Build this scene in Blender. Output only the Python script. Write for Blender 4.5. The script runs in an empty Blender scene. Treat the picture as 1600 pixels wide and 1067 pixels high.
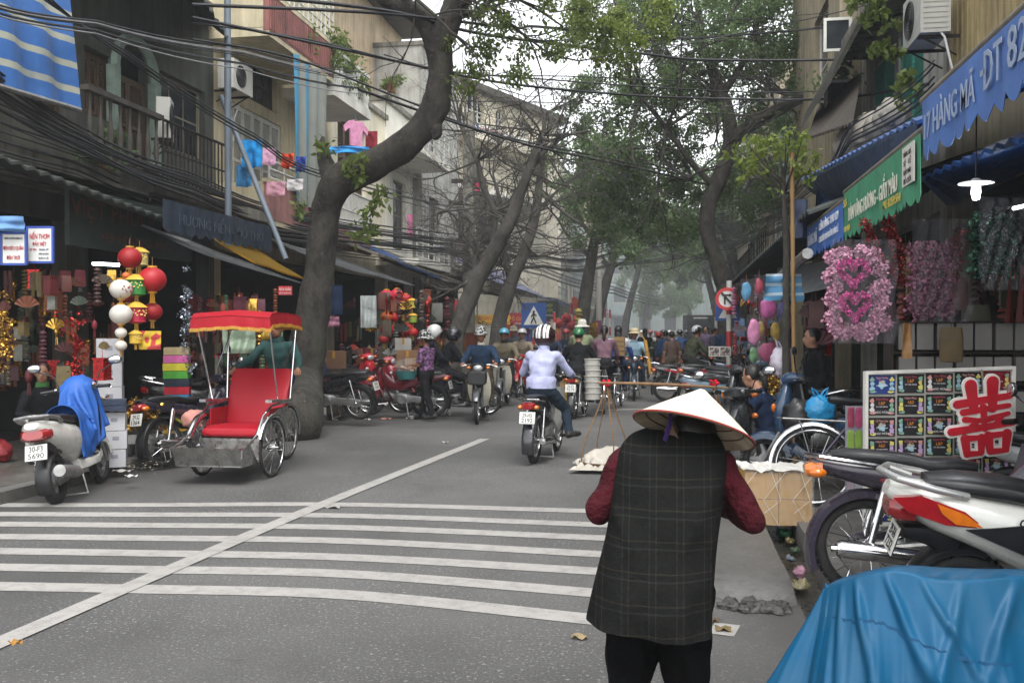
import bpy, math, random
import numpy as np
from mathutils import Vector as V, Matrix, noise as mnoise
R = math.radians
random.seed(7); rng = np.random.default_rng(7)
sc = bpy.context.scene; col = sc.collection
# ---------------------------------------------------------------- camera
FPX = 1450.0; CX, CY = 800.0, 533.5; VPX, HY = 1050.0, 518.0
YAW = math.atan((VPX-CX)/FPX); PIT = math.atan((CY-HY)/FPX)
cam = bpy.data.cameras.new('camera'); camo = bpy.data.objects.new('camera', cam); col.objects.link(camo)
camo.location = (0, 0, 1.6); camo.rotation_euler = (math.pi/2-PIT, 0, YAW)
cam.sensor_width = 36; cam.lens = 36*FPX/1600; cam.clip_start = .05; cam.clip_end = 600
sc.camera = camo
# ---------------------------------------------------------------- overcast daylight
w = bpy.data.worlds.new('World'); sc.world = w; w.use_nodes = True
nt = w.node_tree; bg = nt.nodes['Background']
sky = nt.nodes.new('ShaderNodeTexSky'); sky.sky_type = 'NISHITA'; sky.sun_disc = False
SUN_EL, SUN_ROT = R(58), R(160)
sky.sun_elevation = SUN_EL; sky.sun_rotation = SUN_ROT; sky.dust_density = 1.6; sky.air_density = 1.0; sky.ozone_density = 1
hs = nt.nodes.new('ShaderNodeHueSaturation'); hs.inputs['Saturation'].default_value = .12
nt.links.new(sky.outputs[0], hs.inputs['Color']); nt.links.new(hs.outputs[0], bg.inputs[0]); bg.inputs[1].default_value = .15
sl = bpy.data.lights.new('sun', 'SUN'); sl.energy = .9; sl.angle = R(35); sl.color = (1, .985, .96)
so = bpy.data.objects.new('sun', sl); col.objects.link(so)
so.rotation_euler = (math.pi/2-SUN_EL, 0, math.pi-SUN_ROT+R(0))
so.location = (0, 0, 40)
vs = sc.view_settings; vs.view_transform = 'Standard'; vs.look = 'None'; vs.exposure = 1.55; vs.gamma = 1; vs.use_curve_mapping = False
sc.render.engine = 'CYCLES'; cy = sc.cycles; cy.use_denoising = True; cy.max_bounces = 7; cy.diffuse_bounces = 3; cy.glossy_bounces = 3
cy.transparent_max_bounces = 12; cy.transmission_bounces = 5; cy.volume_bounces = 1; cy.sample_clamp_indirect = 6
try: cy.denoiser = 'OPENIMAGEDENOISE'
except Exception: pass
# ---------------------------------------------------------------- photo geometry: a pixel of the 1600 px picture to a place in the street
CAMP = V((0, 0, 1.6))
FWD = V((-math.sin(YAW)*math.cos(PIT), math.cos(YAW)*math.cos(PIT), -math.sin(PIT)))
RGT = V((math.cos(YAW), math.sin(YAW), 0)); UPV = RGT.cross(FWD)
def ray(px, py): return FWD+RGT*((px-CX)/FPX)+UPV*((CY-py)/FPX)
def W(px, py, d): return CAMP+ray(px, py)*d
def G(px, py, z=0.0):
    r = ray(px, py); return CAMP+r*((z-1.6)/r.z)
def OX(px, py, X):
    r = ray(px, py); return CAMP+r*(X/r.x)
def OY(px, py, Y):
    r = ray(px, py); return CAMP+r*(Y/r.y)
def DP(px, d, z=0):
    p = W(px, HY, d); return V((p.x, p.y, z))
# ---------------------------------------------------------------- colour and material
def H(s, k=1.0):
    s = s.lstrip('#'); o = []
    for i in (0, 2, 4):
        c = int(s[i:i+2], 16)/255; o.append(min(1, (c/12.92 if c <= .04045 else ((c+.055)/1.055)**2.4)*k))
    return tuple(o)
MATS = {}
class NT:
    def __init__(s, name):
        s.m = bpy.data.materials.new(name); s.m.use_nodes = True; s.t = s.m.node_tree; s.b = s.t.nodes['Principled BSDF']
        s.tc = s.n('ShaderNodeTexCoord')
    def n(s, typ, **k):
        x = s.t.nodes.new(typ)
        for a, b in k.items(): setattr(x, a, b)
        return x
    def l(s, a, b): s.t.links.new(a, b)
    def noise(s, sc=8, det=4, rough=.55, vec=None, scale3=None):
        x = s.n('ShaderNodeTexNoise'); x.inputs['Scale'].default_value = sc; x.inputs['Detail'].default_value = det; x.inputs['Roughness'].default_value = rough
        v = vec or s.tc.outputs['Object']
        if scale3:
            mp = s.n('ShaderNodeMapping'); mp.inputs['Scale'].default_value = scale3; s.l(v, mp.inputs[0]); v = mp.outputs[0]
        s.l(v, x.inputs['Vector']); return x.outputs['Fac']
    def ramp(s, fac, stops):
        x = s.n('ShaderNodeValToRGB'); e = x.color_ramp.elements
        while len(e) < len(stops): e.new(.5)
        for i, (p, c) in enumerate(stops):
            e[i].position = p; e[i].color = (*c, 1) if not isinstance(c, (int, float)) else (c, c, c, 1)
        s.l(fac, x.inputs[0]); return x.outputs[0]
    def mix(s, fac, a, b, bt='MIX'):
        x = s.n('ShaderNodeMix', data_type='RGBA', blend_type=bt)
        for sock, v in ((x.inputs[0], fac), (x.inputs[6], a), (x.inputs[7], b)):
            if isinstance(v, (int, float)): sock.default_value = v
            elif isinstance(v, tuple): sock.default_value = (*v, 1)
            else: s.l(v, sock)
        return x.outputs[2]
    def math(s, op, a, b=0.0):
        x = s.n('ShaderNodeMath', operation=op)
        for i, v in enumerate((a, b)):
            if isinstance(v, (int, float)): x.inputs[i].default_value = v
            else: s.l(v, x.inputs[i])
        return x.outputs[0]
    def bump(s, h, st=.3, dist=.01):
        x = s.n('ShaderNodeBump'); x.inputs['Strength'].default_value = st; x.inputs['Distance'].default_value = dist
        s.l(h, x.inputs['Height']); s.l(x.outputs[0], s.b.inputs['Normal'])
    def sep(s):
        x = s.n('ShaderNodeSeparateXYZ'); s.l(s.tc.outputs['Object'], x.inputs[0]); return x.outputs
    def fin(s, colr, r=.6, m=0.0):
        if isinstance(colr, tuple): s.b.inputs['Base Color'].default_value = (*colr, 1)
        else: s.l(colr, s.b.inputs['Base Color'])
        if isinstance(r, (int, float)): s.b.inputs['Roughness'].default_value = r
        else: s.l(r, s.b.inputs['Roughness'])
        s.b.inputs['Metallic'].default_value = m; return s.m
def mat(name, c, r=.6, m=0.0, var=.2, s=6, bump=0, bs=40, bd=.004, dirt=0, dc=(.03, .027, .022), ds=1.5, streak=0, spec=None, coat=0, isl=0, emit=None):
    if name in MATS: return MATS[name]
    if isinstance(c, str): c = H(c)
    n = NT(name)
    f = n.noise(s, 5)
    cc = n.mix(n.ramp(f, [(.3, 0), (.7, 1)]), tuple(x*(1-var) for x in c), tuple(min(1, x*(1+var)) for x in c))
    if isl:
        g = n.n('ShaderNodeNewGeometry'); cc = n.mix(1, cc, n.ramp(g.outputs['Random Per Island'], [(0, 1-isl), (1, 1)]), 'MULTIPLY')
    if dirt:
        d = n.noise(ds, 8, .7); cc = n.mix(n.ramp(d, [(.5-dirt*.25, 0), (.75-dirt*.1, dirt)]), cc, dc)
    if streak:
        d = n.noise(1.0, 6, .65, scale3=(5, 5, .35)); cc = n.mix(n.ramp(d, [(.45, 0), (.7, streak)]), cc, dc)
    rr = n.ramp(n.noise(s*1.7, 3), [(.3, max(0, r-.08)), (.7, min(1, r+.08))])
    if bump: n.bump(n.noise(bs, 4), bump, bd)
    if spec is not None: n.b.inputs['Specular IOR Level'].default_value = spec
    if coat: n.b.inputs['Coat Weight'].default_value = coat; n.b.inputs['Coat Roughness'].default_value = .08
    if emit: n.b.inputs['Emission Color'].default_value = (*emit[0], 1); n.b.inputs['Emission Strength'].default_value = emit[1]
    MATS[name] = n.fin(cc, rr, m); return MATS[name]
def paint(c): return mat('paint_'+c, c, .28, 0, .06, 4, dirt=.12, ds=5, dc=(.12, .11, .09), coat=.6)
def cloth_m(c, var=.22, b=.5, dirt=.0): return mat('cloth_'+c, c, .85, 0, var, 9, bump=b, bs=14, bd=.02, spec=.08, dirt=dirt)
def plast(c, r=.45): return mat('plastic_'+c+str(r), c, r, 0, .12, 7)
def clear_plastic(name, tint, a, r=.12):
    if name in MATS: return MATS[name]
    n = NT(name); n.b.inputs['Roughness'].default_value = r; n.b.inputs['Base Color'].default_value = (*tint, 1)
    n.b.inputs['Alpha'].default_value = a; n.bump(n.noise(14, 4), .9, .03); MATS[name] = n.m; return n.m
CHROME = mat('chrome', (.62, .62, .62), .18, 1, .1, 10)
STEEL = mat('dull_steel', (.34, .34, .33), .42, .8, .25, 12, dirt=.3, ds=9)
ALU = mat('engine_alloy', (.3, .3, .3), .5, .7, .3, 15, dirt=.5, ds=8)
RUBBER = mat('rubber', (.013, .013, .013), .8, 0, .3, 14, bump=.4, bs=60, dirt=.3, dc=(.06, .056, .05), ds=7)
BLACKP = mat('black_plastic', (.009, .009, .01), .38, 0, .3, 9)
VINYL = mat('black_vinyl', (.008, .008, .009), .4, 0, .2, 9, bump=.15, bs=90, dirt=.1, dc=(.05, .05, .05), ds=6)
# ---------------------------------------------------------------- mesh building
def frame(d, up=V((0, 0, 1))):
    d = d.normalized()
    if abs(d.dot(up)) > .98: up = V((0, 1, 0))
    x = d.cross(up).normalized(); return x, x.cross(d).normalized()
class MB:
    def __init__(s): s.v = []; s.f = []; s.mi = []; s.m = 0
    def add(s, vs, fs):
        b = len(s.v); s.v.extend(tuple(p) for p in vs); s.f.extend([i+b for i in f] for f in fs); s.mi.extend([s.m]*len(fs)); return s
    def box(s, c, d, rot=None):
        c = V(c); hx, hy, hz = d[0]/2, d[1]/2, d[2]/2
        p = [V((x, y, z)) for x in (-hx, hx) for y in (-hy, hy) for z in (-hz, hz)]
        if rot is not None: p = [rot @ q for q in p]
        return s.add([c+q for q in p], [(0, 1, 3, 2), (4, 6, 7, 5), (0, 4, 5, 1), (2, 3, 7, 6), (0, 2, 6, 4), (1, 5, 7, 3)])
    def bb(s, a, b):
        return s.box([(a[i]+b[i])/2 for i in range(3)], [abs(b[i]-a[i]) for i in range(3)])
    def tube(s, pts, r, n=8, caps=True, sq=1.0, up=V((0, 0, 1))):
        pts = [V(p) for p in pts]; k = len(pts); rs = r if isinstance(r, (list, tuple)) else [r]*k
        rings = []; x = y = None
        for i, p in enumerate(pts):
            t = (pts[min(i+1, k-1)]-pts[max(i-1, 0)])
            if t.length < 1e-9: t = V((0, 0, 1))
            t.normalize()
            if x is None: x, y = frame(t, up)
            else:
                x = (x-t*x.dot(t))
                if x.length < 1e-6: x, y = frame(t, up)
                x.normalize(); y = x.cross(t).normalized()
            rings.append([p+x*(math.cos(a)*rs[i])+y*(math.sin(a)*rs[i]*sq) for a in (2*math.pi*j/n for j in range(n))])
        return s.loft(rings, caps)
    def bar(s, a, b, r, n=8, r2=None): return s.tube([a, b], [r, r if r2 is None else r2], n)
    def loft(s, rings, caps=True, closed=True):
        n = len(rings[0]); vs = [p for r in rings for p in r]; fs = []
        for i in range(len(rings)-1):
            for j in range(n if closed else n-1):
                j2 = (j+1) % n; fs.append((i*n+j, (i+1)*n+j, (i+1)*n+j2, i*n+j2))
        if caps and closed:
            fs.append(tuple(range(n))); fs.append(tuple(reversed(range((len(rings)-1)*n, len(rings)*n))))
        return s.add(vs, fs)
    def ring(s, c, ux, uy, a, b, n=14, e=2.0):
        o = []
        for j in range(n):
            t = 2*math.pi*j/n; ct, st = math.cos(t), math.sin(t)
            o.append(V(c)+ux*(a*math.copysign(abs(ct)**(2/e), ct))+uy*(b*math.copysign(abs(st)**(2/e), st)))
        return o
    def path(s, P, n=14, e=2.4, x=0.0):
        """loft along a path in the YZ plane: (y, z, half width, half height)"""
        rings = []
        for i, q in enumerate(P):
            a, b = P[max(i-1, 0)], P[min(i+1, len(P)-1)]
            t = V((0, b[0]-a[0], b[1]-a[1])).normalized(); u = V((0, -t.z, t.y))
            rings.append(s.ring((q[4] if len(q) > 4 else x, q[0], q[1]), V((1, 0, 0)), u, q[2], q[3], n, e))
        return s.loft(rings)
    def lathe(s, prof, n=16, c=(0, 0, 0), M=None, caps=False):
        M = M or Matrix.Identity(3); c = V(c)
        rings = [[c+M @ V((r*math.cos(2*math.pi*j/n), r*math.sin(2*math.pi*j/n), z)) for j in range(n)] for r, z in prof]
        return s.loft(rings, caps)
    def ell(s, c, r, nu=14, nv=9, M=None):
        if isinstance(r, (int, float)): r = (r, r, r)
        M = M or Matrix.Identity(3); c = V(c); vs = [c+M @ V((0, 0, -r[2]))]; fs = []
        for i in range(1, nv):
            p = -math.pi/2+math.pi*i/nv
            for j in range(nu):
                a = 2*math.pi*j/nu; vs.append(c+M @ V((r[0]*math.cos(p)*math.cos(a), r[1]*math.cos(p)*math.sin(a), r[2]*math.sin(p))))
        vs.append(c+M @ V((0, 0, r[2])))
        for j in range(nu): fs.append((0, 1+(j+1) % nu, 1+j))
        for i in range(nv-2):
            for j in range(nu):
                a = 1+i*nu+j; b = 1+i*nu+(j+1) % nu; fs.append((a, b, b+nu, a+nu))
        t = len(vs)-1; o = 1+(nv-2)*nu
        for j in range(nu): fs.append((o+j, o+(j+1) % nu, t))
        return s.add(vs, fs)
    def torus(s, c, Rr, r, n=28, m=8, ux=V((0, 1, 0)), uy=V((0, 0, 1)), a0=0, a1=2*math.pi, sq=1.0):
        c = V(c); full = abs(a1-a0-2*math.pi) < 1e-6; ax = ux.cross(uy); rings = []
        for i in range(n+(0 if full else 1)):
            a = a0+(a1-a0)*i/n; d = ux*math.cos(a)+uy*math.sin(a)
            rings.append([c+d*(Rr+r*math.cos(b))+ax*(r*sq*math.sin(b)) for b in (2*math.pi*j/m for j in range(m))])
        if full: rings.append(rings[0])
        return s.loft(rings, not full)
    def grid(s, g):
        ny, nx = len(g), len(g[0]); return s.add([p for r in g for p in r], [(i*nx+j, i*nx+j+1, (i+1)*nx+j+1, (i+1)*nx+j) for i in range(ny-1) for j in range(nx-1)])
    def slab(s, g, t):
        """grid with thickness t (a Vector)"""
        ny, nx = len(g), len(g[0]); t = V(t); s.grid([[V(p)+t for p in r] for r in g]); s.grid([[V(p) for p in reversed(r)] for r in g])
        ed = [g[0][j] for j in range(nx)]+[g[i][nx-1] for i in range(1, ny)]+[g[ny-1][j] for j in range(nx-2, -1, -1)]+[g[i][0] for i in range(ny-2, 0, -1)]
        k = len(ed); return s.add([V(p) for p in ed]+[V(p)+t for p in ed], [(j, (j+1) % k, k+(j+1) % k, k+j) for j in range(k)])
    def prism(s, poly, o, ux, uy, t):
        """polygon (2D points) extruded by vector t"""
        o = V(o); t = V(t); a = [o+ux*p[0]+uy*p[1] for p in poly]; k = len(a)
        return s.add(a+[p+t for p in a], [tuple(reversed(range(k))), tuple(range(k, 2*k))]+[(j, (j+1) % k, k+(j+1) % k, k+j) for j in range(k)])
    def mesh(s, name, mats, smooth=40, org=None):
        me = bpy.data.meshes.new(name)
        vv = s.v if org is None else [(p[0]-org[0], p[1]-org[1], p[2]-org[2]) for p in s.v]
        me.from_pydata(vv, [], s.f)
        for m in (mats if isinstance(mats, (list, tuple)) else [mats]): me.materials.append(m)
        if len(me.materials) > 1: me.polygons.foreach_set('material_index', s.mi)
        if smooth:
            me.polygons.foreach_set('use_smooth', [True]*len(s.f)); me.set_sharp_from_angle(angle=R(smooth))
        me.update(); return me
    def build(s, name, mats, parent=None, smooth=40, world=False, label=None, kind=None):
        org = parent.location if (world and parent) else None
        if world and parent and parent.parent: org = parent.location+parent.parent.location
        return put(name, s.mesh(name, mats, smooth, org), parent, label, kind)
def put(name, me, parent=None, label=None, kind=None):
    o = bpy.data.objects.new(name, me); col.objects.link(o)
    if parent: o.parent = parent
    if label: o['label'] = label
    if kind: o['kind'] = kind
    return o
def tag(o, label, cat, group=None, kind=None):
    if label: o['label'] = label
    if cat: o['category'] = cat
    if group: o['group'] = group
    if kind: o['kind'] = kind
    return o
def thing(name, label, cat, loc=(0, 0, 0), rz=0.0, group=None):
    o = bpy.data.objects.new(name, None); col.objects.link(o); o.empty_display_size = .1
    o.location = loc; o.rotation_euler = (0, 0, rz); return tag(o, label, cat, group)
def one(name, mb, mats, label, cat, loc=None, rz=0.0, group=None, smooth=40, kind=None):
    """a thing that is one mesh; without loc the mesh is in street coordinates and its origin goes to its base"""
    if loc is None:
        a = np.array(mb.v); org = V((float(a[:, 0].mean()), float(a[:, 1].mean()), float(a[:, 2].min())))
        o = put(name, mb.mesh(name, mats, smooth, org)); o.location = org
    else:
        o = put(name, mb.mesh(name, mats, smooth)); o.location = loc; o.rotation_euler = (0, 0, rz)
    return tag(o, label, cat, group, kind)
def copy_tree(o, parent=None):
    c = o.copy(); col.objects.link(c)
    if parent: c.parent = parent
    for ch in list(o.children): copy_tree(ch, c)
    return c
def struct(name, mb, m, smooth=0): return tag(one(name, mb, m, None, None, smooth=smooth), None, None, None, 'structure')
TXT = {}
HORN = {'Ơ': 'O', 'Ư': 'U', 'Ớ': 'Ó', 'Ờ': 'Ò'}
def _glyphs(s, size, ext, off):
    cu = bpy.data.curves.new('t', 'FONT'); cu.body = s; cu.size = 1; cu.extrude = ext/size; cu.offset = off; cu.resolution_u = 2
    ob = bpy.data.objects.new('t', cu); col.objects.link(ob); dg = bpy.context.evaluated_depsgraph_get(); me = bpy.data.meshes.new_from_object(ob.evaluated_get(dg))
    r = ([tuple(v.co) for v in me.vertices], [tuple(p.vertices) for p in me.polygons]); bpy.data.objects.remove(ob); bpy.data.meshes.remove(me); bpy.data.curves.remove(cu); return r
def text_geo(s, size, ext=.004, off=0.0):
    k = (s, ext, off)
    if k not in TXT:
        base = ''.join(HORN.get(c, c) for c in s); vs, fs = _glyphs(base, size, ext, off)
        for i, c in enumerate(s):
            if c in HORN:   # the horn of the letter, set at its upper right
                pv, _ = _glyphs(base[:i]+HORN[c][0].translate({211: 79, 210: 79}), size, ext, off); x = max(p[0] for p in pv); e = ext/size; b = len(vs); q = [(x-.1, .6), (x-.02, .58), (x+.055, .68), (x+.05, .78), (x-.01, .78), (x-.01, .68)]
                vs = vs+[(u, v, e) for u, v in q]+[(u, v, -e) for u, v in q]; fs = fs+[tuple(range(b, b+6))]+[(b+m, b+6+m, b+6+(m+1) % 6, b+(m+1) % 6) for m in range(6)]
        TXT[k] = (vs, fs)
    vs, fs = TXT[k]; return [(x*size, y*size, z*size) for x, y, z in vs], fs
def text(mb, s, o, ux, uy, size, w=None, ext=.004, off=0.0, h=None):
    """lettering centred at o on the plane ux, uy; w: total width to squeeze or stretch to"""
    vs, fs = text_geo(s, size, ext, off)
    if not vs: return
    xs = [p[0] for p in vs]; ys = [p[1] for p in vs]; cx = (max(xs)+min(xs))/2; cyy = (max(ys)+min(ys))/2
    kx = w/(max(xs)-min(xs)) if w else 1; ky = h/(max(ys)-min(ys)) if h else 1
    nz = ux.cross(uy); o = V(o); mb.add([o+ux*((p[0]-cx)*kx)+uy*((p[1]-cyy)*ky)+nz*p[2] for p in vs], fs)
def drape(g, pins=(), caps=(), steps=160, grav=.0016, it=5, ground=None, fric=.6, bend=.35, boxes=()):
    """position based cloth: g array (ny, nx, 3); caps: capsules (a, b, r)"""
    p = np.array(g, float); q = p.copy(); ny, nx, _ = p.shape; pin = np.zeros((ny, nx), bool)
    for i, j in pins: pin[i, j] = True
    p0 = p.copy(); wv = np.where(pin, 0.0, 1.0)[..., None]; C = []
    def con(sa, sb, k):
        L = np.linalg.norm(p0[sa]-p0[sb], axis=-1, keepdims=True); C.append((sa, sb, L, k))
    S = slice
    for st in (0, 1):
        con((S(None), S(st, nx-1, 2)), (S(None), S(st+1, nx, 2)), 1.0); con((S(st, ny-1, 2), S(None)), (S(st+1, ny, 2), S(None)), 1.0)
        con((S(st, ny-1, 2), S(0, nx-1)), (S(st+1, ny, 2), S(1, nx)), .6); con((S(st, ny-1, 2), S(1, nx)), (S(st+1, ny, 2), S(0, nx-1)), .6)
    for st in (0, 1, 2, 3):
        a = [j for j in range(nx-2) if j % 4 == st]
        if a: con((S(None), S(st, nx-2, 4)), (S(None), S(st+2, nx, 4)), bend)
        a = [j for j in range(ny-2) if j % 4 == st]
        if a: con((S(st, ny-2, 4), S(None)), (S(st+2, ny, 4), S(None)), bend)
    caps = [(np.array(a, float), np.array(b, float), r) for a, b, r in caps]
    for t in range(steps):
        v = (p-q)*.96; q = p.copy(); p = p+v*wv; p[..., 2] -= grav*wv[..., 0]
        for _ in range(it):
            for sa, sb, L, k in C:
                pa, pb = p[sa], p[sb]; d = pa-pb; l = np.linalg.norm(d, axis=-1, keepdims=True)+1e-9
                wa, wb = wv[sa], wv[sb]; c = d*(k*(l-L)/l/np.maximum(wa+wb, 1e-6)); p[sa] = pa-c*wa; p[sb] = pb+c*wb
            for a, b, r in caps:
                ab = b-a; tt = np.clip(((p-a) @ ab)/max(ab @ ab, 1e-9), 0, 1)[..., None]; n = p-(a+ab*tt); l = np.linalg.norm(n, axis=-1, keepdims=True)+1e-9
                hit = (l < r)*wv; p = p+n/l*(r-l)*hit; q = q+(p-q)*(fric*hit)
            if ground is not None:
                lo = (p[..., 2] < ground) & ~pin; p[..., 2] = np.where(lo, ground, p[..., 2]); q[lo] = q[lo]*.3+p[lo]*.7
    return p
def sheet_mesh(mb, p): return mb.grid([[V(x) for x in r] for r in p])
# ================================================================ ground
def m_asphalt():
    n = NT('asphalt'); o = n.tc.outputs['Object']
    base = n.mix(n.ramp(n.noise(.35, 5, .6), [(.35, 0), (.65, 1)]), (.066, .065, .063), (.118, .116, .112))
    fine = n.ramp(n.noise(75, 4, .75), [(.3, .5), (.7, 1.45)])
    c = n.mix(1, base, fine, 'MULTIPLY')
    sp = n.ramp(n.noise(48, 2, .5), [(.6, 0), (.68, 1)]); c = n.mix(n.math('MULTIPLY', sp, n.ramp(n.noise(.45, 5, .65), [(.36, .08), (.68, .7)])), c, (.42, .41, .39))
    gp_ = n.n('ShaderNodeNewGeometry'); sx_ = n.n('ShaderNodeSeparateXYZ'); n.l(gp_.outputs['Position'], sx_.inputs[0]); x = sx_.outputs[0]
    # grime towards both gutters, in patches
    e1 = n.ramp(n.math('ADD', n.math('MULTIPLY', x, -.25), n.math('MULTIPLY', n.noise(.9, 5), 1.2)), [(.0, 0), (1, 1)])
    dl = n.ramp(n.math('ADD', n.math('MULTIPLY', n.math('ADD', x, 5.0), -.6), n.noise(1.1, 6)), [(.45, 0), (1.0, .75)])
    c = n.mix(dl, c, (.05, .047, .042))
    wet = n.ramp(n.math('ADD', n.math('MULTIPLY', n.math('ADD', x, -.25), 1.4), n.noise(1.6, 6)), [(.35, 0), (.95, .8)])
    c = n.mix(wet, c, (.075, .072, .068))
    st = n.ramp(n.noise(1.5, 9, .75, scale3=(1, .35, 1)), [(.52, 0), (.72, .6)]); c = n.mix(st, c, (.06, .058, .055))
    cr = n.n('ShaderNodeTexVoronoi', feature='DISTANCE_TO_EDGE'); cr.inputs['Scale'].default_value = .55; dv = n.n('ShaderNodeVectorMath', operation='ADD'); nz_ = n.n('ShaderNodeTexNoise'); nz_.inputs['Scale'].default_value = 2.2; nz_.inputs['Detail'].default_value = 6; n.l(n.tc.outputs['Object'], nz_.inputs['Vector']); n.l(n.tc.outputs['Object'], dv.inputs[0]); n.l(nz_.outputs['Color'], dv.inputs[1]); n.l(dv.outputs[0], cr.inputs['Vector'])
    ck = n.math('MULTIPLY', n.math('LESS_THAN', cr.outputs['Distance'], .006), n.ramp(n.noise(.5, 3), [(.58, 0), (.64, .4)])); c = n.mix(ck, c, (.03, .028, .026))
    n.bump(n.noise(75, 4, .75), .8, .008)
    return n.fin(c, n.ramp(wet, [(0, .88), (.8, .42)]))
def m_paintline():
    n = NT('road_paint')
    wear = n.ramp(n.noise(7, 9, .75), [(.46, 0), (.66, .7)]); c = n.mix(n.noise(1.2, 4), (.29, .275, .255), (.4, .385, .36))
    c = n.mix(wear, c, (.19, .18, .17)); c = n.mix(n.ramp(n.noise(120, 2), [(.35, .3), (.55, 0)]), c, (.15, .145, .14)); n.bump(n.noise(120, 3), .4, .004)
    return n.fin(c, .85)
def m_pave():
    n = NT('pavement_tiles')
    c = n.mix(n.ramp(n.noise(.8, 7, .7), [(.35, 0), (.7, 1)]), (.055, .05, .043), (.12, .112, .1))
    b = n.n('ShaderNodeTexBrick'); n.l(n.tc.outputs['Object'], b.inputs['Vector']); b.inputs['Scale'].default_value = 3.3; b.offset = 0; b.inputs['Row Height'].default_value = 1; b.inputs['Brick Width'].default_value = 1; b.inputs['Mortar Size'].default_value = .02
    c = n.mix(n.math('MULTIPLY', b.outputs['Fac'], .5), c, (.03, .028, .025)); c = n.mix(n.ramp(n.noise(30, 3), [(.6, 0), (.72, .5)]), c, (.25, .23, .2))
    n.bump(n.math('ADD', n.math('MULTIPLY', b.outputs['Fac'], -1), n.noise(20, 5)), .5, .01)
    return n.fin(c, n.ramp(n.noise(1.3, 6), [(.35, .35), (.6, .8)]))
def m_conc(name, a, b, wet=0):
    n = NT(name); c = n.mix(n.ramp(n.noise(1.7, 8, .7), [(.3, 0), (.7, 1)]), a, b); c = n.mix(n.ramp(n.noise(26, 5, .7), [(.5, 0), (.75, .6)]), c, tuple(x*.4 for x in a))
    n.bump(n.noise(30, 8, .7), .6, .012); return n.fin(c, .5 if wet else .85)
ASPH, PAVE = m_asphalt(), m_pave(); LINE = m_paintline()
KERB = m_conc('kerb_stone', (.07, .067, .06), (.16, .152, .14)); SLABM = m_conc('wet_concrete', (.06, .057, .052), (.13, .126, .118), 1)
LK, RK = -6.1, .95
mb = MB(); mb.grid([[V((x, y, -.12)) for x in np.linspace(-70, 50, 13)] for y in np.linspace(-8, 150, 17)]); struct('ground', mb, ASPH)
mb = MB(); mb.grid([[V((x, y, 0)) for x in np.linspace(LK-.02, .74, 9)] for y in np.linspace(-7, 148, 60)]); struct('road', mb, ASPH)
mb = MB(); mb.bb((-14, -6, -.1), (LK-.18, 120, .12)); struct('pavement', mb, PAVE)
mb = MB(); mb.bb((RK+.14, -6, -.1), (9, 120, .12)); struct('pavement', mb, PAVE)
for x0, x1 in ((LK-.175, LK), (RK, RK+.135)):
    mb = MB(); y = -5.0
    while y < 90:
        l = .98+random.uniform(-.02, .02); j = random.uniform(-.008, .008)
        mb.bb((x0+j, y, -.1), (x1+j, y+l-.015, .125+random.uniform(-.012, .008))); y += l
    struct('kerb', mb, KERB, 0)
mb = MB(); mb.grid([[V((.735, y, -.0)), V((.76, y, -.055)), V((.86, y, -.06)), V((RK+.002, y, -.05))] for y in np.linspace(-6, 110, 30)]); struct('gutter', mb, mat('gutter_mud', (.035, .033, .028), .3, 0, .5, 5, bump=.8, bs=20, bd=.02), 60)
# raised concrete apron beside the gutter, with its broken end
def apron():
    mb = MB(); ys = [5.62, 5.66, 5.75, 6.0, 6.4, 7, 8, 9, 10.5, 12]; g = []
    xs = [-.35, -.1, .1, .25, .4, .52, .62, .72]
    for i, y in enumerate(ys):
        row = []
        for x in xs:
            h = .095*min(1, max(0, (x+.35)/.5))**.7
            jy = (random.uniform(-.05, .05) if i < 3 else 0)+(0.33*max(0, (.45-x))**1.2 if i < 4 else 0)
            if i == 0: h = -.01
            if i == 1: h *= .55
            row.append(V((x+(random.uniform(-.012, .012) if x > .7 else 0), y+jy, h+mnoise.noise((x*4, y*4, 0))*.006)))
        row.append(V((.735, y, -.05))); g.append(row)
    mb.grid(g); return struct('concrete_apron', mb, SLABM, 30)
apron()
mb = MB(); g_ = random.Random(6)
for i in range(26):
    c = V((g_.uniform(.3, .72), g_.uniform(5.42, 5.62), .015)); r = g_.uniform(.012, .04); k = len(mb.v); mb.ell(c, (r*1.3, r, r*.8), 7, 5)
    for q in range(k, len(mb.v)): v = V(mb.v[q]); mb.v[q] = tuple(v+(v-c)*.6*mnoise.noise(v*40))
tag(one('concrete_rubble', mb, m_conc('dark_rubble', (.03, .028, .025), (.07, .066, .06), 1), 'dark rubble at the broken end of the concrete apron', 'rubble', smooth=0), None, None, None, 'stuff')
# painted lines: each a strip laid 4 mm above the road, its ends taken from the picture
def strip(pts, w0, name='road_line', z=.004, along=False):
    g = []; P = [G(*p) for p in pts]; S = []
    for j in range(len(P)-1):
        a, b, c, d = P[max(j-1, 0)], P[j], P[j+1], P[min(j+2, len(P)-1)]; k = 12
        if j == 0: a = b*2-c
        if j == len(P)-2: d = c*2-b
        for i in range(k): t = i/k; S.append(.5*((2*b)+(c-a)*t+(2*a-5*b+4*c-d)*t*t+(3*b-a-3*c+d)*t**3))
    S.append(P[-1])
    for i, p in enumerate(S):
        t = (S[min(i+1, len(S)-1)]-S[max(0, i-1)]).normalized(); nrm = V((-t.y, t.x, 0))*w0/2; j = mnoise.noise((p.x*2, p.y*2, 3))*.012
        a = p-nrm*(1+j); b = p+nrm*(1-j); g.append([V((a.x, a.y, z)), V((b.x, b.y, z))])
    mb = MB(); mb.grid(g); return struct(name, mb, LINE)
strip([(-40, 1022), (250, 897), (505, 788), (758, 686)], .15, z=.008)
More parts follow.
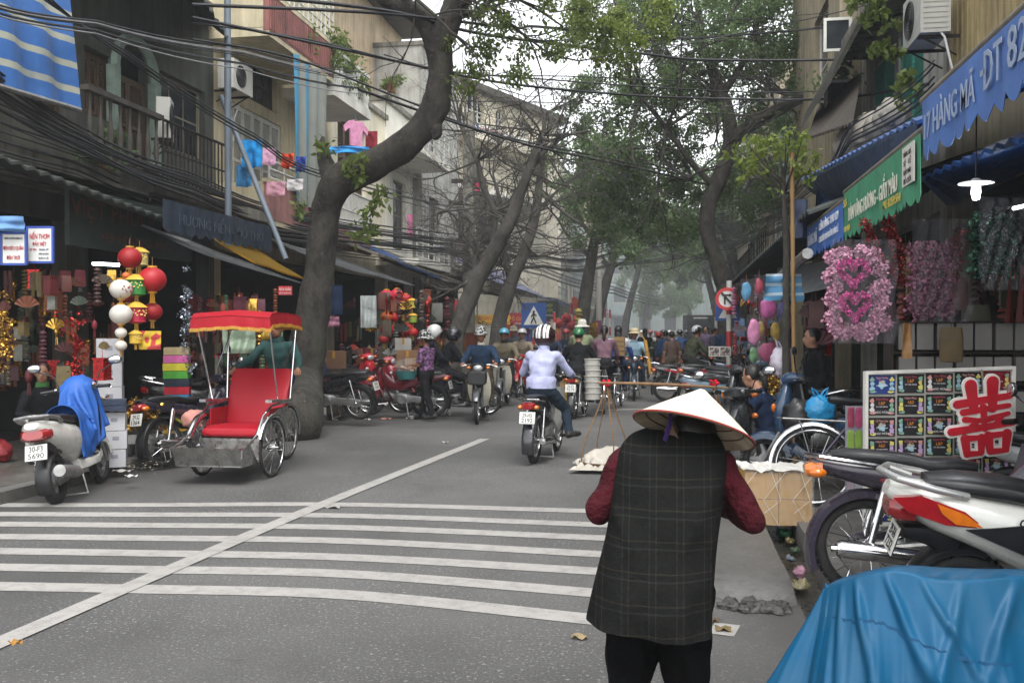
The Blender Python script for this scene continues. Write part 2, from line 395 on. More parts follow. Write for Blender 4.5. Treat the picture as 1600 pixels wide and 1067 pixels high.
for ys in ((791, 788, 799, 803), (804, 805.5, 820, 826), (819, 824, 840.5, 848), (838, 845, 866, 875), (860, 870.5, 893, 904), (885, 896.5, 927, 940), (914, 929, 969, 985)):
    strip([(-190, ys[0]-1.5), (200, (ys[0]*.56+ys[1]*.44)-.5), (540, ys[1]+.4), (936, ys[2]), (1105, ys[3])], .19)
strip([(1112, 981), (1152, 986)], .2)
strip([(930, 641), (1010, 639)], .22)
# ================================================================ buildings
def wall(mb, X, y0, y1, z0, z1, ops, t=.24, sg=1):
    """a facade on the plane x = X, facing sg, as blocks round its openings (y0, y1, z0, z1)"""
    ys = sorted({y0, y1, *[min(max(o[0], y0), y1) for o in ops], *[min(max(o[1], y0), y1) for o in ops]})
    for a, b in zip(ys[:-1], ys[1:]):
        if b-a < 1e-4: continue
        m = (a+b)/2; hs = sorted((o[2], o[3]) for o in ops if o[0] < m < o[1]); z = z0
        for h0, h1 in hs:
            if h0 > z+1e-4: mb.bb((X, a, z), (X-sg*t, b, h0))
            z = max(z, h1)
        if z1 > z+1e-4: mb.bb((X, a, z), (X-sg*t, b, z1))
GLASS = mat('window_glass', (.022, .026, .03), .15, 0, .4, 2, spec=.3)
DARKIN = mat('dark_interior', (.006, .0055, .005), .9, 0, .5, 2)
def wmat(c, streak=.6, dirt=.5): return mat('wall_'+c, c, .88, 0, .16, 1.2, bump=.25, bs=25, bd=.006, dirt=dirt, ds=.9, streak=streak)
WOODB = mat('brown_shutter', '#54412f', .65, 0, .25, 5, dirt=.3); WHITEW = mat('white_shutter', '#c9c9c0', .6, 0, .1, 5, dirt=.3)
TEAL = mat('turquoise_shutter', '#4fa594', .6, 0, .15, 5, dirt=.25); FRAMEM = mat('window_frame_paint', '#8d8674', .6, 0, .2, 5, dirt=.4); IRON = mat('rusty_iron', '#2c2622', .7, .3, .4, 8)
CONC = mat('stained_concrete', '#8d897e', .9, 0, .25, 1.5, bump=.3, bs=22, bd=.006, dirt=.7, ds=1.3, streak=.7)
def window(par, X, y0, y1, z0, z1, kind='glass', n=2, m=None, sg=1, rec=.12):
    m = m or FRAMEM; xf = X-sg*rec; f = MB(); t = .05
    f.bb((xf, y0, z0), (xf-sg*.07, y0+t, z1)); f.bb((xf, y1-t, z0), (xf-sg*.07, y1, z1)); f.bb((xf, y0+t, z1-t), (xf-sg*.07, y1-t, z1)); f.bb((xf, y0+t, z0), (xf-sg*.07, y1-t, z0+t))
    wo = f.build('window', m, par, 0, world=True); dy = (y1-y0-2*t)/n
    for k in range(n):
        a, b = y0+t+dy*k+.006, y0+t+dy*(k+1)-.006
        if kind == 'glass':
            q = MB(); q.bb((xf-sg*.03, a, z0+t+.006), (xf-sg*.045, b, z1-t-.006)); q.build('pane', GLASS, wo, 0, world=True)
            q = MB(); q.bb((xf-sg*.02, b-.02, z0+t+.006), (xf-sg*.028, b, z1-t-.006)); q.bb((xf-sg*.02, a, (z0+z1)/2), (xf-sg*.027, b-.021, (z0+z1)/2+.03)); q.build('glazing_bar', m, wo, 0, world=True)
        else:
            q = MB(); e = .055; zz0, zz1 = z0+t+.004, z1-t-.004
            q.bb((xf+sg*.01, a, zz0), (xf-sg*.03, a+e, zz1)); q.bb((xf+sg*.01, b-e, zz0), (xf-sg*.03, b, zz1))
            for zc in (zz0, (zz0+zz1)/2-e/2, zz1-e): q.bb((xf+sg*.01, a+e, zc), (xf-sg*.03, b-e, zc+e))
            q.bb((xf-sg*.035, a+.01, zz0+.01), (xf-sg*.04, b-.01, zz1-.01))
            so_ = q.build('shutter', m, wo, 0, world=True); 
            s2 = MB(); z = zz0+e+.02
            while z < zz1-e:
                if abs(z-(zz0+zz1)/2) > e: s2.box((xf-sg*.008, (a+b)/2, z), (.006, b-a-2*e-.004, .05), Matrix.Rotation(sg*.6, 3, 'Y'))
                z += .055
            s2.build('slats', m, wo, 0, world=True, kind='stuff')
    return wo
def baluster_rail(par, X, y0, y1, z0, z1, m, n=None, thick=.05, cap=.07):
    q = MB(); q.bb((X-.06, y0, z1-cap), (X+.06, y1, z1)); q.bb((X-.06, y0, z0), (X+.06, y1, z0+.05)); r = q.build('railing', m, par, 0, world=True)
    n = n or int((y1-y0)/.22); h = z1-cap-z0-.05; me = None
    for i in range(n):
        y = y0+(y1-y0)*(i+.5)/n
        if me is None:
            b = MB(); b.lathe([(thick*.5, 0), (thick*.55, h*.06), (thick*.35, h*.15), (thick*.85, h*.38), (thick*.75, h*.5), (thick*.34, h*.75), (thick*.5, h*.9), (thick*.5, h)], 8); me = b.mesh('baluster', m, 50)
        o = put('baluster', me, r); o.location = V((X, y, z0+.05))-par.location-(par.parent.location if par.parent else V())
    return r
def bar_rail(par, X, y0, y1, z0, z1, m, nh=0, nv=0, r=.016):
    q = MB(); q.bar((X, y0, z1), (X, y1, z1), r*1.5); q.bar((X, y0, z0), (X, y1, z0), r)
    for i in range(nh): z = z0+(z1-z0)*(i+1)/(nh+1); q.bar((X, y0, z), (X, y1, z), r, 6)
    for i in range(nv+1): y = y0+(y1-y0)*i/max(1, nv); q.bar((X, y, z0), (X, y, z1), r*.9, 6)
    return q.build('railing', m, par, world=True)
def slab_part(par, a, b, m, name='balcony'):
    q = MB(); q.bb(a, b); return q.build(name, m, par, 0, world=True)
def shop_void(par, X, y0, y1, h, depth=4, sg=1):
    q = MB(); b = X-sg*depth; t = .1
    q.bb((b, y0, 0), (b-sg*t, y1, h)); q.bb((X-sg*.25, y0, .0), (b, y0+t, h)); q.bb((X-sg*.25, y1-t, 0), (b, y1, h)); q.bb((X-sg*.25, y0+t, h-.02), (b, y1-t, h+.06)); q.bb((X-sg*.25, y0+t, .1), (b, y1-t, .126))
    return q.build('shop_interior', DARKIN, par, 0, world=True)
def house(name, label, X, y0, y1, z1, ops, m, depth=7, sg=1, roof=True, group=None):
    t = thing(name, label, 'building', (X, (y0+y1)/2, 0), group=group)
    q = MB(); wall(q, X, y0, y1, 0, z1, ops, sg=sg); q.bb((X-sg*.245, y0, 3.4), (X-sg*depth, y0+.2, z1)); q.bb((X-sg*.245, y1-.2, 3.4), (X-sg*depth, y1, z1)); q.bb((X-sg*(depth-.2), y0+.21, 0), (X-sg*depth, y1-.21, z1))
    q.build('wall', m, t, 0, world=True)
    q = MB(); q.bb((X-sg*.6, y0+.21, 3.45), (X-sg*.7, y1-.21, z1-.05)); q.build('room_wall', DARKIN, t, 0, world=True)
    if roof: q = MB(); q.bb((X+sg*.1, y0-.05, z1+.003), (X-sg*depth, y1+.05, z1+.15)); q.build('roof', CONC, t, 0, world=True)
    return t
XW, XB = -8.6, -7.4
def yw(px, X=XW): return OX(px, 518, X).y
def zw(px, py, X=XW): return OX(px, py, X).z
def orect(a, b, X=XW):
    y0, y1 = yw(a[0], X), yw(b[0], X); c = (a[0]+b[0])/2; return (y0, y1, zw(c, b[1], X), zw(c, a[1], X))
# --- L1 behind the blue striped tarpaulin
Y = [yw(p) for p in (-330, 122, 335, 517, 602, 645, 690)]
sh = lambda a, b: (a+.25, b-.25, -.01, 3.2)
L1 = house('townhouse', 'shaded grey townhouse behind the hanging blue striped tarpaulin', XW, Y[0], Y[1], 11, [sh(Y[0], Y[1]), (yw(60), yw(105), 4.6, 6.6)], wmat('#5c5a52'))
shop_void(L1, XW, Y[0], Y[1], 3.25); window(L1, XW, yw(60), yw(105), 4.6, 6.6, 'louvre', 2, WOODB)
slab_part(L1, (XB, Y[0], 3.55), (XW, Y[1]-.1, 3.75), CONC)
# --- L2 old dark house with the arched louvred door
o1, o2, o3 = orect((182, 78), (238, 208)), orect((134, 82), (178, 185)), orect((252, 128), (322, 240))
o1 = (o1[0], o1[1], 4.15, o1[3])
L2 = house('townhouse', 'dark old townhouse with arched brown louvred door under tin canopy', XW, Y[1], Y[2], 7.6, [sh(Y[1], Y[2]), o1, o2, o3], wmat('#5c625a', .75, .7))
shop_void(L2, XW, Y[1], Y[2], 3.25); window(L2, XW, o1[0], o1[1], o1[2], o1[3]-.45, 'louvre', 2, WOODB); window(L2, XW, *o2, 'louvre', 3, WOODB); window(L2, XW, o3[0], o3[1], o3[2], o3[3], 'glass', 3, FRAMEM)
q = MB(); cyc, rr = (o1[0]+o1[1])/2, (o1[1]-o1[0])/2+.06
q.torus((XW+.02, cyc, o1[3]-.42), rr, .09, 16, 6, V((0, 1, 0)), V((0, 0, 1)), 0, math.pi); q.bb((XW+.09, cyc-rr-.09, 3.9), (XW-.06, cyc-rr+.07, o1[3]-.42)); q.bb((XW+.09, cyc+rr-.07, 3.9), (XW-.06, cyc+rr+.09, o1[3]-.42)); q.build('arch_surround', mat('pale_green_trim', '#93a79a', .8, 0, .2, 4, dirt=.5), L2, world=True)
slab_part(L2, (XB, Y[1]+.05, 3.62), (XW, Y[2]-.05, 3.8), CONC)
baluster_rail(L2, XB+.02, Y[1]-1.6, yw(250, XB), 3.82, 4.75, mat('dark_baluster', '#4a4640', .8, 0, .3, 4, dirt=.6)); bar_rail(L2, XB+.05, yw(250, XB)+.02, Y[2]-2.0, 3.82, 4.7, IRON, 1, 16)
# tin canopy of L2: eave towards the street
def canopy(name, label, pts, m, t=(0, 0, .03), group=None, corr=0, sag=0, cat='canopy', parent=None):
    """four corners: street side near, street side far, wall far, wall near"""
    a, b, c, d = [V(p) for p in pts]; n1, n2 = (max(8, int((b-a).length/.11)) if corr else 12), 7; g = []
    up = (b-a).cross(d-a).normalized(); up = up if up.z > 0 else -up
    for j in range(n2):
        v = j/(n2-1); row = []
        for i in range(n1+1):
            u = i/n1; p = a.lerp(b, u).lerp(d.lerp(c, u), v)
            p = p+up*(corr*(.5 if i % 2 else -.5))-V((0, 0, sag*math.sin(math.pi*v)*(.5+.5*math.sin(math.pi*u))))+V((0, 0, .02*mnoise.noise(p*1.7)*(0 if corr else 1)))
            row.append(p)
        g.append(row)
    mb = MB(); mb.slab(g, t)
    if parent: return mb.build(name, m, parent, 30 if not corr else 0, world=True)
    return one(name, mb, m, label, cat, group=group, smooth=0 if corr else 30)
TIN = mat('old_tin', '#3f4744', .6, .2, .3, 1.5, dirt=.7, ds=1.2, streak=.5); TINB = mat('brown_tin', '#4b443c', .7, .2, .3, 1.5, dirt=.6, ds=1.2)
GREYT = mat('grey_tarpaulin', '#a9abac', .55, 0, .18, 1.5, bump=.5, bs=5, bd=.03, dirt=.35, ds=1.2, streak=.3)
p1 = V((-6.5, Y[1]-2.4, 7.35)); p2 = OX(356, 62, -7.0)
canopy('canopy', None, [p1, p2, V((XW, Y[2]-.1, 7.4)), V((XW, Y[1]-2.4, 8.3))], TIN, corr=.05, parent=L2)
# --- L3 yellow house with red parapets
OCH = wmat('#c8bc9c', .35, .3); 
ac_o = orect((350, 96), (362, 150)); cl = orect((388, 104), (434, 166)); shu = [orect((364, 168), (398, 268)), orect((400, 178), (440, 275))]
L3 = house('townhouse', 'ochre townhouse with red balcony parapets and white louvred shutters', XW, Y[2], Y[3], 13.5, [sh(Y[2], Y[3]), cl, (shu[0][0], shu[1][1], 3.9, shu[0][3])], OCH)
shop_void(L3, XW, Y[2], Y[3], 3.25); window(L3, XW, *cl, 'glass', 4, IRON); window(L3, XW, shu[0][0], shu[1][1], 3.9, shu[0][3], 'louvre', 5, WHITEW, rec=.03)
REDP = mat('faded_red_parapet', '#8c5852', .85, 0, .2, 2, dirt=.45, ds=1.5, streak=.5); PINKP = mat('faded_pink_parapet', '#a97872', .85, 0, .2, 2, dirt=.45, ds=1.5, streak=.5)
ya, yb = yw(421, XB), yw(521, XB)
for zb, pm in ((7.1, REDP), (3.6, PINKP)):
    slab_part(L3, (XB, ya, zb), (XW+.002, yb, zb+.16), OCH)
    q = MB(); q.bb((XB+.012, ya-.01, zb+.1), (XB-.1, yb+.01, zb+.78)); pp = q.build('parapet', pm, L3, 0, world=True)
    q = MB(); q.bb((XB-.101, ya-.006, zb+.161), (XW+.002, ya+.09, zb+.8)); q.build('parapet', OCH, L3, 0, world=True)
    q = MB(); q.bb((XB+.03, ya-.03, zb+.781), (XB-.12, yb+.03, zb+.86)); q.build('coping', OCH, pp, 0, world=True)
    if zb > 7:
        q = MB()
        for i in range(34): y = ya+(yb-ya)*(i+.5)/34; q.bb((XB+.013, y-.02, zb+.14), (XB+.03, y+.02, zb+.76))
        q.build('ribs', pm, pp, 0, world=True, kind='stuff')
        r = bar_rail(L3, XB, ya, yb, zb+.9, zb+1.75, WHITEW, 3, 14, .02)
    else: bar_rail(L3, XB, ya, yb, zb+.87, zb+1.35, mat('white_paint_iron', '#c8c8c4', .5, 0, .1, 5, dirt=.35), 2, 5, .026)
slab_part(L3, (XB+.2, ya-.2, 10.7), (XW+.002, yb+.2, 10.9), TINB, 'eave')
q = MB(); q.tube([V((XB+.3, Y[2]-2.4, 3.0)), V((XB+.3, Y[2]-2.4, 7.0))], .055, 10); one('drainpipe', q, mat('grey_blue_pipe', '#6a7580', .5, 0, .2, 3, dirt=.4), 'tall grey blue drainpipe between the dark house and ochre house', 'pipe')
# --- L4 white balustrade house
CREAM = wmat('#d8d0ba', .2, .2); WHT = wmat('#dedbd0', .18, .2); GRY = wmat('#b0afa7', .6, .5)
w4 = orect((528, 195), (572, 300))
L4 = house('townhouse', 'cream townhouse with white balustrade and washing under its balcony', XW, Y[3], Y[4], 8.0, [sh(Y[3], Y[4]), w4], CREAM)
shop_void(L4, XW, Y[3], Y[4], 3.2); window(L4, XW, *w4, 'louvre', 3, WOODB)
y0, y1 = yw(523, XB), yw(580, XB); slab_part(L4, (XB, y0, 6.85), (XW+.002, y1, 7.05), WHT); baluster_rail(L4, XB-.08, y0, y1, 7.06, 7.95, mat('white_balustrade', '#d0d0c8', .7, 0, .1, 3, dirt=.35), 20, .075)
slab_part(L4, (XB, y0, 3.6), (XW+.002, y1, 3.8), WHT); bar_rail(L4, XB, y0, y1, 3.95, 4.85, mat('white_paint_iron', '#c8c8c4', .5), 1, 22, .018)
q = MB(); q.bb((XB+.01, y0, 3.5), (XB-.09, y1, 3.94)); q.build('parapet', mat('faded_pink_parapet', '#a97872'), L4, 0, world=True)
# upper set-back tan storey with tin eave
q = MB(); ty0, ty1 = yw(505, -10), yw(628, -10); t = thing('rooftop_house', 'tan rooftop storey with brown eave rising behind the balustrade', 'building', (-10, (ty0+ty1)/2, 7.5)); wall(q, -10, ty0, ty1, 8.05, 12.6, [(ty0+1.5, ty0+2.6, 9, 10.6)]); q.bb((-10.245, ty1-.2, 8.05), (-15, ty1, 12.6)); q.bb((-10.245, ty0, 8.05), (-15, ty0+.2, 12.6)); q.build('wall', wmat('#bca88a', .4, .3), t, 0, world=True)
q = MB(); q.bb((-8.8, ty0-.3, 12.62), (-15, ty1+.3, 12.75)); q.build('roof', TINB, t, 0, world=True); window(t, -10, ty0+1.5, ty0+2.6, 9, 10.6, 'glass', 2)
# --- L5, L6 pale houses with plain slabs
L5 = house('townhouse', 'pale townhouse with angled white balcony slabs behind the leaning trunk', XW, Y[4], Y[5], 8.6, [sh(Y[4], Y[5]), (Y[4]+.8, Y[5]-.8, 4.2, 6.4)], WHT)
shop_void(L5, XW, Y[4], Y[5], 3.2); window(L5, XW, Y[4]+.8, Y[5]-.8, 4.2, 6.4, 'glass', 3)
for z in (3.55, 6.9):
    slab_part(L5, (XB+.1, Y[4]-.9, z), (XW+.002, Y[5], z+.2), WHT); bar_rail(L5, XB+.05, Y[4]-.9, Y[5], z+.25, z+1.1, mat('white_paint_iron', '#c8c8c4', .5), 3, 6, .022)
L6 = house('townhouse', 'bare grey concrete townhouse with small iron balcony before the corner house', XW+.3, Y[5]+.05, Y[6]+1.5, 11.2, [sh(Y[5]+.05, Y[6]+1.5), (Y[5]+1, Y[5]+2.4, 4.1, 6.3), (Y[5]+1, Y[5]+2.4, 7.6, 9.4)], GRY)
shop_void(L6, XW+.3, Y[5]+.05, Y[6]+1.5, 3.2); window(L6, XW+.3, Y[5]+1, Y[5]+2.4, 4.1, 6.3, 'glass', 2); window(L6, XW+.3, Y[5]+1, Y[5]+2.4, 7.6, 9.4, 'glass', 2)
slab_part(L6, (XB+.1, Y[5]+.2, 3.5), (XW+.302, Y[6]+1, 3.68), CONC); bar_rail(L6, XB+.1, Y[5]+.2, Y[6]+1, 3.7, 4.7, mat('brown_rail', '#7a5646', .6), 1, 9, .02)
# --- corner house with arched windows, turned to face the junction
A, B = W(684, 518, 38.5), W(872, 518, 47); A.z = B.z = 0; ang = math.atan2((B-A).y, (B-A).x); LEN = (B-A).length
CH = thing('corner_house', 'cream corner house with three arched windows and a sign strip', 'building', A, ang)
ARC = wmat('#d2cab6', .22, .25)
def fz(py, d=41): return 1.6+(518-py)*d/FPX
zt, zsill, zspr = fz(148), fz(206), fz(176); q = MB(); aw = []
for pa, pb in ((693, 708), (719, 748), (763, 781), (800, 818)): k = LEN/188.0; aw.append(((pa-684)*k, (pb-684)*k))
xs = 0.0
for a, b in aw:
    q.bb((xs, 0, zsill), (a, .25, zt)); r = (b-a)/2; zs = zspr
    poly = [(a, zt), (a, zs)]+[(a+r-r*math.cos(math.pi*i/10), zs+r*math.sin(math.pi*i/10)) for i in range(1, 10)]+[(b, zs), (b, zt)]
    q.prism(poly, V((0, .25, 0)), V((1, 0, 0)), V((0, 0, 1)), V((0, -.25, 0))); xs = b
q.bb((xs, 0, zsill), (LEN, .25, zt)); q.bb((0, 0, 3.3), (LEN, .25, zsill)); q.bb((0, .251, 0), (.3, 6, zt)); q.bb((LEN-.3, .251, 0), (LEN, 6, zt)); q.build('wall', ARC, CH, 0)
q = MB(); q.bb((0.31, .6, 3.3), (LEN-.31, .7, zt-.1)); q.build('room_wall', DARKIN, CH, 0)
q = MB(); q.bb((-.2, -.5, zt+.003), (LEN+.2, 6, zt+.28)); q.build('roof', TINB, CH, 0)
for a, b in aw:
    f = MB(); r = (b-a)/2; f.torus(((a+b)/2, .0, zspr), r+.07, .09, 16, 6, V((1, 0, 0)), V((0, 0, 1)), 0, math.pi); f.bb((a-.16, -.06, zsill), (a-.01, .02, zspr)); f.bb((b+.01, -.06, zsill), (b+.16, .02, zspr)); wo = f.build('window', ARC, CH)
    f = MB()
    for i in range(1, 4): x = a+(b-a)*i/4; f.bb((x-.03, .1, zsill), (x+.03, .14, zspr+r*.95*math.sqrt(max(0, 1-((x-(a+b)/2)/r)**2))))
    for z in (zsill+.35, zspr-.2, zspr): f.bb((a, .141, z), (b, .17, z+.05))
    f.build('glazing_bar', WHITEW, wo, 0)
    f = MB(); f.bb((a, .2, zsill), (b, .21, zspr+r)); f.build('pane', GLASS, wo, 0)
q = MB(); q.bb((-.1, -1.0, fz(230)), (LEN*.85, 0, fz(218))); q.build('balcony', ARC, CH, 0)
q = MB(); q.bb((0, -.95, fz(217.5)), (LEN*.84, -.88, fz(206))); sb = q.build('sign_strip', mat('white_board', '#c9c6be', .6), CH, 0)
q = MB(); q.bb((.05, -.97, fz(216.5)), (1.6, -.951, fz(207))); sb2 = q.build('sign_panel', mat('navy_board', '#2c3a68', .5), CH, 0)
q = MB(); text(q, 'S', (.35, -.975, fz(211.7)), V((1, 0, 0)), V((0, 0, 1)), .3, None, .003); q.build('emblem', mat('white_letter', '#e6e4de', .5), sb2, 0); q = MB(); text(q, 'BANK', (1.0, -.975, fz(211.7)), V((1, 0, 0)), V((0, 0, 1)), .22, .9, .003); q.build('lettering', mat('white_letter', '#e6e4de', .5), sb2, 0)
q = MB(); text(q, 'VÀN VÀN', (2.6, -.955, fz(211.7)), V((1, 0, 0)), V((0, 0, 1)), .3, 1.6, .003); q.build('lettering', mat('red_letter', '#b5343a', .5), sb, 0)
for za, zb, xx in ((fz(292), fz(262), (.3, 1.4)), (fz(292), fz(262), (2.2, 3.2)), (fz(380), fz(335), (.6, 1.8)), (fz(380), fz(335), (2.8, 4.4))):
    f = MB(); f.bb((xx[0], -.05, za), (xx[1], -.001, zb)); wo = f.build('window', FRAMEM, CH, 0)
    for k in range(2): m0 = xx[0]+.06+(xx[1]-xx[0]-.06)/2*k; f = MB(); f.bb((m0, -.065, za+.06), (m0+(xx[1]-xx[0])/2-.09, -.051, zb-.06)); f.build('pane', GLASS, wo, 0)
q = MB(); q.bb((-.1, -1.1, fz(310)), (LEN*.8, -.002, fz(303))); bl = q.build('balcony', WHT, CH, 0)
q = MB(); q.bar((0, -1.05, fz(290)), (LEN*.8, -1.05, fz(290)), .03)
for i in range(16): q.bar((LEN*.8*i/15, -1.05, fz(303)), (LEN*.8*i/15, -1.05, fz(290)), .018, 6)
q.build('railing', IRON, bl)
# ================================================================ right row
XR = 3.5
def yr(px, X=XR): return OX(px, 518, X).y
YELW = mat('yellow_corrugated', '#b5a273', .6, .1, .15, 2, dirt=.35, ds=1.2, streak=.35)
R1 = house('townhouse', 'right hand shophouse with ribbed yellow upper wall above blue awning', XR, 1.0, yr(1478), 9, [(1.3, yr(1478)-.25, -.01, 3.3)], wmat('#7e7662'), sg=-1)
shop_void(R1, XR, 1.0, yr(1478), 3.35, 3.5, sg=-1)
q = MB(); y = 2.0
while y < yr(1490): q.bb((XR-.001, y, 4.3), (XR-.06, y+.11, 8.6)); y += .2
q.build('rib', YELW, R1, 0, world=True); q = MB(); q.bb((XR-.061, 2.0, 6.4), (XR-.1, yr(1490), 6.5)); q.build('rail', mat('brown_rail', '#7a5646', .6), R1, 0, world=True)
tw = [(yr(1441), yr(1402), 4.0, 6.2), (yr(1396), yr(1362), 4.0, 6.2)]
R2 = house('townhouse', 'weathered shophouse with turquoise shutters above stacked white bags', XR, yr(1478)+.02, yr(1345), 8.2, [(yr(1478)+.3, yr(1345)-.25, -.01, 3.2), *tw], GRY, sg=-1)
shop_void(R2, XR, yr(1478)+.02, yr(1345), 3.3, 3.5, sg=-1)
for a in tw: window(R2, XR, *a, 'louvre', 2, TEAL, -1, rec=.04)
slab_part(R2, (XR-.55, yr(1450), 6.6), (XR-.002, yr(1345)-.3, 6.75), CONC, 'ledge'); slab_part(R2, (XR-1.0, yr(1450), 3.62), (XR-.002, yr(1345)-.3, 3.78), CONC, 'balcony')
R3 = house('townhouse', 'ochre shophouse with open casement windows under mossy sloping roof', XR-.4, yr(1345)+.03, yr(1262), 11, [(yr(1345)+.4, yr(1262)-.4, -.01, 3.0), (yr(1325), yr(1300), 6.2, 8.4)], wmat('#a3977c', .6, .5), sg=-1)
shop_void(R3, XR-.4, yr(1345)+.03, yr(1262), 3.1, 3.5, sg=-1); window(R3, XR-.4, yr(1325), yr(1300), 6.2, 8.4, 'glass', 2, WHITEW, -1)
for (pa, ya_, pb, yb_, d) in ((1290, 32, 1303, 84, 17.5), (1292, 128, 1304, 172, 17.5)):
    z0, z1 = OX(pa, yb_, 2.7).z, OX(pa, ya_, 2.7).z; y0 = OX(pa, 500, 2.7).y
    f = MB(); f.bb((2.65, y0, z0), (2.7, y0+.05, z1)); f.bb((3.08, y0, z0), (3.13, y0+.05, z1)); f.bb((2.7, y0, z0), (3.08, y0+.05, z0+.05)); f.bb((2.7, y0, z1-.05), (3.08, y0+.05, z1)); wo = f.build('window', WHITEW, R3, 0, world=True)
    f = MB(); f.bb((2.7, y0+.02, z0+.05), (3.08, y0+.03, z1-.05)); f.build('pane', GLASS, wo, 0, world=True)
MOSS = mat('mossy_roof', '#2f2c26', .95, 0, .4, 3, bump=1, bs=12, bd=.04, dirt=.5, dc=(.03, .04, .02))
a = OX(1284, 152, 2.35); q = MB(); q.slab([[V((2.35, a.y-.9, a.z)), V((2.35, a.y+2.5, a.z))], [V((2.9, a.y-.9, a.z+1.05)), V((2.9, a.y+2.5, a.z+1.05))], [V((4.2, a.y-.9, a.z+2.9)), V((4.2, a.y+2.5, a.z+2.9))]], (.08, 0, .3)); q.build('roof', MOSS, R3, 0, world=True)
canopy('canopy', 'rusty brown tin canopy jutting out above the sapling', [OX(1330, 196, 2.2), OX(1262, 218, 2.2), OX(1285, 150, 3.08), OX(1345, 120, 3.08)], TINB, corr=.04)
# --- plain houses further down both sides
def far_house(name, label, X, y0, y1, z1, c, sg, nf, sm='#6b3a2e'):
    ops = [(y0+.3, y1-.3, -.01, 2.9)]; wins = []; n = max(2, int((y1-y0)/2)); dy = (y1-y0)/n
    for k in range(nf):
        z = 3.9+k*3.2
        if z+1.9 > z1: break
        for i in range(n): o = (y0+dy*i+.45, y0+dy*(i+1)-.45, z, z+1.7); ops.append(o); wins.append(o)
    h = house(name, label, X, y0, y1, z1, ops, wmat(c, .5, .4), 6, sg); shop_void(h, X, y0, y1, 3.0, 3, sg)
    for o in wins: window(h, X, *o, 'glass' if random.random() < .5 else 'louvre', 2, random.choice([WOODB, WHITEW, TEAL, FRAMEM]), sg)
    for k in range(nf):
        z = 3.45+k*3.2
        if z+2.5 < z1: slab_part(h, (X+sg*.9, y0+.2, z), (X+sg*.002, y1-.2, z+.15), CONC); bar_rail(h, X+sg*.85, y0+.2, y1-.2, z+.18, z+.95, IRON, 1, n*5, .016)
    q = MB(); q.bb((X+sg*.1, y0+.3, 2.9), (X+sg*.004, y1-.3, 3.4)); q.build('shop_sign', mat('board_'+sm, sm, .5), h, 0, world=True); return h
cols = ['#aca287', '#a7aba0', '#b9b1a1', '#9fa7a3', '#a39680', '#aeb0a8', '#b0a58f']; lab = ['tan', 'grey green', 'pale beige', 'blue grey', 'brownish', 'light grey', 'sandy']
y = 50.0
for i in range(5):
    d = [7, 6, 8, 7, 9][i]; far_house('shophouse', lab[i]+' shophouse in the hazy far left row, number of storeys %s' % ['three', 'two', 'four', 'three', 'four'][i], -8.2+.35*i, y, y+d-.05, [10.5, 8, 13, 10, 13][i], cols[i], 1, 3, ['#8a2f2a', '#2f4a86', '#9a8a2a', '#2f4a86', '#8a2f2a'][i]); y += d
y = yr(1262)+.1
for i in range(7):
    d = [6, 7, 6, 8, 8, 9, 9][i]; far_house('shophouse', lab[(i+3) % 7]+' shophouse behind the big right hand tree, '+['first', 'second', 'third', 'fourth', 'fifth', 'sixth', 'last'][i]+' past the sapling', XR-.2+.12*i, y, y+d-.05, [8.5, 10.5, 8, 12, 10, 13, 10][i], cols[(i+3) % 7], -1, 3, ['#2f4a86', '#8a2f2a', '#8a2f2a', '#2f4a86', '#9a8a2a', '#8a2f2a', '#2f4a86'][i]); y += d
FB = thing('office_building', 'grey building closing the hazy end of the street', 'building', (0, 112, 0)); q = MB(); wl = []
for k in range(4):
    for i in range(9): wl.append((-13+i*3, -11.4+i*3, 1.6+k*3.4, 3.6+k*3.4))
xs_ = -14.5
q.bb((-15, 112, 0), (15, 112.3, 1.6)); q.bb((-15, 112, 13.8), (15, 112.3, 15))
for k in range(4):
    z0, z1 = 1.6+k*3.4, 3.6+k*3.4; x = -15
    for i in range(9): q.bb((x, 112, z0), (-13+i*3, 112.3, z1)); x = -11.4+i*3
    q.bb((x, 112, z0), (15, 112.3, z1)); 
    if k < 3: q.bb((-15, 112, z1), (15, 112.3, z1+1.4))
q.bb((-15, 112.31, 0), (15, 118, 15)) if False else None
q.build('wall', wmat('#6f7a76', .5, .4), FB, 0, world=True); q = MB(); q.bb((-14.9, 113, 0), (14.9, 113.2, 14.9)); q.build('room_wall', DARKIN, FB, 0, world=True); q = MB(); q.bb((-15.2, 111.8, 15.003), (15.2, 118, 15.3)); q.build('roof', CONC, FB, 0, world=True)
for x0, x1, z0, z1 in wl:
    q = MB(); q.bb((x0, 112.1, z0), (x0+.1, 112.2, z1)); q.bb((x1-.1, 112.1, z0), (x1, 112.2, z1)); q.bb((x0+.1, 112.1, z0), (x1-.1, 112.2, z0+.1)); q.bb((x0+.1, 112.1, z1-.1), (x1-.1, 112.2, z1)); wo = q.build('window', FRAMEM, FB, 0, world=True); q = MB(); q.bb((x0+.1, 112.13, z0+.1), (x1-.1, 112.15, z1-.1)); q.build('pane', GLASS, wo, 0, world=True)
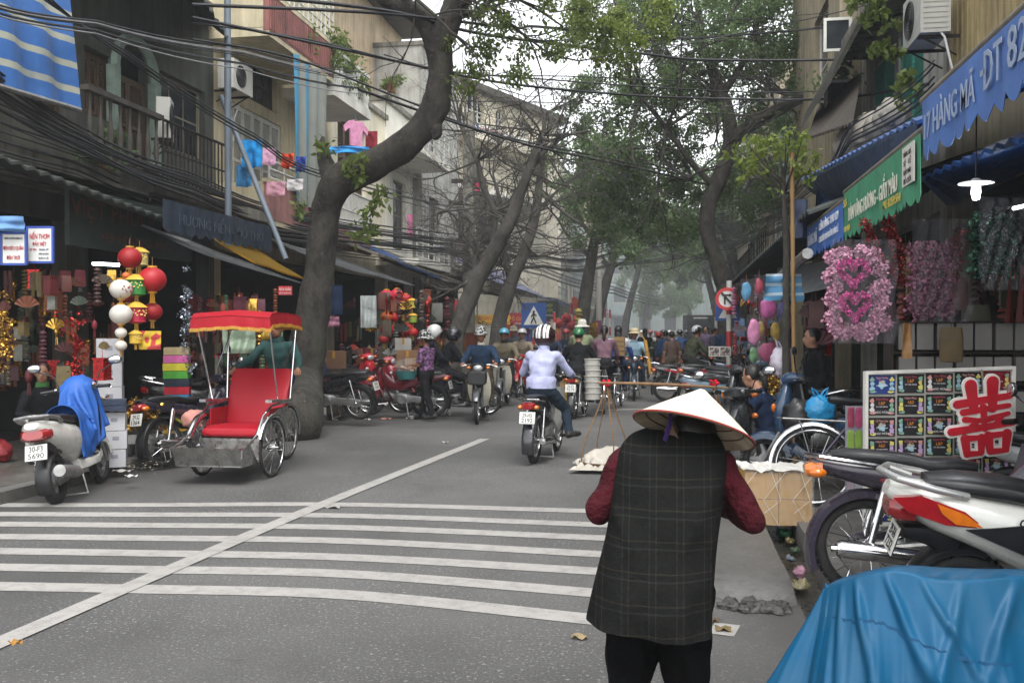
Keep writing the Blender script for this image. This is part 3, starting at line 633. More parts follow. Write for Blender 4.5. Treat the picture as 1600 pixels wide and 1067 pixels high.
# ================================================================ trees
def m_bark(name, a, b):
    n = NT(name); c = n.mix(n.ramp(n.noise(4, 9, .75, scale3=(1, 1, .5)), [(.35, 0), (.65, 1)]), a, b); c = n.mix(n.ramp(n.noise(2.2, 5), [(.55, 0), (.7, .55)]), c, (.07, .085, .045)); c = n.mix(n.ramp(n.noise(9, 6, .7), [(.62, 0), (.7, .5)]), c, (.2, .2, .18))
    n.bump(n.math('ADD', n.noise(14, 9, .75, scale3=(1, 1, .45)), n.noise(4, 4)), 1, .06); return n.fin(c, .92)
BARK = m_bark('bark', (.012, .01, .008), (.075, .066, .054)); BARK2 = m_bark('grey_bark', (.045, .04, .035), (.11, .1, .088))
def m_leaf(name, a, b, tr=.35):
    n = NT(name); g = n.n('ShaderNodeNewGeometry'); c = n.mix(g.outputs['Random Per Island'], a, b); c = n.mix(n.noise(.55, 4), c, tuple(x*1.25 for x in b))
    t = n.n('ShaderNodeBsdfTranslucent'); n.l(c, t.inputs[0]); mx = n.n('ShaderNodeMixShader'); mx.inputs[0].default_value = tr; n.fin(c, .5); n.b.inputs['Specular IOR Level'].default_value = .3
    o = n.t.nodes['Material Output']; n.l(n.b.outputs[0], mx.inputs[1]); n.l(t.outputs[0], mx.inputs[2]); n.l(mx.outputs[0], o.inputs[0]); return n.m
LEAF = m_leaf('leaf_dark', (.06, .105, .045), (.14, .205, .08), .5); LEAFY = m_leaf('leaf_yellow_green', (.08, .125, .02), (.19, .24, .05), .5); LEAFN = m_leaf('leaf_near', (.05, .085, .02), (.13, .17, .04), .45)
def leaves(name, parent, C, N, L, wd, m, rs=0):
    """N leaf blades round the clump centres C (centre, spread)"""
    g = np.random.default_rng(rs+11); cen = np.array([c[0] for c in C]); spr = np.array([c[1] for c in C]); k = g.integers(0, len(C), N)
    d0 = g.normal(size=(N, 3)); d0 /= np.linalg.norm(d0, axis=1, keepdims=True); p = cen[k]+d0*(spr[k]*(g.random(N)**.55))[:, None]
    d = g.normal(size=(N, 3)); d[:, 2] -= .7; d /= np.linalg.norm(d, axis=1, keepdims=True); u = g.normal(size=(N, 3)); u -= d*(u*d).sum(1, keepdims=True); u /= np.linalg.norm(u, axis=1, keepdims=True)
    l = (L*(.7+.6*g.random(N)))[:, None]; ww = l*wd
    q = np.stack([p, p+d*l*.5+u*ww, p+d*l, p+d*l*.5-u*ww], 1).reshape(-1, 3)-np.array(parent.location)
    me = bpy.data.meshes.new(name); me.vertices.add(4*N); me.vertices.foreach_set('co', q.ravel().astype(np.float32)); me.loops.add(4*N); me.loops.foreach_set('vertex_index', np.arange(4*N, dtype=np.int32)); me.polygons.add(N)
    me.polygons.foreach_set('loop_start', np.arange(0, 4*N, 4, dtype=np.int32)); me.materials.append(m); me.update(); me.validate(); return put(name, me, parent)
def clumps(c, r, n, s, rs=0):
    """clump centres through an ellipsoid, more of them near its skin"""
    g = random.Random(rs+5); o = []
    for _ in range(n):
        d = V((g.gauss(0, 1), g.gauss(0, 1), g.gauss(0, 1))).normalized()*(g.random()**.45); o.append(((c[0]+d.x*r[0], c[1]+d.y*r[1], c[2]+d.z*r[2]), s*(.6+.8*g.random())))
    return o
def limb(mb, pts, n=14):
    P = [V(p[:3]) for p in pts]; S = []; rs = []
    for i in range(len(P)-1):
        a, b, c, d = P[max(i-1, 0)], P[i], P[i+1], P[min(i+2, len(P)-1)]; k = 7
        for j in range(k):
            t = j/k; S.append(.5*((2*b)+(c-a)*t+(2*a-5*b+4*c-d)*t*t+(3*b-a-3*c+d)*t**3)); rs.append(pts[i][3]*(1-t)+pts[i+1][3]*t)
    S.append(P[-1]); rs.append(pts[-1][3]); b0 = len(mb.v); mb.tube(S, rs, n)
    for i in range(b0, len(mb.v)):
        v = V(mb.v[i]); k = min(min(rs)*.3+.02, .05); mb.v[i] = tuple(v+V((mnoise.noise(v*2.3), mnoise.noise(v*2.3+V((9, 3, 1))), mnoise.noise(v*2.3+V((2, 8, 5)))))*k+V((mnoise.noise(v*9), mnoise.noise(v*9+V((4, 1, 6))), 0))*k*.4)
    return mb
def twigs(mb, p, d, l, r, lev, g, up=.15):
    p = V(p); d = V(d).normalized(); S = [p]; q = p; k = 4
    for i in range(k):
        d = (d+V((g.gauss(0, .22), g.gauss(0, .22), g.gauss(0, .18)+up*.3))).normalized(); q = q+d*l/k; S.append(q)
    mb.tube(S, [r*(1-.6*i/k) for i in range(k+1)], 5 if lev > 1 else 4, False)
    if lev <= 0: return
    for i in range(g.randint(3, 4)):
        s = S[g.randint(1, k)]; e = (d+V((g.gauss(0, .8), g.gauss(0, .8), g.gauss(0, .6)+up))).normalized(); twigs(mb, s, e, l*g.uniform(.5, .75), r*.5, lev-1, g, up)
def LP(px, py, d, r): p = W(px, py, d); return (p.x, p.y, p.z, r)
# T1: big trunk on the left pavement leaning over the street
b0 = G(463, 672, .12); T1 = thing('street_tree', 'massive dark trunk leaning over the street behind the red cyclo', 'tree', b0)
mb = MB(); limb(mb, [(b0.x-.2, b0.y+.2, -.7, .55), (b0.x-.06, b0.y, .05, .4), (b0.x+.04, b0.y, .4, .35), LP(472, 600, 15.5, .34), LP(484, 520, 15.5, .29), LP(498, 430, 15.4, .235), LP(508, 340, 15.3, .23), LP(528, 288, 15.1, .27), LP(580, 258, 14.8, .25), LP(640, 222, 14.5, .23), LP(676, 175, 14.3, .215), LP(688, 115, 14.2, .19), LP(680, 62, 14.1, .2), LP(655, 25, 14.0, .16), LP(600, -5, 13.7, .13), LP(540, -60, 13.4, .1)], 20); mb.build('trunk', BARK, T1, world=True)
mb = MB(); limb(mb, [LP(682, 85, 14.1, .15), LP(702, 30, 14.0, .19), LP(728, -30, 13.9, .17), LP(760, -120, 13.5, .14)]); mb.build('limb', BARK, T1, world=True)
mb = MB(); limb(mb, [LP(525, 300, 15.1, .2), LP(512, 262, 15.2, .14), LP(505, 235, 15.3, .1), LP(503, 215, 15.3, .03)]); mb.build('branch_stub', BARK, T1, world=True); mb = MB(); limb(mb, [LP(672, 190, 14.3, .15), LP(683, 206, 14.3, .1), LP(680, 218, 14.3, .04)]); mb.build('branch_stub', BARK, T1, world=True)
g = random.Random(3); mb = MB()
for px, py, d in ((728, -30, 13.9), (700, 30, 14.0), (745, -70, 13.7), (620, 0, 13.8)):
    for k in range(4): twigs(mb, W(px, py, d), (g.uniform(.2, 1), g.uniform(-.5, .7), g.uniform(-.2, .4)), 1.7, .035, 2, g)
mb.build('twigs', BARK, T1, world=True)
C = []
for px, py, d, r, n in ((760, 25, 14, .9, 16), (830, 40, 14.5, .9, 16), (740, 70, 14, .45, 5), (890, 10, 15, .8, 12), (745, 105, 14, .25, 3), (800, 100, 14, .35, 4), (850, 80, 14.5, .5, 6), (728, 135, 14, .15, 2), (960, 90, 15.5, .5, 6)):
    p = W(px, py, d); C += clumps(p, (r*1.2, r, r*.7), n, .2, px)
leaves('crown', T1, C, 4200, .085, .24, LEAFN, 1)
C = clumps(W(965, 30, 15.5), (1.0, .9, .9), 26, .22, 4)+clumps(W(930, 70, 15.3), (.4, .4, .5), 5, .18, 6); leaves('crown', T1, C, 3400, .08, .26, LEAFY, 2)
C = [(tuple(W(*q)), s) for q, s in (((505, 225, 15), .22), ((560, 248, 14.4), .16), ((590, 310, 14.6), .22), ((575, 330, 14.6), .16), ((600, 300, 14.6), .16), ((560, 365, 14.8), .2), ((580, 360, 14.8), .14), ((540, 255, 14.6), .15), ((470, 325, 15), .18), ((560, 275, 14.6), .15))]
leaves('epiphyte', T1, C, 330, .14, .22, LEAFN, 5)['kind'] = 'stuff'
# T2, T3: bare trees
def bare(label, limbs, heads, seed, lv=3):
    b = V(limbs[0][0][:3]); t = thing('bare_tree', label, 'tree', (b.x, b.y, 0)); g = random.Random(seed); mb = MB()
    limb(mb, limbs[0]); mb.build('trunk', BARK2, t, world=True)
    for L in limbs[1:]: mb = MB(); limb(mb, L, 10); mb.build('limb', BARK2, t, world=True)
    mb = MB()
    for (p, n, l) in heads:
        for k in range(n): twigs(mb, W(*p), (g.gauss(0, 1), g.gauss(0, .6), g.gauss(.25, .7)), l*g.uniform(.7, 1.1), .03, lv, g, .1)
    mb.build('twigs', BARK2, t, world=True); return t
g2 = DP(699, 20.5, .1)
bare('leaning bare tree with forked slanting trunk beyond the walking woman', [[(g2.x, g2.y, 0, .24), LP(712, 530, 20.5, .2), LP(738, 455, 20.5, .18), LP(768, 400, 20.4, .17), LP(792, 355, 20.3, .16), LP(812, 305, 20.2, .11), LP(832, 255, 20.1, .09), LP(846, 212, 20, .06)], [LP(770, 395, 20.4, .08), LP(772, 330, 20.5, .06), LP(757, 298, 20.6, .07), LP(745, 252, 20.7, .05), LP(722, 205, 20.8, .04)], [LP(832, 255, 20.1, .05), LP(880, 215, 20.2, .04), LP(925, 205, 20.3, .02)]],
     [((846, 212, 20), 8, 1.5), ((722, 205, 20.8), 6, 1.4), ((772, 330, 20.5), 7, 1.4), ((800, 350, 20.3), 5, 1.4), ((825, 270, 20.1), 6, 1.4), ((745, 252, 20.7), 6, 1.4), ((880, 215, 20.2), 4, 1.2), ((740, 440, 20.5), 4, 1.3)], 5)
g3 = DP(772, 25, .1)
bare('second bare tree with V shaped trunk behind the blue helmet rider', [[(g3.x, g3.y, 0, .26), LP(778, 520, 25, .21), LP(796, 450, 25, .19), LP(818, 395, 25, .16), LP(836, 340, 25, .13), LP(842, 290, 25, .1), LP(848, 230, 25, .07), LP(850, 180, 25, .04)], [LP(798, 440, 25, .1), LP(788, 400, 25.2, .09), LP(790, 350, 25.3, .07), LP(775, 290, 25.4, .05)], [LP(842, 300, 25, .06), LP(885, 335, 24.8, .04), LP(925, 360, 24.6, .02)]],
     [((850, 180, 25), 6, 1.5), ((836, 330, 25), 5, 1.5), ((790, 350, 25.3), 5, 1.4), ((775, 290, 25.4), 5, 1.5), ((800, 430, 25), 4, 1.2), ((860, 250, 25), 4, 1.4), ((735, 380, 25.5), 9, 1.5), ((700, 330, 25.5), 7, 1.4), ((840, 400, 25), 7, 1.3), ((760, 430, 25.2), 7, 1.3)], 9)
# T4: big tree on the right
g4 = DP(1142, 24, .1); T4 = thing('street_tree', 'tall leafy tree with bent trunk behind the round traffic sign', 'tree', (g4.x, g4.y, 0))
mb = MB(); limb(mb, [(g4.x, g4.y, -.1, .36), LP(1138, 520, 24, .26), LP(1130, 440, 24, .22), LP(1112, 385, 24, .2), LP(1104, 345, 24, .19), LP(1112, 305, 24, .2), LP(1130, 265, 24, .22), LP(1141, 215, 24, .19), LP(1132, 160, 24, .17), LP(1112, 110, 24, .13), LP(1095, 40, 24, .09), LP(1080, -40, 24, .05)], 16); mb.build('trunk', BARK, T4, world=True)
for L in ([LP(1141, 230, 24, .16), LP(1160, 205, 23.6, .17), LP(1210, 172, 23, .14), LP(1262, 148, 22.4, .11), LP(1320, 90, 22, .06)], [LP(1128, 150, 24, .1), LP(1165, 90, 24.4, .08), LP(1190, 20, 25, .05)], [LP(1125, 300, 24, .1), LP(1085, 260, 24, .08), LP(1040, 200, 24, .06), LP(1000, 150, 24, .03)]):
    mb = MB(); limb(mb, L, 10); mb.build('limb', BARK, T4, world=True)
mb = MB(); g = random.Random(12)
for q in ((1112, 110, 24), (1095, 40, 24), (1190, 20, 25), (1040, 200, 24), (1000, 150, 24), (1262, 148, 22.4), (1080, 280, 24), (1132, 160, 24)):
    for k in range(4): twigs(mb, W(*q), (g.gauss(0, 1), g.gauss(0, .8), g.gauss(.1, .6)), 2.2, .05, 2, g, .05)
mb.build('twigs', BARK, T4, world=True)
C = []
for px, py, d, rx, rz, n in ((1100, 40, 24, 2.6, 1.6, 55), (1010, 120, 25, 1.7, 1.6, 34), (1180, 90, 25, 2.2, 1.9, 50), (1050, 220, 25, 2.2, 1.5, 42), (950, 250, 26, 1.2, 1.2, 20), (1230, 190, 24, 1.4, 1.3, 22), (960, 330, 26, 1.4, 1.2, 22), (1040, 330, 26, 1.3, 1.2, 22), (1180, 300, 26, 1.2, 1.2, 16), (1240, 60, 25, 1.2, 1.8, 18), (960, 10, 26, 1.4, 1.2, 18), (1190, -40, 24, 2.4, 1.0, 20), (915, 165, 26, .8, .8, 8)):
    C += clumps(W(px, py, d), (rx, 1.9, rz), n, .42, px+py)
leaves('crown', T4, C, 70000, .1, .28, LEAF, 7)
# trees further along both sides, their crowns meeting over the street
def far_tree(label, px, d, h, crown, seed, N, lean=0.0, leaf=.2):
    b = DP(px, d); t = thing('street_tree', label, 'tree', b); mb = MB(); g = random.Random(seed); r = .24
    limb(mb, [(b.x, b.y, -.1, r*1.3), (b.x+lean*.2, b.y, h*.25, r), (b.x+lean*.6, b.y, h*.5, r*.8), (b.x+lean, b.y+.3, h*.75, r*.5), (b.x+lean*1.1, b.y, h, r*.15)], 10); mb.build('trunk', BARK, t, world=True)
    mb = MB()
    for k in range(7): z = h*g.uniform(.45, .8); twigs(mb, (b.x+lean*z/h, b.y, z), (g.gauss(0, 1)+lean*.3, g.gauss(0, 1), .5), h*.28, .07, 2, g)
    mb.build('branches', BARK, t, world=True); C = []
    for (dx, dy, dz, rx, rz, n) in crown: C += clumps((b.x+dx, b.y+dy, dz), (rx, rx, rz), n, .55, seed+n)
    leaves('crown', t, C, int(N*1.5), leaf*.8, .3, LEAF, seed)
far_tree('dark leafy tree reaching over the street from the left past the lamp post', 925, 42, 9.5, [(1.5, 0, 8, 3.2, 2, 36), (3, 1, 6.2, 2.0, 1.4, 18), (.5, 0, 10, 2.5, 1.6, 20)], 31, 7600, 1.5)
far_tree('hazy tree on the right past the sign with low spreading crown', 1172, 38, 9, [(-1.5, 0, 7, 2.6, 1.9, 30), (-2.4, 0, 5.6, 1.5, 1.1, 12), (0, 0, 9, 2.4, 1.6, 20)], 32, 7000, -1.2)
far_tree('pale hazy tree left of the far end of the street', 972, 62, 10, [(1.5, 0, 8, 3.4, 2.4, 34), (3, 0, 6, 2.4, 1.3, 16)], 33, 4800, 1.5, .27)
far_tree('pale hazy tree right of the far dark truck', 1128, 58, 10, [(-1.5, 0, 8, 3.2, 2.4, 34), (-2.5, 0, 5.6, 2.2, 1.2, 16)], 34, 4800, -1.5, .27)
far_tree('farthest tree closing the view on the left', 1005, 84, 11, [(1, 0, 7.5, 4, 3, 36), (3, 0, 4.5, 2.6, 1.6, 18)], 35, 5600, 1, .36)
far_tree('farthest tree closing the view on the right', 1082, 88, 11, [(0, 0, 7.5, 4.2, 3, 36), (-3.2, 0, 4.3, 2.4, 1.5, 18)], 36, 5600, -1, .36)
far_tree('tree beside the corner house whose crown hides its right end', 905, 34, 9, [(.2, 0, 7.2, 1.8, 1.5, 20), (1, 0, 5.2, 1.4, 1.2, 14)], 37, 5200, .8, .16)
# sapling tied to bamboo on the right pavement
sp_ = DP(1229, 10.2, .12); SA = thing('sapling', 'young sapling with yellow green leaf rosettes tied to a bamboo stake', 'tree', sp_)
mb = MB(); limb(mb, [(sp_.x, sp_.y, 0, .05), LP(1229, 500, 10.2, .042), LP(1230, 380, 10.2, .036), LP(1224, 300, 10.2, .03), LP(1222, 262, 10.2, .02)]); mb.build('trunk', BARK, SA, world=True)
mb = MB(); C = []; g = random.Random(8)
for px, py in ((1150, 232), (1165, 222), (1190, 236), (1215, 218), (1235, 205), (1255, 212), (1200, 262), (1180, 250), (1262, 245), (1280, 240), (1245, 235), (1170, 270), (1210, 285), (1255, 270), (1275, 268), (1195, 222), (1228, 225), (1160, 250), (1240, 255), (1220, 245)):
    a = W(1226, 300+g.uniform(-20, 25), 10.2); b = W(px, py, 10.2+g.uniform(-.5, .5)); mb.tube([a, a.lerp(b, .5)-V((0, 0, .04)), b], [.012, .009, .005], 5); C.append((tuple(b), .075))
    C.append((tuple(W(px+g.uniform(-14, 14), py+g.uniform(-8, 14), 10.2)), .07))
mb.build('twigs', BARK, SA, world=True); leaves('crown', SA, C, 620, .085, .2, LEAFY, 8)
BAMB = mat('bamboo', '#8a6c40', .55, 0, .25, 6, dirt=.35, ds=6)
mb = MB(); a, b = DP(1243, 10.1, .12), W(1237, 238, 10.1); P = [a.lerp(b, i/40) for i in range(41)]; mb.tube(P, [.023 if i % 5 else .028 for i in range(41)], 10); one('bamboo_pole', mb, BAMB, 'tan bamboo stake standing beside the dark sapling trunk', 'pole')
# ================================================================ poles, cables
mb = MB(); p = DP(733, 29, 0); mb.box((p.x, p.y, 4.2), (.32, .32, 8.4)); up_ = thing('utility_pole', 'dark concrete utility pole wrapped in cables before the corner house', 'pole', (p.x, p.y, 0)); mb.build('post', CONC, up_, 0, world=True)
mb = MB(); mb.box((p.x, p.y, 5.6), (1.3, .12, .12)); mb.box((p.x, p.y, 6.3), (1.1, .12, .12)); mb.build('crossarm', IRON, up_, 0, world=True)
mb = MB(); g = random.Random(4)
for k in range(7): mb.torus((p.x+g.uniform(-.3, .3), p.y-.25, g.uniform(3.6, 6)), g.uniform(.2, .4), .025, 14, 5, V((1, 0, 0)), V((0, .3, 1)).normalized())
mb.build('cable_coil', BLACKP, up_, world=True)
mb = MB(); p = DP(936, 38); mb.tube([(p.x, p.y, 0), (p.x, p.y, 3), (p.x, p.y, 5.6)], [.14, .11, .09], 10); mb.tube([(p.x, p.y, 5.6), (p.x+.4, p.y, 6.1), (p.x+1.2, p.y, 6.25)], .04, 8); mb.box((p.x+1.5, p.y, 6.25), (.6, .2, .12)); one('lamp_post', mb, mat('pale_concrete', '#a9a79c', .8, 0, .12, 3, dirt=.3), 'pale slim lamp post standing beyond the helmeted crowd', 'lamp post')
CABLE = mat('cable', (.014, .014, .015), .5, 0, .3, 3); CABLE2 = mat('pale_cable', (.2, .2, .2), .5, 0, .3, 3)
def cable(pts, r, label, grp, m=None, sag=.0):
    P = [W(*q) for q in pts]; S = []
    for i in range(len(P)-1):
        a, b, c, d = P[max(i-1, 0)], P[i], P[i+1], P[min(i+2, len(P)-1)]
        for j in range(8): t = j/8; S.append(.5*((2*b)+(c-a)*t+(2*a-5*b+4*c-d)*t*t+(3*b-a-3*c+d)*t**3)-V((0, 0, sag*math.sin(math.pi*t))))
    S.append(P[-1]); mb = MB(); mb.tube(S, r, 5, False); return one('overhead_cable', mb, m or CABLE, label, 'cable', group=grp)
g = random.Random(21); BL = 'black overhead cable in the thick bundle sagging along the left houses'; BG = 'cables along the left houses'
for k in range(17):
    o = g.gauss(0, 13); f = g.gauss(0, 7); cable([(-60, 108+o+g.uniform(-25, 45), 9.2), (135, 222+o*.8, 11.5), (300, 285+o*.7+f, 14.3), (480, 345+o*.6+f, 19), (735, 385+o*.7, 29)], g.choice([.011, .014, .018, .022]), BL, BG, None, .02+.03*g.random())
for k in range(9):
    o = g.gauss(0, 22); cable([(-60, 225+o, 9.0), (120, 275+o*.7, 11.5), (330, 350+o*.4, 15.5), (520, 385+o*.4, 20), (735, 402+o*.5, 29)], g.choice([.009, .012, .016]), BL, BG, None, .02+.03*g.random())
for k in range(4):
    o = g.gauss(0, 5); cable([(40+o*2, -30, 9.5), (200, 88+o, 11.8), (400, 216+o, 15.5), (520, 278+o, 18), (735, 330+o*2, 29)], g.choice([.012, .016, .02]), 'thick black cable descending past the arched brown shutters', 'cables past the arched shutters', None, .03)
for k in range(8):
    o = g.gauss(0, 9); cable([(-40, 2+o*.5, 8.5), (150, 42+o*.6, 10.5), (380, 90+o, 14), (560, 128+o, 17)], g.choice([.007, .01]), 'thin cable rising past the tin canopy to the near left edge', 'thin cables past the tin canopy', CABLE2 if k % 3 == 0 else None, .05)
CR = 'black cable strung across the street in front of the tree crowns'; CG = 'cables across the street'
for pts, r in (([(300, 8, 11), (600, 22, 13), (800, 44, 15), (840, 42, 15.3), (1000, 57, 17), (1080, 60, 18), (1280, 44, 19), (1420, 20, 14)], .024), ([(240, -20, 11), (600, 17, 13), (760, 55, 15), (1000, 84, 17), (1100, 94, 18), (1300, 94, 18), (1412, 84, 13)], .028), ([(300, 28, 12), (500, 70, 14), (650, 103, 15), (800, 132, 16), (1000, 150, 18), (1150, 155, 19), (1300, 155, 17), (1450, 132, 12)], .024), ([(300, 36, 12), (480, 62, 14), (690, 110, 15), (860, 125, 17), (1040, 138, 18), (1200, 145, 19), (1330, 140, 17)], .014), ([(600, 86, 14), (720, 115, 16), (900, 120, 17), (1060, 126, 18), (1215, 120, 20)], .011), ([(560, 140, 14), (690, 185, 15.5), (830, 228, 18), (990, 262, 21), (1110, 290, 24)], .024), ([(300, 62, 12), (460, 92, 14), (640, 160, 15.5), (780, 212, 18), (960, 250, 22), (1040, 268, 24)], .018), ([(940, 45, 15), (1040, 38, 17), (1200, 28, 19), (1300, 20, 19)], .008), ([(1010, 82, 16), (1130, 58, 17), (1300, 22, 15), (1420, -10, 13)], .009), ([(700, 158, 16), (960, 163, 18), (1090, 172, 19), (1180, 160, 19), (1330, 152, 16)], .01)):
    cable(pts, r, CR, CG)
for k in range(16):
    o = g.gauss(0, 20); cable([(735, 385+o, 29), (850, 405+o*.7, 33), (960, 400+o*.8, 36), (1100, 370+o, 38), (1240, 330+o*1.2, 22)], g.choice([.012, .016, .02]), 'far cable sagging across the street before the hazy trees', 'far cables', None, .15)
for k in range(7):
    o = g.gauss(0, 18); cable([(735, 365+o, 29), (850, 420+o*.5, 40), (960, 450+o*.4, 52), (1030, 470+o*.3, 66)], .02, 'far cable running down the street to the hazy end', 'cables to the far end', None, .12)
for k in range(8):
    o = g.gauss(0, 12); cable([(1135, 395+o*.4, 26), (1260, 300+o*.6, 13), (1330, 215+o, 10.5), (1460, 130+o*1.5, 8.5)], g.choice([.006, .009]), 'thin cable climbing along the right hand shopfronts', 'cables along the right shops', None, .08)
# ================================================================ awnings
def translucent(m, f):
    t = m.node_tree; b = t.nodes['Principled BSDF']; x = t.nodes.new('ShaderNodeBsdfTranslucent'); mx = t.nodes.new('ShaderNodeMixShader'); mx.inputs[0].default_value = f; l = b.inputs['Base Color'].links
    if l: t.links.new(l[0].from_socket, x.inputs[0])
    t.links.new(b.outputs[0], mx.inputs[1]); t.links.new(x.outputs[0], mx.inputs[2]); t.links.new(mx.outputs[0], t.nodes['Material Output'].inputs['Surface'])
def awn(name, label, near, far, X, dx, dz, m, corr=0, sag=.1, group=None):
    a, b = OX(near[0], near[1], X), OX(far[0], far[1], X); return canopy(name, label, [a, b, b+V((dx, 0, dz)), a+V((dx, 0, dz))], m, corr=corr, sag=sag, group=group, cat='awning')
BLUET = mat('blue_tarpaulin', '#2c5a9c', .5, 0, .15, 2, bump=.5, bs=6, bd=.02, dirt=.2)
YELT = mat('yellow_tarpaulin', '#c7a43a', .55, 0, .15, 2, bump=.4, bs=6, bd=.02, dirt=.25); PALET = mat('pale_corrugated_sheet', '#a9a59b', .6, .1, .2, 1.5, dirt=.6, ds=2.2)
for m_, f_ in ((GREYT, .8), (YELT, .7), (PALET, .75), (BLUET, .3)): translucent(m_, f_)
def m_stripe(name, a, b, axis, period, duty, off=0, m2=None, r=.55):
    n = NT(name); x = n.sep()[axis]; f = n.math('FRACT', n.math('ADD', n.math('DIVIDE', x, period), off)); k = n.math('GREATER_THAN', f, duty); c = n.mix(k, a, b); c = n.mix(n.ramp(n.noise(2, 6), [(.5, 0), (.8, .5)]), c, tuple(v*.5 for v in a)); n.bump(n.noise(5, 5), .5, .02); return n.fin(c, r)
awn('awning', 'long dark tin awning above the shaded lantern shop', (-60, 226), (300, 360), -6.6, -1.9, .75, TIN, .04)
awn('awning', 'sagging grey tarpaulin awning over the goods behind the red cyclo', (296, 380), (470, 444), -6.3, -2.1, .95, GREYT, 0, .18)
awn('awning', 'yellow tarpaulin patch under the leaning grey pole', (398, 412), (474, 436), -6.75, -1.2, .75, YELT, 0, .08)
awn('awning', 'grey tarpaulin awning right of the massive leaning trunk', (520, 402), (648, 447), -6.2, -2.2, .75, GREYT, 0, .15)
awn('awning', 'rubbish strewn pale sheet awning beyond the grey tarpaulin', (590, 398), (742, 450), -6.45, -2.0, .85, PALET, .035)
awn('awning', 'blue edged tarpaulin strip lying across the pale sheet awning', (625, 412), (690, 437), -6.4, -1.9, .9, BLUET, 0, .02)
awn('awning', 'dark grey awning beyond the bare tree trunks', (700, 440), (800, 468), -6.2, -2, .7, TINB, .05)
awn('awning', 'purple grey cloth awning above the pedestrian crossing sign', (770, 440), (850, 464), -6.0, -2, 1.3, mat('purple_grey_cloth', '#5d5f78', .8, 0, .2, 3, bump=.5, bs=6, bd=.03, dirt=.3), 0, .2)
for i, (a, b, m) in enumerate((((850, 466), (893, 480), BLUET), ((885, 474), (935, 492), TIN), ((925, 484), (965, 497), YELT), ((955, 492), (990, 505), BLUET))):
    awn('awning', ['blue awning beside the dark heart signboard', 'dark awning left of the slim lamp post', 'yellow awning right of the slim lamp post', 'last blue awning in the far left row'][i], a, b, -5.9, -2, .9, m, 0, .1)
# blue striped tarpaulin sheltering the first balcony
ST = m_stripe('blue_white_stripes', H('#2e5f9e'), H('#9c9f90'), 2, .3, .74)
a, b = OX(-120, 98, -7.0), OX(122, 170, -7.0); g_ = []
for j in range(15):
    v = j/14; g_.append([a.lerp(b, i/24)+V((.10*math.sin(i*1.1+v*2)*.4-.35*v, 0, (3.3)*v)) for i in range(25)])
mb = MB(); mb.slab(g_, (.006, 0, 0)); t = thing('striped_tarpaulin', 'blue tarpaulin with pale stripes hanging over the near left balcony', 'tarpaulin', (a+b)/2); mb.build('sheet', ST, t, world=True); mb = MB(); mb.bar(a+V((.02, 0, -.02)), b+V((.02, 0, -.02)), .035); mb.build('bottom_bar', STEEL, t, world=True)
# right hand awnings
def valance(name, label, X, y0, y1, z0, z1, c, amp=.06, per=.2, back=None):
    """a printed cloth sign hanging from a pole, with a scalloped lower edge"""
    m = mat('valance_'+c, c, .6, 0, .12, 2, dirt=.25, ds=2.5, bump=.3, bs=5, bd=.02); t = thing(name, label, 'sign', (X, (y0+y1)/2, z0)); k = int((y1-y0)/per)*6; top = []; bot = []
    for i in range(k+1):
        y = y0+(y1-y0)*i/k; wv = .012*math.sin(y*9)+.006*math.sin(y*23); top.append(V((X, y, z1))); bot.append(V((X+wv, y, z0-amp*abs(math.sin(math.pi*i/6)))))
    mid = [p.lerp(q, .5) for p, q in zip(top, bot)]; mb = MB(); mb.slab([top, mid, bot], (.004, 0, 0)); mb.build('cloth', m, t, world=True)
    mb = MB(); mb.bar((X+.03, y0-.05, z1+.02), (X+.03, y1+.06, z1+.02), .032, 10); mb.build('pole', mat('grey_pole', '#6d675c', .6, .2, .2, 5, dirt=.4), t, world=True); return t
def vtext(t, X, s, y, z, size, w, c, h=None, off=0.0):
    mb = MB(); text(mb, s, (X-.016, y, z), V((0, -1, 0)), V((0, 0, 1)), size, w, .002, off, h); mb.build('lettering', mat('ink_'+c, c, .6, 0, .06, 4), t, 0, world=True)
XS = 1.6
v1 = valance('shop_banner', 'faded blue scalloped awning sign lettered HÀNG MÃ at upper right', XS, 2.6, 6.42, 2.76, 3.09, '#4a6fae', .07, .22)
vtext(v1, XS, '17 HÀNG MÃ', 5.8, 2.92, .24, 1.0, '#8f9db5', .2, .003); vtext(v1, XS, 'DT', 5.02, 2.94, .3, .26, '#8f9db5', .2, .003); vtext(v1, XS, '82', 4.68, 2.95, .3, .26, '#8f9db5', .2, .003); vtext(v1, XS, '-', 5.17, 2.94, .2, .07, '#8f9db5', .03)
v2 = valance('shop_banner', 'green scalloped awning sign lettered BÁN VÀNG HƯƠNG - GIẤY MÀU', XS, 6.47, 9.2, 2.5, 2.9, '#3f8a68', .05, .14)
vtext(v2, XS, 'BÁN VÀNG HƯƠNG - GIẤY MÀU', 7.95, 2.7, .2, 1.85, '#cfcabb', .19, .008); vtext(v2, XS, 'ĐT: 8.259.554', 7.2, 2.555, .09, .55, '#c9b04a'); vtext(v2, XS, 'Số', 9.05, 2.8, .1, .14, '#c9b04a'); vtext(v2, XS, 'Hà Nội', 8.95, 2.545, .07, .28, '#c9b04a')
mb = MB(); mb.bb((XS-.012, 6.54, 2.6), (XS-.02, 6.86, 2.87)); mb.build('notice', mat('white_board', '#c9c6be', .6), v2, 0, world=True)
for i, s in enumerate(('BẢNG GIÁ', 'SỈ · LẺ', 'GIẤY MÀU', 'ĐỒ CƯỚI')): mb = MB(); text(mb, s, (XS-.024, 6.7, 2.82-i*.06), V((0, -1, 0)), V((0, 0, 1)), .05, .2, .001); mb.build('lettering', BLACKP, v2, 0, world=True)
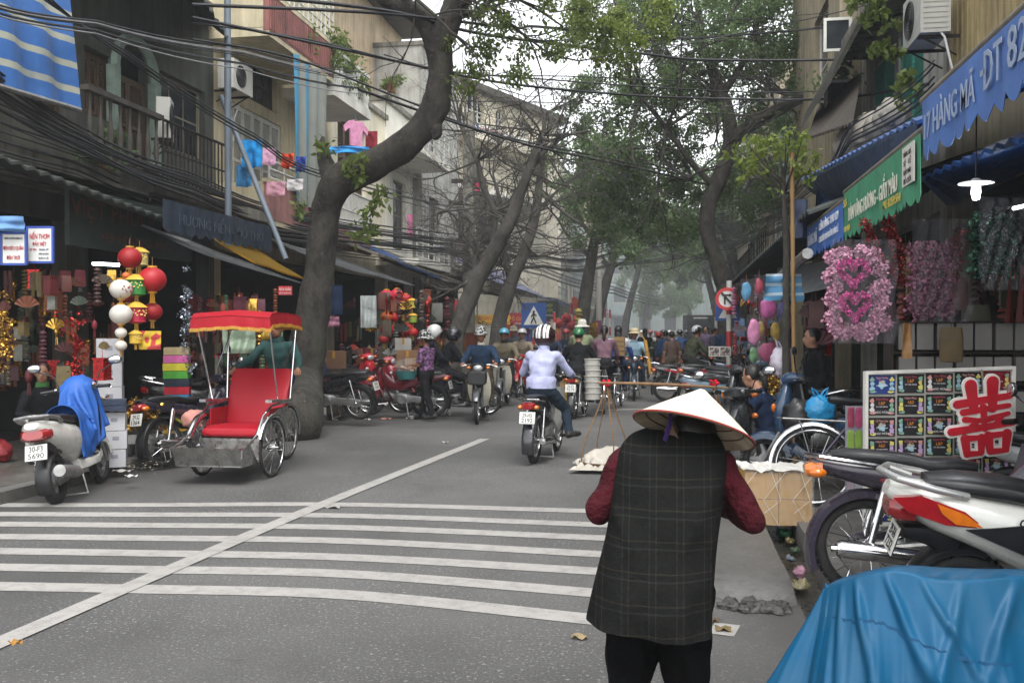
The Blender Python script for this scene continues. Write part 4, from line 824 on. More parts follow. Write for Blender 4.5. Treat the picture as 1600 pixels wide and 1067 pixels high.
v3 = valance('shop_banner', 'small blue scalloped awning sign beyond the green one', XS, 9.26, 11.6, 2.52, 2.83, '#3f6cb4', .06, .13)
vtext(v3, XS, 'VÀNG MÃ', 11.1, 2.68, .14, .7, '#c8cbd0', .16); vtext(v3, XS, 'CỬA HÀNG THU 129', 10.0, 2.75, .13, 1.2, '#d8dadc', .11, .006); vtext(v3, XS, 'CHUYÊN BÁN BUÔN BÁN LẺ', 10.0, 2.61, .09, 1.2, '#c8cbd0')
RBL = mat('blue_metal_sheet', '#27508f', .35, .2, .15, 2, dirt=.25)
canopy('awning', 'blue awning sloping back from the HÀNG MÃ banner', [(XS+.04, 2.6, 3.06), (XS+.04, 6.4, 3.06), (XR, 6.4, 3.75), (XR, 2.6, 3.75)], BLUET, cat='awning', sag=.06)
canopy('awning', 'ribbed blue metal eave under the HÀNG MÃ banner', [OX(1590, 222, 1.95), OX(1438, 282, 1.95), V((XR-.02, yr(1478)-.1, 3.2)), V((XR-.02, 4.2, 3.2))], RBL, corr=.03, cat='awning')
canopy('awning', 'blue awning rising behind the green banner', [W(1432, 192, 7.0), W(1252, 284, 12.6), W(1275, 262, 13.2)+V((1.2, 0, .35)), W(1470, 176, 7.4)+V((1.1, 0, .35))], RBL, cat='awning', corr=.03)
canopy('awning_flap', 'navy cloth flap hanging from the blue awning behind the green banner', [W(1428, 262, 7.0), W(1300, 318, 12.4), W(1253, 288, 12.55), W(1433, 196, 6.95)], mat('navy_tarpaulin', '#1f3350', .6, 0, .2, 3, bump=.6, bs=5, bd=.04), cat='awning', sag=.05)
canopy('awning', 'dark tin awning along the right row beyond the sapling', [OX(1262, 333, 1.45), OX(1140, 445, 1.3), OX(1140, 445, 1.3)+V((2, 0, .6)), OX(1262, 333, 1.45)+V((2, 0, .7))], TIN, cat='awning', corr=.04)
canopy('awning', 'pale grey tarpaulin sagging below the dark tin awning', [OX(1318, 446, 1.9), OX(1205, 468, 1.7), OX(1215, 422, 1.9), OX(1325, 405, 2.3)], mat('pale_grey_tarpaulin', '#8d9296', .6, 0, .15, 2, bump=.5, bs=6, bd=.03, dirt=.4), cat='awning', sag=.05)
# blue and white rumpled tarpaulin hanging beside the sapling
def hang_cloth(name, label, cat, px0, py0, px1, py1, d, m, waves=4, amp=.05, th=.006, nx=26, ny=18, jag=.0, seed=0, group=None, flare=0.0):
    a, b, c = W(px0, py0, d), W(px1, py0, d), W(px0, py1, d); ux = b-a; uz = c-a; nn = ux.cross(uz).normalized(); g_ = []
    for j in range(ny):
        v = j/(ny-1); row = []
        for i in range(nx):
            u = i/(nx-1); s = math.sin(u*waves*6.28+seed+v*1.3)*amp*(.35+v)+mnoise.noise((u*3+seed, v*3, 1))*amp; row.append(a+ux*(u+(u-.5)*flare*v)+uz*(v*(1+jag*mnoise.noise((u*6, seed, 2))))+nn*s)
        g_.append(row)
    mb = MB(); mb.slab(g_, nn*th); return one(name, mb, m, label, cat, group=group, smooth=60)
hang_cloth('tarpaulin', 'rumpled blue and white striped tarpaulin beside the sapling', 'tarpaulin', 1197, 428, 1252, 470, 11.5, m_stripe('thin_blue_stripes', H('#4f86ac'), H('#a9b9c0'), 2, .12, .7), 1.5, .08, jag=.15)
hang_cloth('tarpaulin', 'dark blue cloth hanging under the blue awning behind the green banner', 'tarpaulin', 1276, 296, 1322, 338, 12, mat('navy_tarpaulin', '#1f3350', .6, 0, .2, 3), 1.3, .1, jag=.1)
hang_cloth('tarpaulin', 'navy printed cloth strip hanging at the sapling top', 'tarpaulin', 1240, 312, 1262, 372, 10.8, mat('navy_cloth', '#39435e', .7, 0, .3, 5), 1, .03)
mb = MB(); mb.tube([OX(1220, 432, 1.4), OX(1262, 396, 1.4)], .06, 8); one('gutter_pipe', mb, STEEL, 'grey pipe slanting under the dark right hand awning', 'pipe')
# left signs and shop boards
def board(name, label, pts, d, c, texts, fr=None, th=.02, cat='sign'):
    """a flat board whose corner pixels are top left, bottom right at distance d, facing the camera side"""
    a, b = W(*pts[0], d), W(*pts[1], d); ux = RGT; wd = (b-a).dot(ux); hh = a.z-b.z; o = a+ux*wd/2; o.z = (a.z+b.z)/2; nz = ux.cross(V((0, 0, 1))); t = thing(name, label, cat, (o.x, o.y, b.z))
    mb = MB(); mb.box(o-nz*th/2, (wd, th, hh), Matrix.Rotation(YAW, 3, 'Z')); mb.build('panel', mat('board_'+c, c, .55, 0, .06, 3, dirt=.15), t, 0, world=True)
    if fr:
        mb = MB()
        for s in (-1, 1): mb.box(o+ux*s*(wd/2+.012)-nz*th/2, (.02, th+.01, hh+.04), Matrix.Rotation(YAW, 3, 'Z')); mb.box(o+V((0, 0, s*(hh/2+.012)))-nz*th/2, (wd, th+.008, .02), Matrix.Rotation(YAW, 3, 'Z'))
        mb.build('frame', mat('frame_'+fr, fr, .5), t, 0, world=True)
    for s, u, v, sz, wf, tc in texts:
        mb = MB(); text(mb, s, o+ux*(u-.5)*wd+V((0, 0, (.5-v)*hh))+nz*.006, ux, V((0, 0, 1)), sz*hh, wf*wd if wf else None, .002); mb.build('lettering', mat('ink_'+tc, tc, .6, 0, .06, 4), t, 0, world=True)
    return t
board('shop_sign', 'white sign lettered NẾN THƠM ĐẶC BIỆT on blue edged board', ((44, 357), (80, 408)), 9.3, '#cfcfca', [('NẾN THƠM', .5, .2, .22, .85, '#b52a3a'), ('ĐẶC BIỆT', .5, .47, .15, .6, '#b52a3a'), ('HỘP TRÒN', .22, .64, .06, .3, '#b52a3a'), ('TRANG TRÍ', .68, .64, .07, .42, '#3a3f66'), ('BÁN BUÔN', .68, .77, .07, .42, '#3a3f66'), ('BÁN LẺ', .68, .9, .07, .42, '#3a3f66')], '#2f4a9a')
board('shop_sign', 'white sign lettered ĐÈN KÉO QUÂN ĐÈN TRỜI at left edge', ((4, 366), (38, 411)), 9.2, '#cfcfca', [('HÀNG BUÔN BÁN LẺ', .5, .13, .11, .85, '#4a4a50'), ('ĐÈN KÉO QUÂN', .5, .48, .18, .92, '#b52a3a'), ('ĐÈN TRỜI', .5, .8, .18, .6, '#b52a3a')], '#2f4a9a')
hang_cloth('awning', 'pale blue cloth awning corner above the white signs at left edge', 'awning', -40, 338, 36, 362, 9.1, mat('pale_blue_cloth', '#5d86b4', .7, 0, .2, 4), 1, .04)
board('shop_sign', 'small red sign lettered HOA XUÂN hanging beside the massive trunk', ((435, 447), (456, 461)), 14.6, '#a82a34', [('HOA XUÂN', .5, .32, .42, .85, '#d8c8c0'), ('SỐ 21 HÀNG MÃ', .5, .74, .22, .85, '#d8c8c0')])
a, b = OX(108, 320, -7.0), OX(300, 375, -7.0); t = thing('shop_sign', 'dark green shop board lettered VIỆT PHƯƠNG in the awning shade', 'sign', (-7.0, (a.y+b.y)/2, 2.6)); mb = MB(); mb.bb((-7.0, a.y, 2.62), (-7.06, b.y, 3.32)); mb.build('panel', mat('dark_green_board', '#16261f', .6, 0, .15, 2, dirt=.3), t, 0, world=True)
mb = MB(); text(mb, 'VIỆT PHƯƠNG', (-6.99, (a.y+b.y)/2-.3, 3.1), V((0, 1, 0)), V((0, 0, 1)), .32, 2.2, .004); mb.build('lettering', mat('ink_faded_red', '#4e2a20', .6), t, 0, world=True); mb = MB(); text(mb, '43 HÀNG MÃ', (-6.99, (a.y+b.y)/2, 2.8), V((0, 1, 0)), V((0, 0, 1)), .16, 1.6, .004); mb.build('lettering', mat('ink_faded_red', '#4e2a20', .6), t, 0, world=True)
t = thing('shop_banner', 'dark blue scalloped cloth banner above the sagging grey tarpaulin', 'sign', (-6.5, yw(330, -6.5), 2.9)); y0, y1 = yw(255, -6.5), yw(425, -6.5); mb = MB(); k = 60
mb.slab([[V((-6.5, y0+(y1-y0)*i/k, 3.32)) for i in range(k+1)], [V((-6.5+.02*math.sin(i), y0+(y1-y0)*i/k, 2.95-.06*abs(math.sin(i*math.pi/5)))) for i in range(k+1)]], (.004, 0, 0)); mb.build('cloth', mat('dark_blue_cloth', '#1f2c3c', .7, 0, .25, 3, dirt=.3), t, world=True)
mb = MB(); text(mb, 'HƯƠNG NẾN - ĐỒ THỜ', (-6.47, (y0+y1)/2, 3.14), V((0, 1, 0)), V((0, 0, 1)), .2, 2.6, .002); mb.build('lettering', mat('ink_dim', '#3c4654', .7), t, 0, world=True)
board('shop_sign', 'yellow shop sign with red lettering PHONG TRANH beyond the bare tree', ((742, 492), (797, 507)), 31, '#c9a23a', [('PHONG TRANH', .5, .35, .5, .8, '#b52a3a'), ('HÀNG MÃ', .5, .8, .25, .4, '#b52a3a')])
board('shop_sign', 'red shop sign beside the blue pedestrian crossing sign', ((790, 489), (826, 504)), 33, '#a53040', [('ĐỒ CƯỚI', .5, .5, .5, .7, '#d8b05a')])
board('shop_sign', 'dark chalk signboard with pink heart beside the lamp post', ((840, 470), (872, 499)), 35, '#26302a', [('THIỆP', .5, .25, .2, .5, '#a8b04a'), ('CƯỚI', .5, .5, .2, .45, '#a8b04a'), ('IN NHANH', .5, .78, .14, .6, '#c8c8c0'), ('♥', .14, .6, .4, None, '#c8707a')])
mb = MB(); a = W(893, 484, 36); mb.slab([[a+RGT*(.35*i/6)+V((0, 0, .45*(1-j/4)+.05*math.sin(i))) for i in range(7)] for j in range(5)], (0, .01, 0)); one('flag', mb, mat('orange_flag', '#c4553e', .7), 'small orange flag hanging left of the lamp post', 'flag')
# traffic signs
def rwpost(p, h, r=.045, parent=None, n=6):
    mats = [mat('white_post_paint', '#c9c8c2', .5, 0, .1, 4, dirt=.3), mat('red_post_paint', '#b0313a', .5, 0, .1, 4, dirt=.2)]; mb = MB()
    for i in range(n): mb.m = i % 2; mb.tube([(p[0], p[1], p[2]+h*i/n), (p[0], p[1], p[2]+h*(i+1)/n)], r, 12)
    return mb.build('post', mats, parent, world=True)
p = DP(1139, 20.5, .12); ts = thing('traffic_sign', 'round red rimmed no right turn sign on red and white post', 'traffic sign', p); rwpost(p, 2.6, .06, ts, 7); c = W(1136, 467, 20.3); nz = V((math.sin(R(3)), -math.cos(R(3)), 0)); ux = V((math.cos(R(3)), math.sin(R(3)), 0)); uz = V((0, 0, 1))
def disc(c, r0, r1, dz, m, name, parent, n=36):
    mb = MB(); o = c+nz*dz; pts = [(math.cos(2*math.pi*i/n), math.sin(2*math.pi*i/n)) for i in range(n)]
    if r0 == 0: mb.prism([(x*r1, y*r1) for x, y in pts], o, ux, uz, -nz*.006)
    else: mb.loft([[o+ux*x*r+uz*y*r-nz*d for x, y in pts] for r, d in ((r0, .006), (r0, 0), (r1, 0), (r1, .006))], False)
    return mb.build(name, m, parent, 40, world=True)
RED = mat('sign_red', '#c03a3a', .4, 0, .06, 4, dirt=.1); WHT2 = mat('sign_white', '#d5d5d0', .4, 0, .05, 4, dirt=.15); BLU = mat('sign_blue', '#2a4f8f', .4, 0, .08, 4, dirt=.15); BLK = mat('sign_black', (.02, .02, .022), .4)
fc = disc(c, 0, .245, 0, WHT2, 'face', ts); disc(c, .18, .25, .008, RED, 'rim', ts)
mb = MB()
for poly in ([(-.07, -.12), (-.03, -.12), (-.03, .06), (-.07, .06)], [(-.07, .062), (.05, .062), (.05, .1), (-.07, .1)], [(.05, .04), (.1, .082), (.05, .124)], [(-.12, .075), (-.07, .05), (-.07, .1)]): mb.prism(poly, c+nz*.012, ux, uz, -nz*.004)
mb.build('arrow', BLK, ts, 0, world=True); mb = MB(); mb.prism([(-.11, .155), (-.14, .125), (.11, -.155), (.14, -.125)], c+nz*.02, ux, uz, -nz*.004); mb.build('diagonal_bar', BLK, ts, 0, world=True)
c2 = W(1137, 483, 20.6); t2 = thing('traffic_sign', 'blue square sign half hidden behind the round traffic sign', 'traffic sign', (c2.x, c2.y, c2.z-.3)); mb = MB(); mb.prism([(-.27, -.26), (.27, -.26), (.27, .26), (-.27, .26)], c2, ux, uz, -nz*.01); mb.build('face', BLU, t2, 0, world=True); mb = MB(); mb.prism([(-.2, -.2), (.2, -.2), (0, .17)], c2+nz*.008, ux, uz, -nz*.006); mb.build('triangle', WHT2, t2, 0, world=True); mb = MB(); mb.box(c2-nz*.05, (.04, .06, .1)); mb.build('bracket', STEEL, t2, 0, world=True)
p = DP(834, 31, 0); ts = thing('traffic_sign', 'blue pedestrian crossing sign with white triangle on a post', 'traffic sign', p); rwpost(p, 2.1, .05, ts); c = W(834, 493, 30.9); mb = MB(); mb.prism([(-.42, -.42), (.42, -.42), (.42, .42), (-.42, .42)], c, ux, uz, -nz*.02); fc = mb.build('face', BLU, ts, 0, world=True); mb = MB(); mb.prism([(-.34, -.31), (.34, -.31), (0, .32)], c+nz*.01, ux, uz, -nz*.006); mb.build('triangle', WHT2, ts, 0, world=True)
mb = MB(); o = c+nz*.02
mb.tube([o+uz*.16+ux*.0, o+uz*.1], .035, 8)
for a_, b_ in (((0, .1), (0, -.06)), ((0, -.06), (-.09, -.25)), ((0, -.06), (.08, -.25)), ((0, .06), (-.09, -.04)), ((0, .06), (.1, 0))): mb.bar(o+ux*a_[0]+uz*a_[1], o+ux*b_[0]+uz*b_[1], .022, 6)
mb.build('pictogram', BLK, ts, world=True)
for i, (px, d, h, lb) in enumerate(((505, 16.6, 2.9, 'red and white striped post right of the massive trunk'), (713, 23.5, 2.3, 'red and white striped post behind the couple in black'), (1224, 14, .01, ''), (866, 34, 2.2, 'striped post under the dark heart signboard'), (893, 36, 2.6, 'striped post under the orange flag'), (945, 44, 2.6, 'left one of two far thin striped posts past the lamp post'), (953, 47, 2.6, 'right one of two far thin striped posts past the lamp post'), (1119, 31, 2.4, 'striped post far right behind the parked motorbikes'))):
    if not lb: continue
    p = DP(px, d, .1); t = thing('striped_post', lb, 'post', p); rwpost(p, h, .055, t, 6); mb = MB(); mb.lathe([(.0, h+.03), (.06, h+.02), (.062, h), (.0, h-.001)], 10, p); mb.build('cap', STEEL, t, world=True)
# grey pole leaning from the balcony
mb = MB(); mb.bar(W(447, 405, 15.2), W(345, 150, 15.6), .045, 10); one('leaning_pole', mb, mat('grey_blue_pipe', '#6a7580'), 'grey metal pole leaning from the yellow tarpaulin to the balcony', 'pole')
# ================================================================ two wheelers
MESH = {}
def cached(key, fn):
    if key not in MESH: MESH[key] = fn()
    return MESH[key]
X1, Y1, Z1 = V((1, 0, 0)), V((0, 1, 0)), V((0, 0, 1))
def wheel(t, y, r, tw=.04, spokes=18, rimm=None, label=None, x=0, cast=False, z=None):
    rimm = rimm or CHROME; rr = r-tw*1.5
    def rim():
        mb = MB(); mb.torus((0, 0, 0), rr, .014, 36, 8, Y1, Z1, sq=1.6); mb.tube([(-.055, 0, 0), (.055, 0, 0)], .045 if not cast else .07, 14); mb.tube([(-.09, 0, 0), (.09, 0, 0)], .012, 8)
        if cast:
            for i in range(5): a = 2*math.pi*i/5; d = V((0, math.cos(a), math.sin(a))); mb.tube([d*.05, d*rr], [.03, .022], 6, sq=.5, up=X1)
        return mb.mesh('wheel', rimm)
    wo = put('wheel', cached(('rim', r, tw, cast, rimm.name), rim), t); wo.location = (x, y, r if z is None else z)
    def tyre():
        mb = MB(); prof = 10; R0 = r-tw; rings = []
        for i in range(40):
            a = 2*math.pi*i/40; d = V((0, math.cos(a), math.sin(a))); rings.append([d*(R0+tw*math.cos(b)*(1 if math.cos(b) > 0 else .8))+X1*(tw*math.sin(b)*.95) for b in (2*math.pi*j/prof for j in range(prof))])
        rings.append(rings[0]); mb.loft(rings, False)
        for i in range(40):
            a = 2*math.pi*(i+.5)/40; d = V((0, math.cos(a), math.sin(a)))
            for s in (-1, 1): mb.box(d*(r-.0065)+X1*s*tw*.42, (tw*.5, .014, .012), Matrix.Rotation(a, 3, 'X'))
        return mb.mesh('tyre', RUBBER, 50)
    put('tyre', cached(('tyre', r, tw), tyre), wo)
    if not cast:
        def sp():
            mb = MB()
            for i in range(spokes):
                a = 2*math.pi*i/spokes; s = 1 if i % 2 else -1; b = a+(.55 if (i//2) % 2 else -.55)
                mb.bar((s*.04, .045*math.cos(b), .045*math.sin(b)), (0, rr*math.cos(a), rr*math.sin(a)), .0026, 4)
            return mb.mesh('spokes', CHROME, 0)
        put('spokes', cached(('sp', r, tw, spokes), sp), wo)
    return wo
def fender(t, name, y, r, a0, a1, hw, m, th=.006, lip=.035, n=20, x=0, z=None, flare=0.0):
    """arched mudguard about a wheel at y of radius r; angles in degrees from straight forward, turning up"""
    g = []; zc = r if z is None else z
    for i in range(n+1):
        a = R(a0+(a1-a0)*i/n); d = V((0, math.cos(a), math.sin(a))); rr = r+.03+flare*max(0, (i/n-.7))*r; row = []
        for u, k in ((-1, -lip), (-1, -.006), (-.75, .008), (-.3, .014), (.3, .014), (.75, .008), (1, -.006), (1, -lip)): row.append(V((x, y, zc))+d*(rr+k)+X1*u*hw)
        g.append(row)
    mb = MB(); ny, nx = len(g), len(g[0]); inner = [[V((x+(p.x-x)*(1-th/hw), p.y, p.z))-(p-V((p.x, y, zc))).normalized()*th for p in r_] for r_ in g]
    mb.grid(g); mb.grid([list(reversed(r_)) for r_ in inner])
    ed = [(0, j) for j in range(nx)]+[(i, nx-1) for i in range(1, ny)]+[(ny-1, j) for j in range(nx-2, -1, -1)]+[(i, 0) for i in range(ny-2, 0, -1)]
    for (i, j), (k, l) in zip(ed, ed[1:]+ed[:1]): mb.add([g[i][j], g[k][l], inner[k][l], inner[i][j]], [(0, 1, 2, 3)])
    return mb.build(name, m, t, 50)
REDL = mat('red_lens', '#8e1418', .12, 0, .15, 30, coat=1); AMB = mat('amber_lens', '#c96a12', .12, 0, .15, 30, coat=1); CLRL = mat('clear_lens', '#b9bcbc', .08, .3, .1, 30, coat=1); MIRR = mat('mirror_glass', (.75, .78, .8), .03, 1, .02, 3); WHPL = mat('plate_white', '#d6d6cf', .45, 0, .05, 5, dirt=.25)
def plate(t, y, z, s, tilt=.25, sx=.19, sz=.14):
    mb = MB(); Mx = Matrix.Rotation(-tilt, 3, 'X'); mb.box((0, y, z), (sx, .006, sz), Mx); p = mb.build('number_plate', WHPL, t, 0); ux, uy = X1, Mx @ Z1
    nz = ux.cross(uy); l = s.split('/'); mb = MB(); k = .36*sz
    for i, q in enumerate(l): text(mb, q, V((0, y, z))+nz*.0045+uy*(sz*.22*(1-2*i) if len(l) > 1 else 0), ux, uy, .1, sx*(.62+.1*i), .001, .004, k)
    mb.build('number', BLACKP, p, 0)
    mb = MB(); mb.box(V((0, y, z))-nz*.004, (sx+.012, .004, sz+.012), Mx); mb.build('plate_holder', BLACKP, p, 0); return p
def mirrors(t, y, z, w=.3, h=.17, m=None, out=.1):
    for s in (-1, 1):
        mb = MB(); mb.tube([(s*w*.62, y, z), (s*w*.75, y+.02, z+h*.6), (s*(w+out), y, z+h)], .007, 6); o = mb.build('mirror', m or BLACKP, t)
        mb = MB(); mb.ell((s*(w+out), y, z+h+.025), (.07, .02, .045), 14, 8); mb.build('mirror_housing', m or BLACKP, o); mb = MB(); mb.ell((s*(w+out), y-.012, z+h+.025), (.062, .012, .038), 14, 8); mb.build('mirror_glass', MIRR, o)
def handlebar(t, y, z, w=.33, grip=BLACKP, back=.08):
    mb = MB(); mb.tube([(-w, y-back, z+.0), (-w*.5, y-.01, z+.02), (0, y, z), (w*.5, y-.01, z+.02), (w, y-back, z)], .012, 8); h = mb.build('handlebar', CHROME, t)
    for s in (-1, 1):
        mb = MB(); mb.tube([(s*(w-.12), y-back*.72, z+.006), (s*(w+.01), y-back, z)], .018, 10); mb.build('grip', grip, h)
        mb = MB(); mb.tube([(s*(w-.13), y-back*.4, z+.012), (s*(w-.05), y-.005, z), (s*w, y-.01, z-.02)], .006, 6); mb.build('brake_lever', CHROME, h)
        mb = MB(); mb.box((s*(w-.16), y-back*.5, z+.01), (.05, .035, .04)); mb.build('switch_box', BLACKP, h, 0)
    return h
def shock(t, a, b, x, cov=CHROME):
    for s in (-1, 1):
        A, B = V((s*x, *a)), V((s*x, *b)); mb = MB(); mb.tube([A, A.lerp(B, .55)], .026, 12); mb.tube([A.lerp(B, .5), B], .018, 10); mb.tube([A.lerp(B, .55), A.lerp(B, .62)], .03, 12); mb.ell(A, .022, 10, 6); mb.ell(B, .024, 10, 6); mb.build('shock_absorber', cov, t)
def engine(t, y=.02, z=.32):
    mb = MB(); mb.path([(y-.22, z, .085, .075), (y-.16, z, .115, .1), (y, z+.01, .12, .11), (y+.08, z+.02, .09, .09), (y+.1, z+.02, .06, .06)], 16, 4); mb.tube([(y*0, y+.08, z+.03), (0, y+.3, z+.05)], .07, 12)
    for i in range(7): yy = y+.12+i*.026; mb.tube([(0, yy, z+.035+.003*i), (0, yy+.01, z+.036+.003*i)], .088, 14)
    mb.tube([(-.125, y-.06, z), (-.135, y-.06, z)], .08, 16); mb.tube([(.12, y-.03, z), (.138, y-.03, z)], .07, 16); return mb.build('engine', ALU, t)
def exhaust(t, x=.14, y0=.3, y1=-.78, z=.24):
    mb = MB(); mb.tube([(0.02, y0, z+.08), (.05, y0+.06, z-.05), (x*.9, y0-.1, z-.06), (x, y0-.4, z-.04), (x, -.25, z)], .016, 8); mb.tube([(x, -.22, z), (x, -.3, z+.01), (x+.01, y1+.02, z+.05), (x+.01, y1, z+.05)], [.03, .047, .05, .04], 14); mb.tube([(x+.01, y1-.03, z+.05), (x+.01, y1, z+.05)], .02, 8); return mb.build('exhaust', CHROME, t)
def footpegs(t, y=.05, z=.28):
    mb = MB(); mb.tube([(-.27, y, z), (.27, y, z)], .012, 8); f = mb.build('footrest', STEEL, t)
    for s in (-1, 1): mb = MB(); mb.tube([(s*.17, y, z), (s*.28, y, z)], .02, 8); mb.build('rubber', RUBBER, f)
    mb = MB(); mb.tube([(-.1, -.12, .25), (-.14, -.17, .03), (.14, -.17, .03), (.1, -.12, .25)], .012, 8); mb.tube([(-.15, -.17, .012), (-.15, -.27, .012)], .012, 6); mb.build('stand', STEEL, t)
def underbone(name, label, loc, rz, c='#2b2f3a', shield='#c9c9c0', plate_s='29-H5/2192', style='dream', lean=0.0, group='motorbikes in the street', basket=None, seatm=None, light=REDL, mir=True, accent=None):
    t = thing(name, label, 'motorbike', loc, rz, group); t.rotation_euler = (0, lean, rz); P = paint(c); S = paint(shield); r = .285
    fw = wheel(t, .61, r, .034); rw = wheel(t, -.6, r, .04)
    mb = MB(); mb.tube([(0, .42, .83), (0, .36, .7), (0, .2, .47), (0, .05, .42), (0, -.3, .45), (0, -.55, .62)], .03, 8); mb.build('frame', BLACKP, t)
    engine(t); exhaust(t); footpegs(t)
    mb = MB()
    for s in (-1, 1): mb.tube([(s*.07, -.18, .33), (s*.085, -.6, r)], .02, 8)
    mb.build('swingarm', STEEL, t); mb = MB(); mb.path([(-.12, .33, .012, .07), (-.3, .325, .014, .055), (-.6, .29, .014, .075), (-.68, .29, .01, .05)], 12, 3, x=-.1); mb.build('chain_case', STEEL if style != 'dream' else S, t)
    shock(t, (-.5, .66), (-.6, .29), .105)
    fender(t, 'rear_fender', -.6, r, 60, 205, .075, P if style == 'dream' else BLACKP, flare=.2); fender(t, 'front_fender', .61, r, 25, 175, .062, P)
    mb = MB()
    for s in (-1, 1): mb.tube([(s*.075, .44, .8), (s*.075, .5, .6), (s*.078, .6, .31), (s*.078, .62, r)], [.022, .022, .026, .02], 8)
    mb.build('fork', P if style == 'dream' else STEEL, t)
    # main body: spine and tail
    mb = MB(); mb.path([(.36, .8, .05, .07), (.3, .7, .06, .1), (.15, .56, .075, .1), (-.02, .55, .1, .1), (-.15, .6, .125, .11), (-.35, .66, .125, .09), (-.6, .7, .11, .075), (-.8, .735, .085, .055), (-.9, .76, .05, .03)], 16, 2.8); mb.build('body', P, t)
    if accent:
        mb = MB()
        for s in (-1, 1): mb.slab([[V((s*.128, y, z0)), V((s*.132, y, z1))] for y, z0, z1 in ((-.12, .58, .61), (-.35, .63, .67), (-.6, .69, .73))], (s*.004, 0, 0))
        mb.build('decal', paint(accent), t)
    mb = MB(); mb.path([(-.02, .725, .06, .012), (-.03, .745, .1, .035), (-.12, .755, .125, .045), (-.28, .75, .13, .045), (-.38, .775, .125, .045), (-.55, .79, .125, .045), (-.72, .8, .105, .04), (-.79, .8, .06, .025)], 18, 3); mb.build('seat', seatm or VINYL, t)
    mb = MB(); mb.tube([(-.125, -.5, .74), (-.14, -.68, .765), (-.12, -.86, .79), (0, -.92, .795), (.12, -.86, .79), (.14, -.68, .765), (.125, -.5, .74)], .013, 8); mb.build('grab_rail', CHROME if style == 'dream' else BLACKP, t)
    mb = MB(); mb.path([(-.84, .715, .085, .045), (-.9, .715, .08, .045), (-.93, .71, .06, .03)], 14, 4); mb.build('tail_light', light, t)
    for s in (-1, 1): mb = MB(); mb.ell((s*.1, -.87, .7), (.035, .05, .03), 10, 6); mb.build('indicator', AMB, t)
    if plate_s: plate(t, -.935, .58, plate_s)
    # leg shield
    mb = MB(); W_ = .2 if style == 'dream' else .165; g = []
    for j in range(9):
        v = j/8; z = .88-.6*v; y0 = .4-.1*v-.1*v*v; hw = W_*(.62+.75*math.sin(math.pi*min(1, v*.9+.1))**.8*.55); g.append([V((hw*(i-4)/4, y0+.0-.12*abs((i-4)/4)**1.7*(1.0 if style == 'dream' else .8), z)) for i in range(9)])
    mb.slab(g, (0, .014, 0)); mb.build('leg_shield', S if style == 'dream' else P, t, 50)
    if style != 'dream':
        mb = MB(); mb.path([(.36, .9, .09, .06), (.42, .82, .12, .12), (.44, .72, .1, .13), (.41, .58, .06, .1), (.38, .5, .03, .04)], 14, 2.4); mb.build('front_cowl', P, t)
        for s in (-1, 1): mb = MB(); mb.ell((s*.11, .47, .76), (.05, .03, .03), 10, 6); mb.build('indicator', AMB if style == 'sport' else CLRL, t)
    # steering
    mb = MB(); mb.path([(.3, 1.0, .1, .04), (.34, 1.0, .15, .055), (.42, .985, .13, .065), (.47, .97, .09, .06)], 14, 2.6); mb.build('handlebar_cover', P if style != 'dream' else BLACKP, t)
    mb = MB(); mb.ell((0, .465, .965), (.085, .045, .06), 16, 9); mb.build('headlight', CLRL, t)
    for s in (-1, 1): mb = MB(); mb.ell((s*.17, .41, .97), (.04, .035, .028), 10, 6); mb.build('indicator', AMB, t); handlebar(t, .33, 1.0)
    if mir: mirrors(t, .32, 1.0)
    if basket:
        mb = MB(); mb.path([(.5, .78, .15, .1), (.54, .8, .17, .12), (.68, .8, .17, .12), (.7, .8, .15, .1)], 12, 5); mb.build('front_basket', basket, t)
    return t
